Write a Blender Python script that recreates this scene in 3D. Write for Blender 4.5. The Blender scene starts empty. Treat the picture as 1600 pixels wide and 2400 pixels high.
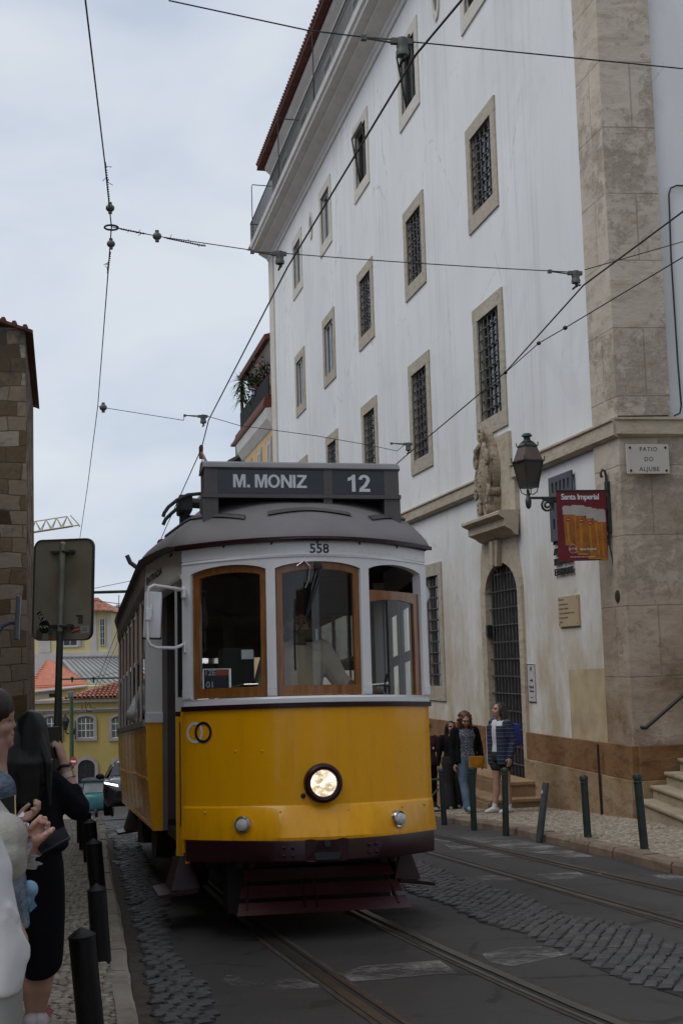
import bpy, bmesh, math, random
from math import sin, cos, pi, radians as R, sqrt, atan, tan
from mathutils import Vector as V, Matrix as MX, Euler
random.seed(7)
S = bpy.context.scene
COL = S.collection
# ---------------------------------------------------------------- camera
CAMZ = 1.42; FPX = 3200.0; YAW = R(11.68369656); PITCH = R(6.10104124); ROLL = R(-1.68678176)
SL = 0.0576                                      # fall of the street, metres per metre, away from the camera
fwd = V((sin(YAW)*cos(PITCH), cos(YAW)*cos(PITCH), sin(PITCH)))
rgt = V((cos(YAW), -sin(YAW), 0)); upv = rgt.cross(fwd)
RX = rgt*cos(ROLL) + upv*sin(ROLL); UX = -rgt*sin(ROLL) + upv*cos(ROLL)
cd = bpy.data.cameras.new('camera'); cam = bpy.data.objects.new('camera', cd); COL.objects.link(cam)
cd.sensor_fit = 'HORIZONTAL'; cd.sensor_width = 36.0; cd.lens = 36.0*FPX/1600.0
cd.clip_start = 0.1; cd.clip_end = 3000
m3 = MX((RX, UX, -fwd)).transposed().to_4x4(); m3.translation = (0, 0, CAMZ); cam.matrix_world = m3
S.camera = cam
# ---------------------------------------------------------------- sky, sun, exposure
SUN_EL, SUN_AZ = R(54), R(252)
w = bpy.data.worlds.new('World'); S.world = w; w.use_nodes = True
nt = w.node_tree; nt.nodes.clear()
def wn(t, **k):
    n = nt.nodes.new(t)
    for a, b in k.items(): setattr(n, a, b)
    return n
wo = wn('ShaderNodeOutputWorld'); bg = wn('ShaderNodeBackground'); bg.inputs['Strength'].default_value = 0.1
sky = wn('ShaderNodeTexSky', sky_type='NISHITA', sun_disc=False, sun_elevation=SUN_EL, sun_rotation=SUN_AZ)
tc = wn('ShaderNodeTexCoord'); mp = wn('ShaderNodeMapping'); mp.inputs['Scale'].default_value = (2.1, 1.2, 4.6)
mp.inputs['Location'].default_value = (0.42, 0.1, 0.35)
ns = wn('ShaderNodeTexNoise'); ns.inputs['Scale'].default_value = 1.7; ns.inputs['Detail'].default_value = 5; ns.inputs['Roughness'].default_value = 0.48
ns.inputs['Distortion'].default_value = 0.35
cr = wn('ShaderNodeValToRGB'); e = cr.color_ramp.elements
e[0].position = 0.40; e[0].color = (4.15, 4.75, 5.65, 1); e[1].position = 0.62; e[1].color = (5.6, 5.95, 6.4, 1)
el = cr.color_ramp.elements.new(0.5); el.color = (4.95, 5.4, 6.1, 1)
mixs = wn('ShaderNodeMix', data_type='RGBA'); mixs.inputs['Factor'].default_value = 0.9
L = nt.links.new
L(tc.outputs['Generated'], mp.inputs['Vector']); L(mp.outputs['Vector'], ns.inputs['Vector']); L(ns.outputs['Fac'], cr.inputs['Fac'])
L(sky.outputs['Color'], mixs.inputs['A']); L(cr.outputs['Color'], mixs.inputs['B'])
L(mixs.outputs['Result'], bg.inputs['Color']); L(bg.outputs['Background'], wo.inputs['Surface'])
sd = bpy.data.lights.new('sun', 'SUN'); sd.energy = 1.05; sd.angle = R(40); sd.color = (1.0, 0.975, 0.94)
sun = bpy.data.objects.new('sun', sd); COL.objects.link(sun)
sdir = V((sin(SUN_AZ)*cos(SUN_EL), cos(SUN_AZ)*cos(SUN_EL), sin(SUN_EL)))
sun.rotation_euler = sdir.to_track_quat('Z', 'Y').to_euler()
S.view_settings.view_transform = 'Standard'; S.view_settings.look = 'None'; S.view_settings.exposure = 0.40; S.view_settings.gamma = 1
S.cycles.max_bounces = 6; S.cycles.transparent_max_bounces = 12
try: S.cycles.use_denoising = True
except Exception: pass
# ---------------------------------------------------------------- helpers: where a thing seen in the photo stands in the street
def ray(px, py): return RX*((px-800)/FPX) - UX*((py-1200)/FPX) + fwd
CP = V((0, 0, CAMZ))
def hit(px, py, n, d):
    v = ray(px, py); n = V(n); return CP + v*((d - n.dot(CP))/n.dot(v))
def gnd(px, py, dz=0.0): return hit(px, py, (0, SL, 1), dz)          # on the sloping street
def onX(px, py, X): return hit(px, py, (1, 0, 0), X)
def onY(px, py, Y): return hit(px, py, (0, 1, 0), Y)
def onZ(px, py, Z): return hit(px, py, (0, 0, 1), Z)
FN = V((sin(YAW), cos(YAW), 0))
def far(px, py, D): return hit(px, py, FN, D)                        # on an upright plane D metres ahead
def road_z(y):
    if y < 24: return -SL*y
    if y < 40: return -SL*24 - 0.1*(y-24)
    if y < 75: return -SL*24 - 1.6 - 0.105*(y-40)
    return -SL*24 - 1.6 - 3.675 - 0.02*(y-75)
# ---------------------------------------------------------------- helpers: meshes
class MB:
    def __init__(s): s.b = bmesh.new()
    def face(s, pts):
        try: return s.b.faces.new([s.b.verts.new(V(p)) for p in pts])
        except ValueError: return None
    def box(s, lo, hi, m=None):
        x0, y0, z0 = lo; x1, y1, z1 = hi
        vs = [s.b.verts.new(V(p) if m is None else m @ V(p)) for p in ((x0,y0,z0),(x1,y0,z0),(x1,y1,z0),(x0,y1,z0),(x0,y0,z1),(x1,y0,z1),(x1,y1,z1),(x0,y1,z1))]
        for f in ((0,3,2,1),(4,5,6,7),(0,1,5,4),(1,2,6,5),(2,3,7,6),(3,0,4,7)): s.b.faces.new([vs[i] for i in f])
        return s
    def bbox(s, c, d, m=None, bev=0.0):
        t = MB(); t.box((c[0]-d[0]/2, c[1]-d[1]/2, c[2]-d[2]/2), (c[0]+d[0]/2, c[1]+d[1]/2, c[2]+d[2]/2))
        if bev: bmesh.ops.bevel(t.b, geom=t.b.edges[:], offset=bev, segments=2, affect='EDGES', profile=0.6)
        return s.merge(t, m)
    def merge(s, t, m=None):
        mp_ = {v: s.b.verts.new(v.co if m is None else m @ v.co) for v in t.b.verts}
        for f in t.b.faces:
            try: s.b.faces.new([mp_[v] for v in f.verts]).smooth = f.smooth
            except ValueError: pass
        t.b.free(); return s
    def rings(s, rs, closed=True, caps=True):
        """skin a list of rings (each a list of points of one length)"""
        vv = [[s.b.verts.new(V(p)) for p in r] for r in rs]; n = len(rs[0])
        for a, b in zip(vv, vv[1:]):
            for i in range(n if closed else n-1):
                j = (i+1) % n
                try: s.b.faces.new((a[i], a[j], b[j], b[i]))
                except ValueError: pass
        if caps and closed:
            for r in (vv[0][::-1], vv[-1]):
                try: s.b.faces.new(r)
                except ValueError: pass
        return s
    def tube(s, pts, r, n=8, caps=True, r2=None):
        pts = [V(p) for p in pts]; rs = r if isinstance(r, (list, tuple)) else [r]*len(pts)
        out = []; up = None
        for i, p in enumerate(pts):
            a = pts[max(i-1, 0)]; b = pts[min(i+1, len(pts)-1)]; d = (b-a)
            if d.length < 1e-9: d = V((0,0,1))
            d.normalize()
            if up is None: up = V((0,0,1)) if abs(d.z) < .9 else V((1,0,0))
            x = d.cross(up)
            if x.length < 1e-6: x = d.cross(V((0,1,0)))
            x.normalize(); y = x.cross(d); up = y
            out.append([p + x*cos(2*pi*k/n)*rs[i] + y*sin(2*pi*k/n)*(rs[i] if r2 is None else r2*rs[i]) for k in range(n)])
        return s.rings(out, True, caps)
    def prism(s, outline, f0, f1):
        """outline (list of 2D) carried from map f0 to map f1 (each 2D -> 3D)"""
        a = [f0(*p) for p in outline]; b = [f1(*p) for p in outline]
        return s.rings([a, b])
    def lathe(s, prof, c=(0,0,0), n=16, m=None):
        t = MB(); t.rings([[V((c[0]+r*cos(2*pi*k/n), c[1]+r*sin(2*pi*k/n), c[2]+z)) for k in range(n)] for r, z in prof])
        return s.merge(t, m)
    def ell(s, c, r, m=None, u=14, v=10):
        t = MB(); bmesh.ops.create_uvsphere(t.b, u_segments=u, v_segments=v, radius=1)
        mm = MX.Translation(V(c)) @ (m or MX()) @ MX.Diagonal((r[0], r[1], r[2], 1))
        return s.merge(t, mm)
    def data(s, name, smooth=False, recalc=True, ang=None):
        if recalc: bmesh.ops.recalc_face_normals(s.b, faces=s.b.faces[:])
        me = bpy.data.meshes.new(name); s.b.to_mesh(me); s.b.free()
        if smooth:
            for p in me.polygons: p.use_smooth = True
            try: me.set_sharp_from_angle(angle=R(ang or 38))
            except Exception: pass
        return me
    def build(s, name, mat, parent=None, smooth=False, world=False, ang=None, recalc=True):
        me = s.data(name, smooth, recalc, ang); return link(name, me, mat, parent, world)
def wmat(o):
    m = o.matrix_basis.copy()
    while o.parent: o = o.parent; m = o.matrix_basis @ m
    return m
def link(name, me, mat, parent=None, world=False):
    me.materials.clear()
    for m_ in (mat if isinstance(mat, (list, tuple)) else [mat]): me.materials.append(m_)
    if parent is not None and world: me.transform(wmat(parent).inverted())
    o = bpy.data.objects.new(name, me); COL.objects.link(o); o.parent = parent
    return o
def tag(o, label=None, cat=None, group=None, kind=None):
    if label: o['label'] = label
    if cat: o['category'] = cat
    if group: o['group'] = group
    if kind: o['kind'] = kind
    return o
def empty(name, loc, label, cat, group=None, rz=0.0, mat=None):
    o = bpy.data.objects.new(name, None); COL.objects.link(o); o.empty_display_size = 0.2
    if mat is not None: o.matrix_basis = mat
    else: o.location = loc; o.rotation_euler = (0, 0, rz)
    return tag(o, label, cat, group)
KIDS = {}
def kids(o): return [c for c in COL.objects if c.parent == o]
def copy_tree(o, parent=None):
    c = o.copy(); COL.objects.link(c); c.parent = parent
    for ch in kids(o): copy_tree(ch, c)
    return c
def text_mb(txt, size, depth=0.004, bold=0.0, spacing=1.0, align='CENTER'):
    """mesh of a word in the x-z plane, facing -y, its centre line at x = 0 and baseline at z = 0"""
    cu = bpy.data.curves.new('lettering', 'FONT'); cu.body = txt; cu.size = size; cu.extrude = depth/2; cu.offset = bold
    cu.space_character = spacing; cu.align_x = align; cu.resolution_u = 3
    o = bpy.data.objects.new('lettering', cu); COL.objects.link(o)
    me = o.to_mesh(); t = MB(); t.b.from_mesh(me); o.to_mesh_clear()
    bpy.data.objects.remove(o); bpy.data.curves.remove(cu)
    bmesh.ops.transform(t.b, matrix=MX.Rotation(pi/2, 4, 'X'), verts=t.b.verts[:])
    return t
# ---------------------------------------------------------------- helpers: materials
def mat(name, col, rough=0.6, var=0.12, scale=5.0, bump=0.0, bscale=60.0, metal=0.0, coat=0.0, spec=0.5, col2=None, emis=None, estr=0.0, detail=5):
    m = bpy.data.materials.new(name); m.use_nodes = True; n = m.node_tree.nodes; l = m.node_tree.links.new
    b = n['Principled BSDF']; b.inputs['Roughness'].default_value = rough; b.inputs['Metallic'].default_value = metal
    b.inputs['Coat Weight'].default_value = coat; b.inputs['Coat Roughness'].default_value = 0.06; b.inputs['Specular IOR Level'].default_value = spec
    t = n.new('ShaderNodeTexCoord'); nz = n.new('ShaderNodeTexNoise'); nz.inputs['Scale'].default_value = scale; nz.inputs['Detail'].default_value = detail
    l(t.outputs['Object'], nz.inputs['Vector'])
    r = n.new('ShaderNodeValToRGB'); r.color_ramp.elements[0].position = 0.3; r.color_ramp.elements[1].position = 0.7
    c2 = col2 or tuple(min(1, c*(1+var)) for c in col)
    r.color_ramp.elements[0].color = (*[c*(1-var) for c in col], 1) if not col2 else (*col, 1); r.color_ramp.elements[1].color = (*c2, 1)
    l(nz.outputs['Fac'], r.inputs['Fac']); l(r.outputs['Color'], b.inputs['Base Color'])
    if bump:
        bn = n.new('ShaderNodeTexNoise'); bn.inputs['Scale'].default_value = bscale; bn.inputs['Detail'].default_value = 6; l(t.outputs['Object'], bn.inputs['Vector'])
        bu = n.new('ShaderNodeBump'); bu.inputs['Strength'].default_value = bump; bu.inputs['Distance'].default_value = 0.02
        l(bn.outputs['Fac'], bu.inputs['Height']); l(bu.outputs['Normal'], b.inputs['Normal'])
    if emis: b.inputs['Emission Color'].default_value = (*emis, 1); b.inputs['Emission Strength'].default_value = estr
    m['b'] = 1
    return m
class NG:
    """short hand for a material's node graph"""
    def __init__(s, name):
        s.m = bpy.data.materials.new(name); s.m.use_nodes = True; s.n = s.m.node_tree.nodes; s.l = s.m.node_tree.links.new
        s.b = s.n['Principled BSDF']; s.out = s.n['Material Output']; s.tc = s.n.new('ShaderNodeTexCoord')
    def node(s, t, ins=None, **k):
        n = s.n.new(t)
        for a, b in k.items(): setattr(n, a, b)
        for a, b in (ins or {}).items():
            if isinstance(b, bpy.types.NodeSocket): s.l(b, n.inputs[a])
            else: n.inputs[a].default_value = b
        return n
    def noise(s, vec, scale, detail=5, rough=0.5, dist=0.0): return s.node('ShaderNodeTexNoise', {'Vector': vec, 'Scale': scale, 'Detail': detail, 'Roughness': rough, 'Distortion': dist}).outputs['Fac']
    def ramp(s, f, *st, interp='LINEAR'):
        r = s.node('ShaderNodeValToRGB', {'Fac': f}); r.color_ramp.interpolation = interp; e_ = r.color_ramp.elements
        while len(e_) < len(st): e_.new(0.5)
        for el_, (p, c) in zip(e_, st):
            el_.position = p; el_.color = (*(c if isinstance(c, (tuple, list)) else (c, c, c)), 1)
        return r.outputs['Color']
    def mix(s, f, a, b, bt='MIX'):
        n = s.node('ShaderNodeMix', data_type='RGBA', blend_type=bt)
        for i, v in (('Factor', f), ('A', a), ('B', b)):
            if isinstance(v, bpy.types.NodeSocket): s.l(v, n.inputs[i])
            elif i == 'Factor': n.inputs[i].default_value = v
            else: n.inputs[i].default_value = (*v, 1)
        return n.outputs['Result']
    def math(s, op, a, b=0.0, clamp=False):
        n = s.node('ShaderNodeMath', operation=op, use_clamp=clamp)
        for i, v in ((0, a), (1, b)):
            if isinstance(v, bpy.types.NodeSocket): s.l(v, n.inputs[i])
            else: n.inputs[i].default_value = v
        return n.outputs[0]
    def sep(s, vec): return s.node('ShaderNodeSeparateXYZ', {0: vec}).outputs
    def comb(s, x, y, z=0.0): return s.node('ShaderNodeCombineXYZ', {0: x, 1: y, 2: z}).outputs[0]
    def bump(s, h, st=0.4, d=0.02, nrm=None):
        i = {'Height': h, 'Strength': st, 'Distance': d}
        if nrm is not None: i['Normal'] = nrm
        return s.node('ShaderNodeBump', i).outputs['Normal']
    def fin(s, col, rough=0.7, nrm=None, metal=0.0, spec=0.5, coat=0.0):
        for k, v in (('Base Color', col), ('Roughness', rough), ('Normal', nrm), ('Metallic', metal), ('Specular IOR Level', spec), ('Coat Weight', coat)):
            if v is None: continue
            if isinstance(v, bpy.types.NodeSocket): s.l(v, s.b.inputs[k])
            else: s.b.inputs[k].default_value = (*v, 1) if k == 'Base Color' else v
        return s.m
def glass(name, tint=(0.9,0.93,0.92), refl=1.0, dark=0.9):
    g = NG(name); tr = g.node('ShaderNodeBsdfTransparent', {'Color': (*[t*dark for t in tint], 1)}); gl = g.node('ShaderNodeBsdfGlossy', {'Color': (1,1,1,1), 'Roughness': 0.02})
    lw_ = g.node('ShaderNodeLayerWeight', {'Blend': 0.5}); f = g.math('MULTIPLY', g.math('ADD', g.math('MULTIPLY', g.math('POWER', lw_.outputs['Facing'], 4.0), 0.9), 0.045), refl)
    ms = g.node('ShaderNodeMixShader', {0: f, 1: tr.outputs[0], 2: gl.outputs[0]}); g.l(ms.outputs[0], g.out.inputs['Surface']); g.n.remove(g.b); return g.m
# ---------------------------------------------------------------- materials
def m_plaster():
    g = NG('white_plaster'); o = g.tc.outputs['Object']; x, y, z = g.sep(o)
    big = g.noise(o, 0.35, 4); fine = g.noise(o, 3.0, 8, 0.65)
    base = g.mix(g.ramp(big, (0.3, 0.0), (0.7, 1.0)), (0.64, 0.642, 0.645), (0.72, 0.722, 0.722))
    vs = g.node('ShaderNodeMapping', {'Vector': o, 'Scale': (1, 1.6, 0.16)}).outputs[0]
    streak = g.ramp(g.noise(vs, 1.3, 6, 0.6), (0.52, 0.0), (0.74, 1.0))
    base = g.mix(g.math('MULTIPLY', streak, 0.22), base, (0.40, 0.385, 0.36))
    fy = g.math('FRACT', g.math('DIVIDE', g.math('SUBTRACT', y, 23.4), 5.15)); col_ = g.math('LESS_THAN', fy, 0.37); run = g.ramp(g.noise(g.node('ShaderNodeMapping', {'Vector': o, 'Scale': (1, 5.5, 0.22)}).outputs[0], 1.2, 5, 0.6), (0.46, 0.0), (0.68, 1.0)); base = g.mix(g.math('MULTIPLY', g.math('MULTIPLY', col_, run), 0.24), base, (0.36, 0.34, 0.31))
    pat = g.ramp(g.noise(o, 0.55, 9, 0.7, 0.8), (0.54, 0.0), (0.585, 1.0)); base = g.mix(g.math('MULTIPLY', pat, 0.16), base, (0.50, 0.485, 0.46))
    vo = g.node('ShaderNodeTexVoronoi', {'Vector': g.node('ShaderNodeMapping', {'Vector': o, 'Scale': (0.5, 0.5, 0.35)}).outputs[0], 'Scale': 1.0}, feature='DISTANCE_TO_EDGE').outputs['Distance']
    crk = g.ramp(g.math('ADD', vo, g.math('MULTIPLY', g.math('SUBTRACT', fine, 0.5), 0.12)), (0.0, 1.0), (0.006, 0.0)); base = g.mix(g.math('MULTIPLY', g.math('MULTIPLY', crk, g.ramp(big, (0.5, 0.0), (0.6, 1.0))), 0.35), base, (0.3, 0.28, 0.26))
    low = g.math('MULTIPLY', g.math('SUBTRACT', 4.2, z), 0.26, clamp=True)          # damp yellow grime rising from the foot of the wall
    gr = g.ramp(g.noise(g.node('ShaderNodeMapping', {'Vector': o, 'Scale': (1, 1, 0.6)}).outputs[0], 1.1, 9, 0.66), (0.37, 0.0), (0.60, 1.0))
    base = g.mix(g.math('MULTIPLY', g.math('MULTIPLY', low, gr), 1.0), base, (0.38, 0.30, 0.175))
    base = g.mix(g.math('MULTIPLY', low, 0.28), base, (0.50, 0.45, 0.36))
    nrm = g.bump(g.math('ADD', g.math('MULTIPLY', fine, 0.4), big), 0.35, 0.02)
    return g.fin(base, 0.85, nrm, spec=0.25)
def m_stone(name, a, b, dark, joint=0.0, rowh=0.9, blkw=1.6, grime=0.5, pit=0.5, scale=1.0, rust=False):
    g = NG(name); o = g.tc.outputs['Object']; x, y, z = g.sep(o)
    n1 = g.noise(o, 0.9*scale, 7, 0.6); n2 = g.noise(o, 9*scale, 8, 0.7); n3 = g.noise(g.node('ShaderNodeMapping', {'Vector': o, 'Scale': (1, 1, 2.6)}).outputs[0], 2.2*scale, 8, 0.65)
    c = g.mix(g.ramp(n1, (0.32, 0.0), (0.68, 1.0)), a, b)
    c = g.mix(g.math('MULTIPLY', g.ramp(n3, (0.5, 0.0), (0.72, 1.0)), grime), c, dark)
    c = g.mix(g.math('MULTIPLY', g.ramp(n2, (0.55, 0.0), (0.75, 1.0)), pit*0.6), c, tuple(q*0.45 for q in a))
    h = g.math('ADD', g.math('MULTIPLY', n2, 0.5), n3)
    if rust:
        pt = g.ramp(g.math('ADD', g.math('MULTIPLY', g.noise(o, 0.6, 2), 0.5), g.math('MULTIPLY', g.noise(o, 5, 9, 0.8), 0.5)), (0.535, 0.0), (0.60, 1.0)); c = g.mix(g.math('MULTIPLY', pt, 0.4), c, (0.22, 0.18, 0.13)); h = g.math('SUBTRACT', h, g.math('MULTIPLY', pt, 0.9))
        lo_ = g.math('MULTIPLY', g.math('SUBTRACT', 4.2, z), 0.26, clamp=True); c = g.mix(g.math('MULTIPLY', lo_, g.ramp(g.noise(o, 0.8, 8, 0.65), (0.3, 0.35), (0.65, 1.0))), c, (0.16, 0.082, 0.034))
    if joint:
        uv = g.comb(g.math('ADD', x, y), z)
        br = g.node('ShaderNodeTexBrick', {'Vector': uv, 'Scale': 1.0, 'Mortar Size': 0.012, 'Mortar Smooth': 0.4, 'Brick Width': blkw, 'Row Height': rowh, 'Color1': (0,0,0,1), 'Color2': (1,1,1,1), 'Mortar': (0.5,0.5,0.5,1)}, offset=0.5)
        c = g.mix(g.math('MULTIPLY', br.outputs['Fac'], joint), c, tuple(q*0.5 for q in dark))
        c = g.mix(g.math('MULTIPLY', g.sep(br.outputs['Color'])[0], 0.18), c, tuple(q*0.7 for q in dark))
        h = g.math('SUBTRACT', h, g.math('MULTIPLY', br.outputs['Fac'], 1.2))
    return g.fin(c, 0.85, g.bump(h, 0.6, 0.03), spec=0.25)
def m_tower():
    g = NG('old_ashlar'); o = g.tc.outputs['Object']; x, y, z = g.sep(o)
    wob = g.noise(o, 0.7, 3); uv = g.comb(g.math('ADD', g.math('ADD', x, y), g.math('MULTIPLY', wob, 0.55)), g.math('ADD', z, g.math('ADD', g.math('MULTIPLY', g.noise(o, 0.4, 2), 0.5), g.math('MULTIPLY', g.noise(o, 1.6, 3), 0.05))))
    br = g.node('ShaderNodeTexBrick', {'Vector': uv, 'Scale': 1.0, 'Mortar Size': 0.014, 'Mortar Smooth': 0.5, 'Bias': 0.0, 'Brick Width': 0.62, 'Row Height': 0.40, 'Color1': (0,0,0,1), 'Color2': (1,1,1,1), 'Mortar': (0.5,0.5,0.5,1)}, offset=0.5)
    v = g.sep(br.outputs['Color'])[0]
    c = g.ramp(v, (0.0, (0.035, 0.026, 0.018)), (0.18, (0.11, 0.075, 0.04)), (0.45, (0.18, 0.14, 0.095)), (0.75, (0.25, 0.205, 0.155)), (1.0, (0.31, 0.265, 0.21)))
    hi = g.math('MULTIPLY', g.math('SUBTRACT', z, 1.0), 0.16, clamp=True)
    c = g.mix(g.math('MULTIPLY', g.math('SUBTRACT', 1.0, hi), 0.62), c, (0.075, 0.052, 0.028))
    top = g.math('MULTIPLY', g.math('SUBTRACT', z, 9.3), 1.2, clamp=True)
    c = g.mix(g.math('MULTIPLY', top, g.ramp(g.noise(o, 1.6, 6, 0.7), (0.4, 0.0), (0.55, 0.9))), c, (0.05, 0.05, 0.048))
    c = g.mix(g.math('MULTIPLY', g.ramp(g.noise(o, 2.3, 8, 0.7), (0.52, 0.0), (0.7, 1.0)), 0.55), c, (0.06, 0.05, 0.04))
    c = g.mix(g.math('MULTIPLY', br.outputs['Fac'], 0.75), c, (0.05, 0.042, 0.034))
    h = g.math('SUBTRACT', g.noise(o, 7, 8, 0.7), g.math('MULTIPLY', br.outputs['Fac'], 0.9))
    return g.fin(c, 0.9, g.bump(h, 0.7, 0.05), spec=0.2)
def m_asphalt():
    g = NG('old_asphalt'); o = g.tc.outputs['Object']
    n1 = g.noise(o, 0.5, 6, 0.6); n2 = g.noise(o, 90, 6, 0.75); n3 = g.noise(o, 3.2, 8, 0.7)
    c = g.mix(g.ramp(n1, (0.35, 0.0), (0.65, 1.0)), (0.037, 0.0335, 0.031), (0.062, 0.057, 0.0535))
    c = g.mix(g.math('MULTIPLY', g.ramp(n3, (0.55, 0.0), (0.72, 1.0)), 0.5), c, (0.075, 0.062, 0.050))
    c = g.mix(g.math('MULTIPLY', g.ramp(n2, (0.6, 0.0), (0.75, 1.0)), 0.5), c, (0.13, 0.12, 0.11))
    pc_ = g.node('ShaderNodeTexVoronoi', {'Vector': g.node('ShaderNodeMapping', {'Vector': o, 'Scale': (.55, .28, 1)}).outputs[0], 'Scale': 1.0}, feature='F1', distance='CHEBYCHEV').outputs['Color']; c = g.mix(g.math('MULTIPLY', g.sep(pc_)[0], 0.4), c, (0.020, 0.0185, 0.018)); c = g.mix(g.math('MULTIPLY', g.ramp(g.noise(o, 1.1, 5, 0.6, 0.8), (0.62, 0.0), (0.70, 1.0)), 0.6), c, (0.014, 0.013, 0.012))
    vo = g.node('ShaderNodeTexVoronoi', {'Vector': g.node('ShaderNodeMapping', {'Vector': o}).outputs[0], 'Scale': 0.7, 'Randomness': 1.0}, feature='DISTANCE_TO_EDGE').outputs['Distance']
    wv = g.math('ADD', vo, g.math('MULTIPLY', g.math('SUBTRACT', n3, 0.5), 0.25))
    c = g.mix(g.ramp(wv, (0.0, 0.75), (0.012, 0.0)), c, (0.012, 0.011, 0.010))
    return g.fin(c, g.ramp(n1, (0.3, 0.55), (0.7, 0.75)), g.bump(n2, 0.55, 0.012, g.bump(n3, 0.4, 0.03)), spec=0.4)
def m_setts(name, a, b, rough=0.55):
    g = NG(name); o = g.tc.outputs['Object']
    n1 = g.noise(o, 6.0, 3); n2 = g.noise(o, 45, 6, 0.7)
    at = g.node('ShaderNodeAttribute', attribute_name='tone').outputs['Fac']
    c = g.mix(at, a, b); c = g.mix(g.math('MULTIPLY', g.ramp(n2, (0.5, 0.0), (0.75, 1.0)), 0.4), c, tuple(q*0.5 for q in a))
    return g.fin(c, rough, g.bump(g.math('ADD', n2, n1), 0.45, 0.01), spec=0.5)
def m_calcada(name, scale, a, b, joint):
    g = NG(name); o = g.tc.outputs['Object']; d = g.noise(o, 3.0, 3)
    ve = g.node('ShaderNodeTexVoronoi', {'Vector': o, 'Scale': scale, 'Randomness': 0.55}, feature='DISTANCE_TO_EDGE').outputs['Distance']
    vc = g.node('ShaderNodeTexVoronoi', {'Vector': o, 'Scale': scale, 'Randomness': 0.55}, feature='F1').outputs['Color']
    c = g.mix(g.sep(vc)[0], a, b); c = g.mix(g.math('MULTIPLY', g.ramp(g.noise(o, 0.8, 6, 0.6), (0.4, 0.0), (0.7, 1.0)), 0.5), c, tuple(q*0.55 for q in a))
    jn = g.ramp(ve, (0.02, 1.0), (0.10, 0.0)); c = g.mix(jn, c, joint)
    return g.fin(c, 0.75, g.bump(g.ramp(ve, (0.0, 0.0), (0.16, 1.0)), 0.7, 0.02), spec=0.4)
def m_tile(name, a, b, axis=0, per=0.22, row=0.36, dark=(0.07, 0.035, 0.025)):
    g = NG(name); o = g.tc.outputs['Object']; x, y, z = g.sep(o); q = (x, y)[axis]
    v2 = g.comb(g.math('FLOOR', g.math('DIVIDE', q, per)), g.math('FLOOR', g.math('DIVIDE', z, row*0.5)))
    rnd = g.node('ShaderNodeTexWhiteNoise', {'Vector': v2}, noise_dimensions='3D').outputs['Value']
    c = g.mix(rnd, a, b); c = g.mix(g.math('MULTIPLY', g.ramp(g.noise(o, 1.5, 7, 0.7), (0.5, 0.0), (0.7, 1.0)), 0.6), c, dark)
    return g.fin(c, 0.8, g.bump(g.noise(o, 30, 4), 0.3, 0.01), spec=0.3)
def m_wood():
    g = NG('varnished_wood'); o = g.tc.outputs['Object']
    s_ = g.node('ShaderNodeMapping', {'Vector': o, 'Scale': (9, 9, 1.3)}).outputs[0]
    n = g.noise(s_, 4, 6, 0.6, 0.6); c = g.ramp(n, (0.3, (0.155, 0.052, 0.010)), (0.55, (0.25, 0.092, 0.018)), (0.75, (0.33, 0.135, 0.030)))
    return g.fin(c, 0.35, g.bump(n, 0.1, 0.004), coat=0.4)
def m_worn():
    g = NG('worn_road_paint'); o = g.tc.outputs['Object']
    f = g.ramp(g.math('ADD', g.math('MULTIPLY', g.noise(o, 2.2, 5, 0.6), 0.55), g.math('MULTIPLY', g.noise(o, 26, 7, 0.75), 0.45)), (0.455, 0.0), (0.60, 1.0))
    g.fin(g.mix(g.noise(o, 7, 5), (0.19, 0.178, 0.163), (0.30, 0.285, 0.265)), 0.7, g.bump(g.noise(o, 80, 5), 0.4, 0.01))
    tr = g.node('ShaderNodeBsdfTransparent'); ms = g.node('ShaderNodeMixShader', {0: g.math('MULTIPLY', f, 0.85)}); g.l(tr.outputs[0], ms.inputs[1]); g.l(g.b.outputs[0], ms.inputs[2]); g.l(ms.outputs[0], g.out.inputs['Surface'])
    return g.m
def m_paint(name, a, b, dirt):
    g = NG(name); o = g.tc.outputs['Object']; x, y, z = g.sep(o)
    n = g.noise(o, 1.8, 5); f = g.noise(g.node('ShaderNodeMapping', {'Vector': o, 'Scale': (7, 7, .8)}).outputs[0], 2.5, 7, .65); sc = g.noise(o, 16, 8, .8)
    c = g.mix(n, a, b); c = g.mix(g.math('MULTIPLY', g.ramp(f, (.52, 0.0), (.78, 1.0)), .30), c, dirt); c = g.mix(g.math('MULTIPLY', g.ramp(sc, (.66, 0.0), (.70, 1.0)), .35), c, dirt)
    low = g.math('MULTIPLY', g.math('SUBTRACT', .95, z), 2.2, clamp=True); c = g.mix(g.math('MULTIPLY', g.math('MULTIPLY', low, g.ramp(f, (.4, 0.0), (.7, 1.0))), .45), c, dirt)
    wv = g.noise(o, 2.6, 2)
    return g.fin(c, g.ramp(sc, (.3, .22), (.7, .36)), g.bump(wv, .10, .05), spec=.3, coat=.2)
M = {}
M['plaster'] = m_plaster()
M['quoin'] = m_stone('limestone_quoin', (0.47, 0.405, 0.33), (0.57, 0.505, 0.425), (0.26, 0.20, 0.135), 0.36, 1.02, 1.9, 0.55, 0.7, rust=True)
M['stone'] = m_stone('limestone_trim', (0.40, 0.335, 0.25), (0.48, 0.42, 0.335), (0.22, 0.165, 0.10), 0, grime=0.6, scale=1.6)
M['carving'] = m_stone('weathered_carving', (0.27, 0.215, 0.15), (0.37, 0.31, 0.235), (0.10, 0.065, 0.035), 0, grime=0.9, pit=0.9, scale=4.0)
M['frame_stone'] = m_stone('window_stone', (0.36, 0.315, 0.25), (0.43, 0.385, 0.315), (0.2, 0.16, 0.11), 0, grime=0.6, scale=2.0)
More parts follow.
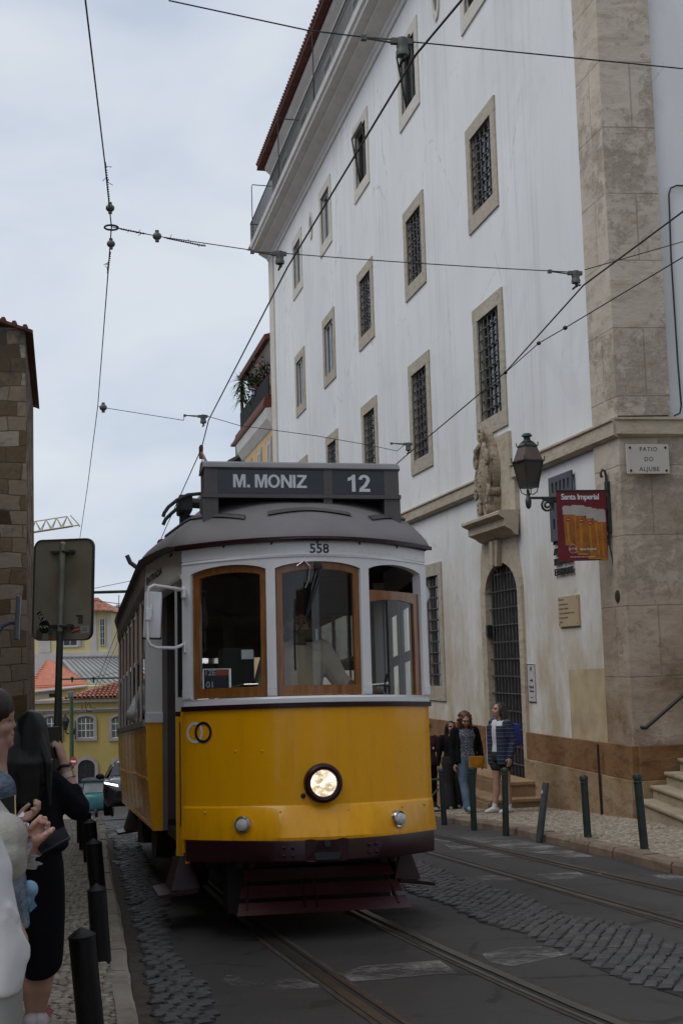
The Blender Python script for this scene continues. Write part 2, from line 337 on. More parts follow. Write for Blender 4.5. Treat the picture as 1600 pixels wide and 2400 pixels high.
M['frame_pale'] = m_stone('pale_window_stone', (0.52, 0.485, 0.43), (0.58, 0.545, 0.49), (0.34, 0.29, 0.23), 0, grime=0.35, pit=0.2, scale=2.0)
M['plinth'] = m_stone('stained_plinth_stone', (0.165, 0.078, 0.030), (0.25, 0.14, 0.065), (0.07, 0.028, 0.011), 0.0, grime=0.8, pit=0.5, scale=1.3)
M['plinth_low'] = m_stone('stained_plinth_stone_pale', (0.23, 0.14, 0.065), (0.37, 0.285, 0.185), (0.12, 0.052, 0.018), 0.0, grime=0.7, pit=0.5, scale=1.3)
M['step_stone'] = m_stone('worn_step_stone', (0.29, 0.24, 0.165), (0.37, 0.315, 0.235), (0.16, 0.11, 0.055), 0, grime=0.6)
M['door_step'] = m_stone('brown_step_stone', (0.25, 0.16, 0.085), (0.34, 0.235, 0.14), (0.12, 0.065, 0.03), 0, grime=0.6)
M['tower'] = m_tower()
M['asphalt'] = m_asphalt()
M['basalt'] = m_setts('basalt_setts', (0.033, 0.0315, 0.031), (0.068, 0.064, 0.061), 0.5)
M['joint'] = mat('sett_joints', (0.022, 0.018, 0.014), 0.9, 0.3, 8)
M['lime'] = m_setts('limestone_cubes', (0.17, 0.14, 0.105), (0.36, 0.305, 0.235), 0.65)
M['lime_joint'] = mat('pavement_joints', (0.055, 0.046, 0.034), 0.95, 0.3, 10)
M['calcada'] = m_calcada('limestone_pavement', 13.0, (0.26, 0.22, 0.175), (0.40, 0.35, 0.28), (0.06, 0.05, 0.04))
M['kerb'] = m_stone('kerb_stone', (0.235, 0.20, 0.16), (0.32, 0.28, 0.23), (0.10, 0.075, 0.045), 0, grime=0.6, scale=2)
M['kerb_red'] = m_stone('reddish_kerb_stone', (0.16, 0.115, 0.085), (0.24, 0.185, 0.14), (0.07, 0.045, 0.03), 0, grime=0.6, scale=2)
M['worn'] = m_worn()
M['rail'] = mat('rail_steel', (0.10, 0.093, 0.085), 0.38, 0.25, 3, 0.15, 60, metal=0.7)
M['groove'] = mat('rail_groove', (0.018, 0.014, 0.011), 0.85, 0.3, 8)
M['rust'] = mat('rusty_edge', (0.050, 0.036, 0.026), 0.9, 0.4, 9, 0.5, 40)
M['iron'] = mat('black_iron', (0.022, 0.023, 0.024), 0.55, 0.25, 8, 0.15, 80, metal=0.3)
M['grille'] = mat('forged_grille', (0.095, 0.093, 0.09), 0.6, 0.3, 8, 0.2, 60, metal=0.3)
M['dark'] = mat('dark_void', (0.008, 0.008, 0.009), 0.6, 0.1, 3)
M['pane'] = mat('dark_window_pane', (0.012, 0.014, 0.017), 0.08, 0.2, 2)
M['sash'] = mat('white_sash', (0.55, 0.56, 0.56), 0.5, 0.08, 6)
M['cornice'] = m_stone('painted_cornice', (0.56, 0.54, 0.52), (0.63, 0.61, 0.59), (0.36, 0.32, 0.29), 0, grime=0.35, pit=0.2, scale=1)
M['tile_eave'] = m_tile('dark_roof_tile', (0.085, 0.026, 0.018), (0.13, 0.045, 0.03), 1)
M['tile'] = m_tile('clay_roof_tile', (0.30, 0.105, 0.062), (0.44, 0.19, 0.125), 0)
M['tile_flat'] = m_tile('flat_clay_tile', (0.40, 0.135, 0.078), (0.46, 0.17, 0.10), 0, dark=(0.25, 0.10, 0.06))
M['green_iron'] = mat('dark_green_iron', (0.018, 0.030, 0.027), 0.45, 0.25, 8, 0.1, 60)
M['green_pole'] = mat('green_pole_paint', (0.035, 0.07, 0.035), 0.5, 0.3, 8)
M['bollard_black'] = mat('black_bollard_paint', (0.0045, 0.0045, 0.005), 0.5, 0.5, 10, 0.15, 60, spec=.3)
M['sign_metal'] = mat('weathered_sign_back', (0.29, 0.27, 0.20), 0.6, 0.18, 3, 0.1, 30, metal=0.1, col2=(0.20, 0.175, 0.115))
M['sign_edge'] = mat('sign_rim', (0.05, 0.048, 0.05), 0.5, 0.2)
M['pole'] = mat('galvanised_pole', (0.24, 0.24, 0.18), 0.55, 0.3, 6, 0.1, 40, metal=0.3)
M['pole_dark'] = mat('grimy_pole', (0.06, 0.062, 0.052), 0.6, 0.35, 6, 0.1, 40, metal=0.2)
M['wire'] = mat('black_wire', (0.012, 0.012, 0.013), 0.6, 0.2, 5)
M['insul'] = mat('grey_insulator', (0.10, 0.105, 0.095), 0.5, 0.25, 9)
# tram
M['yellow'] = m_paint('tram_yellow', (0.80, 0.365, 0.0005), (0.86, 0.395, 0.0005), (0.36, 0.16, 0.006))
M['white'] = mat('tram_white', (0.76, 0.76, 0.765), 0.34, 0.05, 3, 0.02, 14, coat=0.2)
M['cream'] = mat('tram_grey_white', (0.60, 0.585, 0.555), 0.45, 0.06, 3)
M['header'] = mat('tram_brown_grey', (0.16, 0.13, 0.11), 0.45, 0.15, 4)
M['maroon'] = mat('tram_maroon', (0.022, 0.003, 0.006), 0.38, 0.2, 4, 0.05, 20, spec=.35)
M['roof'] = mat('tram_roof_canvas', (0.155, 0.142, 0.142), 0.62, 0.14, 2.2, 0.12, 12)
M['roof_dark'] = mat('tram_roof_trim', (0.055, 0.05, 0.05), 0.5, 0.2, 4)
M['box'] = mat('sign_box_grey', (0.085, 0.078, 0.078), 0.5, 0.15, 5, 0.1, 30)
M['panel'] = mat('sign_panel_blue_grey', (0.020, 0.024, 0.033), 0.25, 0.25, 3)
M['letter'] = mat('white_lettering', (0.62, 0.64, 0.68), 0.6, 0.04, 5)
M['navy'] = mat('navy_lettering', (0.006, 0.008, 0.035), 0.4, 0.1, 5)
M['black'] = mat('matt_black', (0.008, 0.008, 0.009), 0.55, 0.2, 5)
M['wood'] = m_wood()
M['interior'] = mat('cab_interior', (0.045, 0.040, 0.036), 0.6, 0.2, 4)
M['glass'] = glass('tram_glass', refl=1.0, dark=0.95)
M['clear'] = glass('clear_glass', refl=0.8, dark=0.97)
M['chrome'] = mat('chrome', (0.55, 0.55, 0.55), 0.18, 0.05, 5, metal=1.0)
M['lens'] = mat('lamp_lens', (0.55, 0.55, 0.52), 0.15, 0.1, 60)
M['glow'] = mat('lit_filament', (0.9, 0.8, 0.6), 0.3, 0.05, 9, emis=(1.0, 0.72, 0.42), estr=1.5)
M['glow_white'] = mat('lit_led', (0.9, 0.9, 0.9), 0.3, 0.02, 9, emis=(0.9, 0.95, 1.0), estr=1.8)
M['under'] = mat('underframe_black', (0.008, 0.0075, 0.008), 0.7, 0.3, 4)
# ---------------------------------------------------------------- ground, street, pavements
YS = [-40, -20, -8, 0, 2, 4, 6, 8, 10, 12, 14, 16, 18, 20, 22, 24, 26, 28, 30, 33, 36, 40, 45, 50, 56, 62, 70, 80, 95, 120, 200, 900]
def lerp_path(p, y):
    if y <= p[0][1]: return p[0][0]
    for (xa, ya), (xb, yb) in zip(p, p[1:]):
        if y <= yb: return xa + (xb-xa)*(y-ya)/(yb-ya)
    return p[-1][0]
KL = [(0.25, -40), (0.28, 3), (0.33, 5.5), (0.36, 7.35), (0.42, 9.5), (0.47, 12.8), (0.55, 17), (0.64, 21), (0.85, 30), (1.1, 45), (1.3, 70), (1.3, 900)]
KR = [(4.6, -40), (5.0, 0), (5.3, 6), (5.5, 10), (5.65, 12.1), (5.82, 14.65), (6.02, 18.3), (5.9, 21.7), (5.9, 30), (6.0, 50), (6.6, 70), (6.6, 900)]
def strip(f0, f1, dz0, dz1, ys, nx=1):
    b = MB(); rows = []
    for y in ys: rows.append([b.b.verts.new((f0(y)+(f1(y)-f0(y))*i/nx, y, road_z(y)+dz0+(dz1-dz0)*i/nx)) for i in range(nx+1)])
    for a, c in zip(rows, rows[1:]):
        for i in range(nx): b.b.faces.new((a[i], a[i+1], c[i+1], c[i]))
    return b
kl = lambda y: lerp_path(KL, y)
kr = lambda y: lerp_path(KR, y)
tag(strip(lambda y: -500, lambda y: 500, -0.16, -0.16, YS, 8).build('ground', mat('bare_ground', (0.10, 0.09, 0.075), 0.95, 0.3, 2)), kind='structure')
tag(strip(kl, kr, 0, 0, YS).build('road', M['asphalt']), kind='structure')
def kerb(name, f, wdt, hgt, m, side):
    """row of dressed stones with open joints, side = +1 when the pavement lies to +x"""
    b = MB(); y = -6.0
    while y < 60:
        ln = random.uniform(0.75, 1.15); x0, x1 = f(y), f(y+ln); j = random.uniform(-0.008, 0.008); hz = random.uniform(-0.008, 0.008)
        g = 0.012
        A = lambda yy, ff, dx, dz: (ff+side*dx+j, yy, road_z(yy)+dz)
        t = MB(); prof = [(0.0, -0.1), (0.004, hgt*0.72), (0.03, hgt+hz), (wdt, hgt+hz), (wdt, -0.1)]
        t.rings([[A(y+g, f(y+g), dx, dz) for dx, dz in prof], [A(y+ln*0.5, f(y+ln*0.5)+random.uniform(-.006,.006), dx, dz) for dx, dz in prof], [A(y+ln-g, f(y+ln-g), dx, dz) for dx, dz in prof]])
        b.merge(t); y += ln
    return tag(b.build(name, m), kind='structure')
kerb('kerb', kl, 0.11, 0.10, M['kerb'], -1); kerb('kerb', kr, 0.20, 0.11, M['kerb_red'], 1)
tag(strip(lambda y: kl(y)+0.004, lambda y: kl(y)+0.13, 0.005, 0.004, [y*0.5 for y in range(-10, 100)]).build('gutter', M['rust']), kind='structure')
tag(strip(lambda y: -9.0, lambda y: kl(y)-0.1, 0.085, 0.085, YS).build('pavement', M['calcada']), kind='structure')
tag(strip(lambda y: kr(y)+0.19, lambda y: 8.3 if y > 15 else 14.0, 0.095, 0.10, YS).build('pavement', M['calcada']), kind='structure')
def inside(x, y, poly):
    c = False
    for i in range(len(poly)):
        (xa, ya), (xb, yb) = poly[i], poly[i-1]
        if (ya > y) != (yb > y) and x < (xb-xa)*(y-ya)/(yb-ya)+xa: c = not c
    return c
def stones(name, inside_f, box, size, ang, m, mj, dz, hgt, jit=0.18, gap=0.12, base=True, rnd=0.5):
    """separate paving stones with worn rounded heads, all one paved surface"""
    x0, x1, y0, y1 = box; a, c = size; ca, sa = cos(ang), sin(ang); cx, cy = (x0+x1)/2, (y0+y1)/2; rad = sqrt((x1-x0)**2+(y1-y0)**2)/2
    vs, fs, tone = [], [], []
    nu, nv = int(rad/a)+1, int(rad/c)+1
    for iv in range(-nv, nv+1):
        for iu in range(-nu, nu+1):
            u = (iu+(0.5 if iv % 2 else 0)+random.uniform(-jit, jit)*.5)*a; v = (iv+random.uniform(-jit, jit)*.4)*c + 0.25*c*sin(iu*0.37)
            x = cx+u*ca-v*sa; y = cy+u*sa+v*ca
            if not (x0 < x < x1 and y0 < y < y1) or not inside_f(x, y): continue
            hu, hv = a*(0.5-gap*random.uniform(.5, 1.1)), c*(0.5-gap*random.uniform(.5, 1.1)); rz = random.uniform(-.06, .06)
            tz = random.uniform(-.25, .25)*hgt; sx, sy = random.uniform(-.05, .05), random.uniform(-.05, .05); n = len(vs)
            for s_, zz in ((1.0, -hgt), (1.0, hgt*0.35), (0.72, hgt)):
                for du, dv in ((-1,-1),(1,-1),(1,1),(-1,1)):
                    q = du*hu*s_*(1+random.uniform(-.10, .10)); r_ = dv*hv*s_*(1+random.uniform(-.10, .10))
                    X = x+q*cos(ang+rz)-r_*sin(ang+rz); Y = y+q*sin(ang+rz)+r_*cos(ang+rz)
                    vs.append((X, Y, road_z(Y)+dz+zz+tz+(sx*q+sy*r_ if zz > 0 else 0)))
            for k in range(2):
                for i in range(4):
                    j = (i+1) % 4; fs.append((n+k*4+i, n+k*4+j, n+k*4+4+j, n+k*4+4+i))
            fs.append((n+8, n+9, n+10, n+11)); t = random.random(); tone += [t]*12
    me = bpy.data.meshes.new(name); me.from_pydata(vs, [], fs); me.materials.append(m)
    at = me.attributes.new('tone', 'FLOAT', 'POINT'); at.data.foreach_set('value', tone)
    o = bpy.data.objects.new(name, me); COL.objects.link(o); return tag(o, kind='structure')
def gp(*pts): return [tuple(gnd(*p)[:2]) for p in pts]
# black setts between the two tracks and along the near gutter
PS = gp((930, 2000), (1000, 2030), (1095, 2068), (1240, 2108), (1275, 2132), (1355, 2152), (1450, 2168), (1600, 2222), (1760, 2300), (1760, 2420), (1600, 2340), (1530, 2318), (1440, 2290), (1330, 2238), (1230, 2190), (1130, 2165), (1050, 2122), (960, 2095), (925, 2060))
PL = gp((505, 2410), (495, 2332), (420, 2262), (385, 2190), (392, 2110), (365, 2050), (325, 1985), (300, 1940), (262, 1935), (250, 1975), (262, 2030), (280, 2120), (306, 2250), (326, 2400), (330, 2520), (520, 2520))
dd = gnd(1513, 2229)-gnd(1486, 2263); ang_s = math.atan2(dd.y, dd.x)
tag(strip(lambda y: 2.62, lambda y: 4.15, 0.003, 0.003, [6, 8, 10, 12, 14, 16]).build('sett_bed', mat('sett_bed', (0.035, 0.03, 0.026), 0.9, 0.3, 9)), kind='structure') if False else None
b = MB(); b.face([(x, y, road_z(y)+.0035) for x, y in PS]); tag(b.build('sett_bed', M['joint']), kind='structure')
b = MB(); b.face([(max(x, kl(y)+.1), y, road_z(y)+.0065) for x, y in PL]); tag(b.build('sett_bed', M['joint']), kind='structure')
stones('cobbles', lambda x, y: inside(x, y, PS), (2.4, 5.2, 5.0, 17.5), (0.135, 0.085), ang_s, M['basalt'], M['joint'], 0.004, 0.014, gap=.09)
stones('cobbles', lambda x, y: inside(x, y, PL) and x > kl(y)+0.12, (0.3, 1.6, 4.6, 22), (0.115, 0.085), 0.25, M['basalt'], M['joint'], 0.006, 0.016, 0.35, .10)
stones('cobbles', lambda x, y: x > kl(y)+0.05, (0.6, 4.0, 22, 46), (0.22, 0.2), 0.2, M['basalt'], M['joint'], 0.0, 0.012, 0.4)
# pale limestone cubes of the pavements
stones('paving', lambda x, y: x < kl(y)-0.12, (-0.9, 0.40, 5.0, 20), (0.062, 0.050), 0.5, M['lime'], M['lime_joint'], 0.090, 0.009, 0.6, 0.09)
stones('paving', lambda x, y: x > kr(y)+0.21, (5.7, 8.0, 12.2, 26), (0.066, 0.058), 0.8, M['lime'], M['lime_joint'], 0.103, 0.008, 0.6, 0.08)
def sheet(name, polys, dz, m):
    b = MB()
    for p in polys: b.face([(x, y, road_z(y)+dz) for x, y in gp(*p)])
    return tag(b.build(name, m), kind='structure')
sheet('crossing_paint', [
    [(520, 2300), (532, 2288), (615, 2290), (690, 2294), (722, 2304), (757, 2312), (752, 2318), (655, 2322), (566, 2322)],
    [(776, 2280), (800, 2282), (850, 2266), (940, 2260), (1030, 2253), (1072, 2283), (1000, 2287), (925, 2296), (815, 2304)],
    [(1128, 2238), (1200, 2222), (1285, 2220), (1335, 2238), (1200, 2268), (1150, 2258)]], 0.004, M['worn'])
sheet('crossing_paint', [
    [(1060, 1961), (1145, 1957), (1300, 1985), (1390, 2009), (1335, 2012), (1180, 1990)], [(1012, 1966), (1060, 1972), (1150, 1990), (1212, 2010), (1150, 2012), (1060, 1992)],
    [(1258, 2052), (1352, 2045), (1388, 2058), (1290, 2064)], [(1515, 2052), (1640, 2052), (1640, 2066), (1565, 2064)], [(1040, 2060), (1160, 2052), (1225, 2066), (1120, 2078)],
    [(1386, 2048), (1410, 2048), (1408, 2053), (1390, 2053)]], 0.004, M['worn'])
sheet('crossing_paint', [[(236, 1968), (300, 1950), (330, 1965), (290, 1985)], [(252, 2018), (330, 2010), (380, 2030), (300, 2045)]], 0.02, M['worn'])
# four grooved rails
RP = {'near left': [(1.95, 2.0), (1.72, 4.5), (1.6, 6.83), (1.54, 8.1), (1.46, 10.06), (1.42, 12), (1.40, 15), (1.40, 24), (1.45, 40), (1.6, 75)],
      'near right': [(3.05, 2.0), (2.76, 4.5), (2.55, 6.4), (2.45, 8.35), (2.41, 9.24), (2.35, 11.4), (2.31, 14), (2.30, 24), (2.35, 40), (2.5, 75)],
      'far left': [(4.32, -10), (4.32, 8), (4.32, 16), (4.32, 30), (4.35, 75)], 'far right': [(5.10, -10), (5.12, 8), (5.08, 16), (5.07, 30), (5.1, 75)]}
RL = {'near left': 'left rail of the track under the yellow tram, deep dark groove', 'near right': 'right rail of the track under the yellow tram',
      'far left': 'left rail of the empty second track, nearest the black setts', 'far right': 'rail of the empty second track nearest the right pavement'}
for k, path in RP.items():
    sd_ = 1 if 'left' in k else -1; b = MB(); gb = MB(); rb = MB()
    ys = [path[0][1]+(path[-1][1]-path[0][1])*i/90 for i in range(91)]
    def sm(y): return (lerp_path(path, y-.6)+lerp_path(path, y)+lerp_path(path, y+.6))/3
    for lo, hi, dz, q in ((-0.068, -0.006, 0.008, b), (-0.006, 0.036, 0.0025, gb), (0.036, 0.066, 0.007, b), (-0.105, -0.068, 0.004, rb), (0.066, 0.10, 0.004, rb)):
        prev = None
        for y in ys:
            x = sm(y); cur = [(x+sd_*lo, y, road_z(y)+dz), (x+sd_*hi, y, road_z(y)+dz)]
            if prev: q.face([prev[0], prev[1], cur[1], cur[0]])
            prev = cur
    r_ = tag(b.build('tram_rail', M['rail']), RL[k], 'rail', 'tram rails set in the street', 'structure')
    gb.build('groove', M['groove'], r_); rb.build('bedding', M['rust'], r_)
# ---------------------------------------------------------------- the old white building on the right (facade x = 8, corner y = 18.45)
XW = 8.0
bld = empty('white_building', (XW, 34, 0), 'tall white old building with stone framed barred windows and a stone corner', 'building')
def bp(b, name, m, parent=None, **k): return b.build(name, m, parent or bld, world=True, **k)
WY = [24.35, 29.5, 34.65, 39.75, 44.85]; HW = 0.92
ROWS = {1: (13.85, 15.90), 2: (9.72, 11.82), 3: (5.60, 8.15)}
FW = 0.27                                   # width of a stone frame
holes = []
for r, (za, zb) in ROWS.items():
    for y in WY: holes.append((y-HW+FW, y+HW-FW, za+FW, zb-FW*1.05))
holes.append((29.0-0.5, 29.0+0.5, 0.75, 3.15))                       # barred ground floor window
DY0, DY1, DZ0, DZS = 23.22, 25.10, -0.62, 2.50                        # doorway
holes.append((DY0, DY1, -1.6, 3.15))
ys = sorted({19.40, 50.0} | {h[0] for h in holes} | {h[1] for h in holes}); zs = sorted({-3.5, 17.4} | {h[2] for h in holes} | {h[3] for h in holes})
b = MB(); dep = 0.20; rv = MB()
for ya, yb in zip(ys, ys[1:]):
    for za, zb in zip(zs, zs[1:]):
        if any(h[0] <= (ya+yb)/2 <= h[1] and h[2] <= (za+zb)/2 <= h[3] for h in holes): continue
        b.face([(XW, yb, za), (XW, ya, za), (XW, ya, zb), (XW, yb, zb)])
bmesh.ops.remove_doubles(b.b, verts=b.b.verts[:], dist=1e-4)
bp(b, 'wall', M['plaster'], recalc=False)
bk = MB()
bk.box((XW+0.6, 19.2, -3.5), (XW+12, 50.9, 17.4)); bp(bk, 'core', M['dark'])
def reveal(h, m=M['frame_stone'], d=dep):
    ya, yb, za, zb = h; q = MB(); X0, X1 = XW+0.001, XW+d
    q.face([(X0, ya, za), (X1, ya, za), (X1, ya, zb), (X0, ya, zb)]); q.face([(X0, yb, zb), (X1, yb, zb), (X1, yb, za), (X0, yb, za)])
    q.face([(X0, ya, zb), (X1, ya, zb), (X1, yb, zb), (X0, yb, zb)]); q.face([(X0, yb, za), (X1, yb, za), (X1, ya, za), (X0, ya, za)]); return q
def stone_frame(h, fw=FW, pr=0.035, sill=1.15, wob=0.0):
    ya, yb, za, zb = h; q = MB(); x0, x1 = XW-pr, XW+0.02
    s_ = fw*sill; j = lambda: random.uniform(-.02, .02)*wob
    q.box((x0, ya-fw+j(), za-s_), (x1, yb+fw+j(), za)); q.box((x0, ya-fw+j(), zb), (x1, yb+fw+j(), zb+fw))
    q.box((x0+.002, ya-fw+.004, za), (x1, ya, zb)); q.box((x0+.002, yb, za), (x1, yb+fw-.004, zb)); return q
def grille_mb(h, ny, nz, x, r=0.017):
    ya, yb, za, zb = h; q = MB()
    for i in range(1, ny+1):
        y = ya+(yb-ya)*i/(ny+1)
        pts = []
        for k in range(nz*2+3):
            z = za-0.02+(zb-za+0.04)*k/(nz*2+2); pts.append((x+0.02*sin(pi*k+pi*i), y, z))
        q.tube(pts, r, 5)
    for k in range(1, nz+1):
        z = za+(zb-za)*k/(nz+1)
        q.tube([(x+0.02*cos(pi*i+pi*k), ya-0.02+(yb-ya+.04)*i/(ny*2+2), z) for i in range(ny*2+3)], r, 5)
    return q
def sash_mb(h, x, bars=1, th=0.05, open_=0.0):
    ya, yb, za, zb = h; q = MB(); m_ = None
    q.box((x, ya, za), (x+.05, ya+th, zb)); q.box((x, yb-th, za), (x+.05, yb, zb)); q.box((x, ya+th, za), (x+.05, yb-th, za+th)); q.box((x, ya+th, zb-th), (x+.05, yb-th, zb))
    q.box((x-.004, (ya+yb)/2-.03, za+th), (x+.046, (ya+yb)/2+.03, zb-th)); return q
def window(h, kind, label=None, fm='frame_stone'):
    dp = .13 if kind == 'tilt' or h[3] > 14 else .085
    o = bp(stone_frame(h, wob=1 if kind == 'grille' else 0), 'window', M[fm])
    if label: o['label'] = label
    bp(reveal(h, M[fm], dp+.02), 'reveal', M[fm], o)
    ya, yb, za, zb = h
    bp(MB().box((XW+dp, ya-.01, za-.01), (XW+dp+.03, yb+.01, zb+.01)), 'pane', M['pane'], o)
    if kind == 'grille': bp(grille_mb(h, 4, 7 if zb-za < 1.7 else 9, XW+0.03), 'grille', M['grille'], o)
    else: bp(sash_mb(h, XW+dp-.055), 'sash', M['sash'] if kind == 'sash' else M['grille'], o)
    if kind == 'tilt':
        t = MB(); a = R(9); mm = MX.Translation((XW+0.09, 0, za+.03)) @ MX.Rotation(-a, 4, 'Y')
        t.box((0, ya+.03, 0), (.03, ya+.08, zb-za-.06), mm); t.box((0, yb-.08, 0), (.03, yb-.03, zb-za-.06), mm); t.box((0, ya+.08, 0), (.03, yb-.08, .06), mm); t.box((0, ya+.08, zb-za-.12), (.03, yb-.08, zb-za-.06), mm)
        bp(t, 'casement', M['iron'], o)
    return o
for r, (za, zb) in ROWS.items():
    for i, y in enumerate(WY):
        k = 'tilt' if r == 1 and i < 3 else ('grille' if (r == 2 and i < 3) or (r == 3 and i < 4) else 'sash')
        window((y-HW+FW, y+HW-FW, za+FW, zb-FW*1.05), k, fm='frame_pale' if r == 1 else 'frame_stone')
o = window((28.5, 29.5, 0.75, 3.15), 'grille', 'tall barred ground floor window')
for y, z in ((42.15, 15.35), (27.0, 15.45)):                          # small oval windows between the top windows
    q = MB(); n = 28
    def ring(s_, x): return [(x, y+0.26*s_*cos(2*pi*k/n), z+0.46*s_*sin(2*pi*k/n)) for k in range(n)]
    q.rings([ring(1.0, XW+.02), ring(1.0, XW-.04), ring(0.66, XW-.04), ring(0.6, XW+.0)], True, False)
    o = bp(q, 'oval_window', M['frame_pale']); d = MB(); d.face(ring(0.64, XW-.006)); bp(d, 'pane', M['pane'], o)
# quoins, string course, plinth
b = MB(); px_ = XW-0.05
b.face([(px_, 19.38, 0.05), (px_, 18.42, 0.05), (px_, 18.42, 17.4), (px_, 19.38, 17.4)]); b.face([(px_, 18.42, 0.05), (XW+0.76, 18.36, 0.05), (XW+0.76, 18.36, 17.4), (px_, 18.42, 17.4)])
b.face([(px_, 19.38, 0.05), (px_, 19.38, 17.4), (XW+.01, 19.395, 17.4), (XW+.01, 19.395, 0.05)]); b.face([(XW+.76, 18.36, 4.6), (XW+.76, 18.36, 17.4), (XW+.76, 18.5, 17.4), (XW+.76, 18.5, 4.6)])
bp(b, 'stone_corner', M['quoin'], recalc=False)
b = MB(); b.box((XW+.7, 18.48, 4.5), (XW+12, 18.6, 17.4)); bp(b, 'side_wall', M['plaster'])
b = MB(); b.face([(XW+0.76, 18.362, -2), (XW+12, 18.362, -2), (XW+12, 18.362, 4.52), (XW+0.76, 18.362, 4.52)]); bp(b, 'lower_side_wall', M['quoin'], recalc=False)
b = MB(); b.box((XW-.06, 50.0, -6), (XW+.4, 51.0, 17.4)); bp(b, 'stone_corner', M['frame_pale'])
pr = [(0, 4.48), (.06, 4.50), (.10, 4.53), (.10, 4.72), (.13, 4.74), (.13, 4.77), (0, 4.79)]
b = MB(); b.rings([[(px_+.02-d, y, z) for d, z in pr] for y in (25.0, 50.0)]); b.rings([[(px_+.02-d, y, z) for d, z in pr] for y in (18.40, 23.05)])
b.rings([[(px_+.02-d*f, 18.40-d, z) for d, z in pr] for f in (1,)]+[[(XW+12, 18.36-d, z) for d, z in pr]])
bp(b, 'string_course', M['stone'])
b = MB()
for ya, yb in ((19.40, 23.0), (25.4, 50.0)):
    b.box((XW-.075, ya, -0.42), (XW+.02, yb, 0.03)); 
b.box((XW-.115, 18.36, -0.42), (XW+.02, 19.40, 0.05)); b.box((XW-.02, 18.285, -0.42), (XW+4, 18.36, 0.05))
bp(b, 'plinth', M['plinth'])
b = MB(); b.box((XW-.13, 19.40, -1.7), (XW-.0, 23.0, -0.428)); b.box((XW-.16, 18.32, -1.7), (XW, 19.40, -0.428)); b.box((XW-.13, 25.4, -4.5), (XW, 50, -0.428)); b.box((XW-.02, 18.24, -1.7), (XW+4, 18.32, -0.428))
bp(b, 'plinth_base', M['plinth_low'])
# yellowish repaired patch of render beside the corner
b = MB(); b.face([(XW-.004, 20.98, 0.035), (XW-.004, 19.40, 0.035), (XW-.004, 19.40, 1.15), (XW-.004, 20.98, 1.12)]); bp(b, 'render_patch', mat('ochre_render', (0.42, 0.335, 0.205), 0.88, 0.22, 2.2, 0.2, 9), recalc=False)
# cornice with attic terrace, railing, attic storey and roof
cp = [(0, 16.62), (.05, 16.64), (.06, 16.76), (.10, 16.80), (.12, 16.86), (.30, 16.96), (.42, 17.03), (.44, 17.10), (.66, 17.14), (.68, 17.22), (.74, 17.26), (.76, 17.38), (0, 17.40)]
b = MB(); b.rings([[(XW-d, y, z) for d, z in cp] for y in (19.2, 51.0)]); b.rings([[(XW-.01, 51.0+(0.0 if d == 0 else 0)-0.0+d*0.9, z) for d, z in cp], [(XW+10, 51.0+d*0.9, z) for d, z in cp]]); bp(b, 'cornice', M['cornice'])
b = MB(); b.box((XW-.76, 19.2, 17.401), (XW+10, 51.7, 17.43)); bp(b, 'terrace', M['cornice'])
AX = XW+0.12
b = MB(); b.box((AX, 19.2, 17.43), (AX+9, 50.6, 20.55)); bp(b, 'attic_wall', mat('attic_render', (0.40, 0.385, 0.375), 0.8, 0.08, 2))
b = MB(); b.rings([[(AX-d, y, z) for d, z in ((0, 19.95), (.04, 19.97), (.06, 20.2), (.2, 20.32), (.26, 20.45), (0, 20.5))] for y in (19.2, 50.85)]); bp(b, 'attic_cornice', M['cornice'])
for y in (22, 26.3, 30.6, 34.9, 39.2, 43.5, 47.6):
    o = bp(MB().box((AX-.03, y-.75, 17.45), (AX+.01, y+.75, 19.75)), 'attic_window', M['frame_pale']); bp(MB().box((AX-.035, y-.55, 17.5), (AX+.02, y+.55, 19.55)), 'pane', M['pane'], o)
b = MB(); ov = 0.50
b.rings([[(AX-ov, y, 20.52), (AX-ov+.02, y, 20.66), (AX+5, y, 23.2), (AX+5, y, 22.9), (AX+.1, y, 20.50)] for y in (19.0, 51.3)])
for k in range(130): y = 19.1+k*0.248; b.tube([(AX-ov-.03, y, 20.67), (AX-ov+.8, y, 21.10)], .075, 6)
bp(b, 'roof', M['tile_eave'])
b = MB(); rx_ = XW-0.64; zt = 18.42
b.tube([(rx_, 19.2, zt), (rx_, 51.55, zt)], .022, 6); b.tube([(rx_, 51.55, zt), (XW+1, 51.55, zt)], .022, 6); b.tube([(rx_, 19.2, 17.55), (rx_, 51.55, 17.55)], .014, 5); b.tube([(rx_, 51.55, 17.55), (XW+1, 51.55, 17.55)], .014, 5)
y = 19.3
while y < 51.6: b.box((rx_-.007, y-.007, 17.43), (rx_+.007, y+.007, zt)); y += 0.125
for k in range(10): b.box((rx_+k*.13-.007, 51.543, 17.43), (rx_+k*.13+.007, 51.557, zt))
bp(b, 'terrace_railing', M['iron'])
for y in (24.5, 31.2, 37.8, 44.4, 51.0):
    b = MB(); b.tube([(rx_, y, 17.43), (rx_, y, 19.75), (rx_+.03, y, 19.83), (AX, y, 19.80)], .018, 6); bp(b, 'awning_frame', M['iron'])
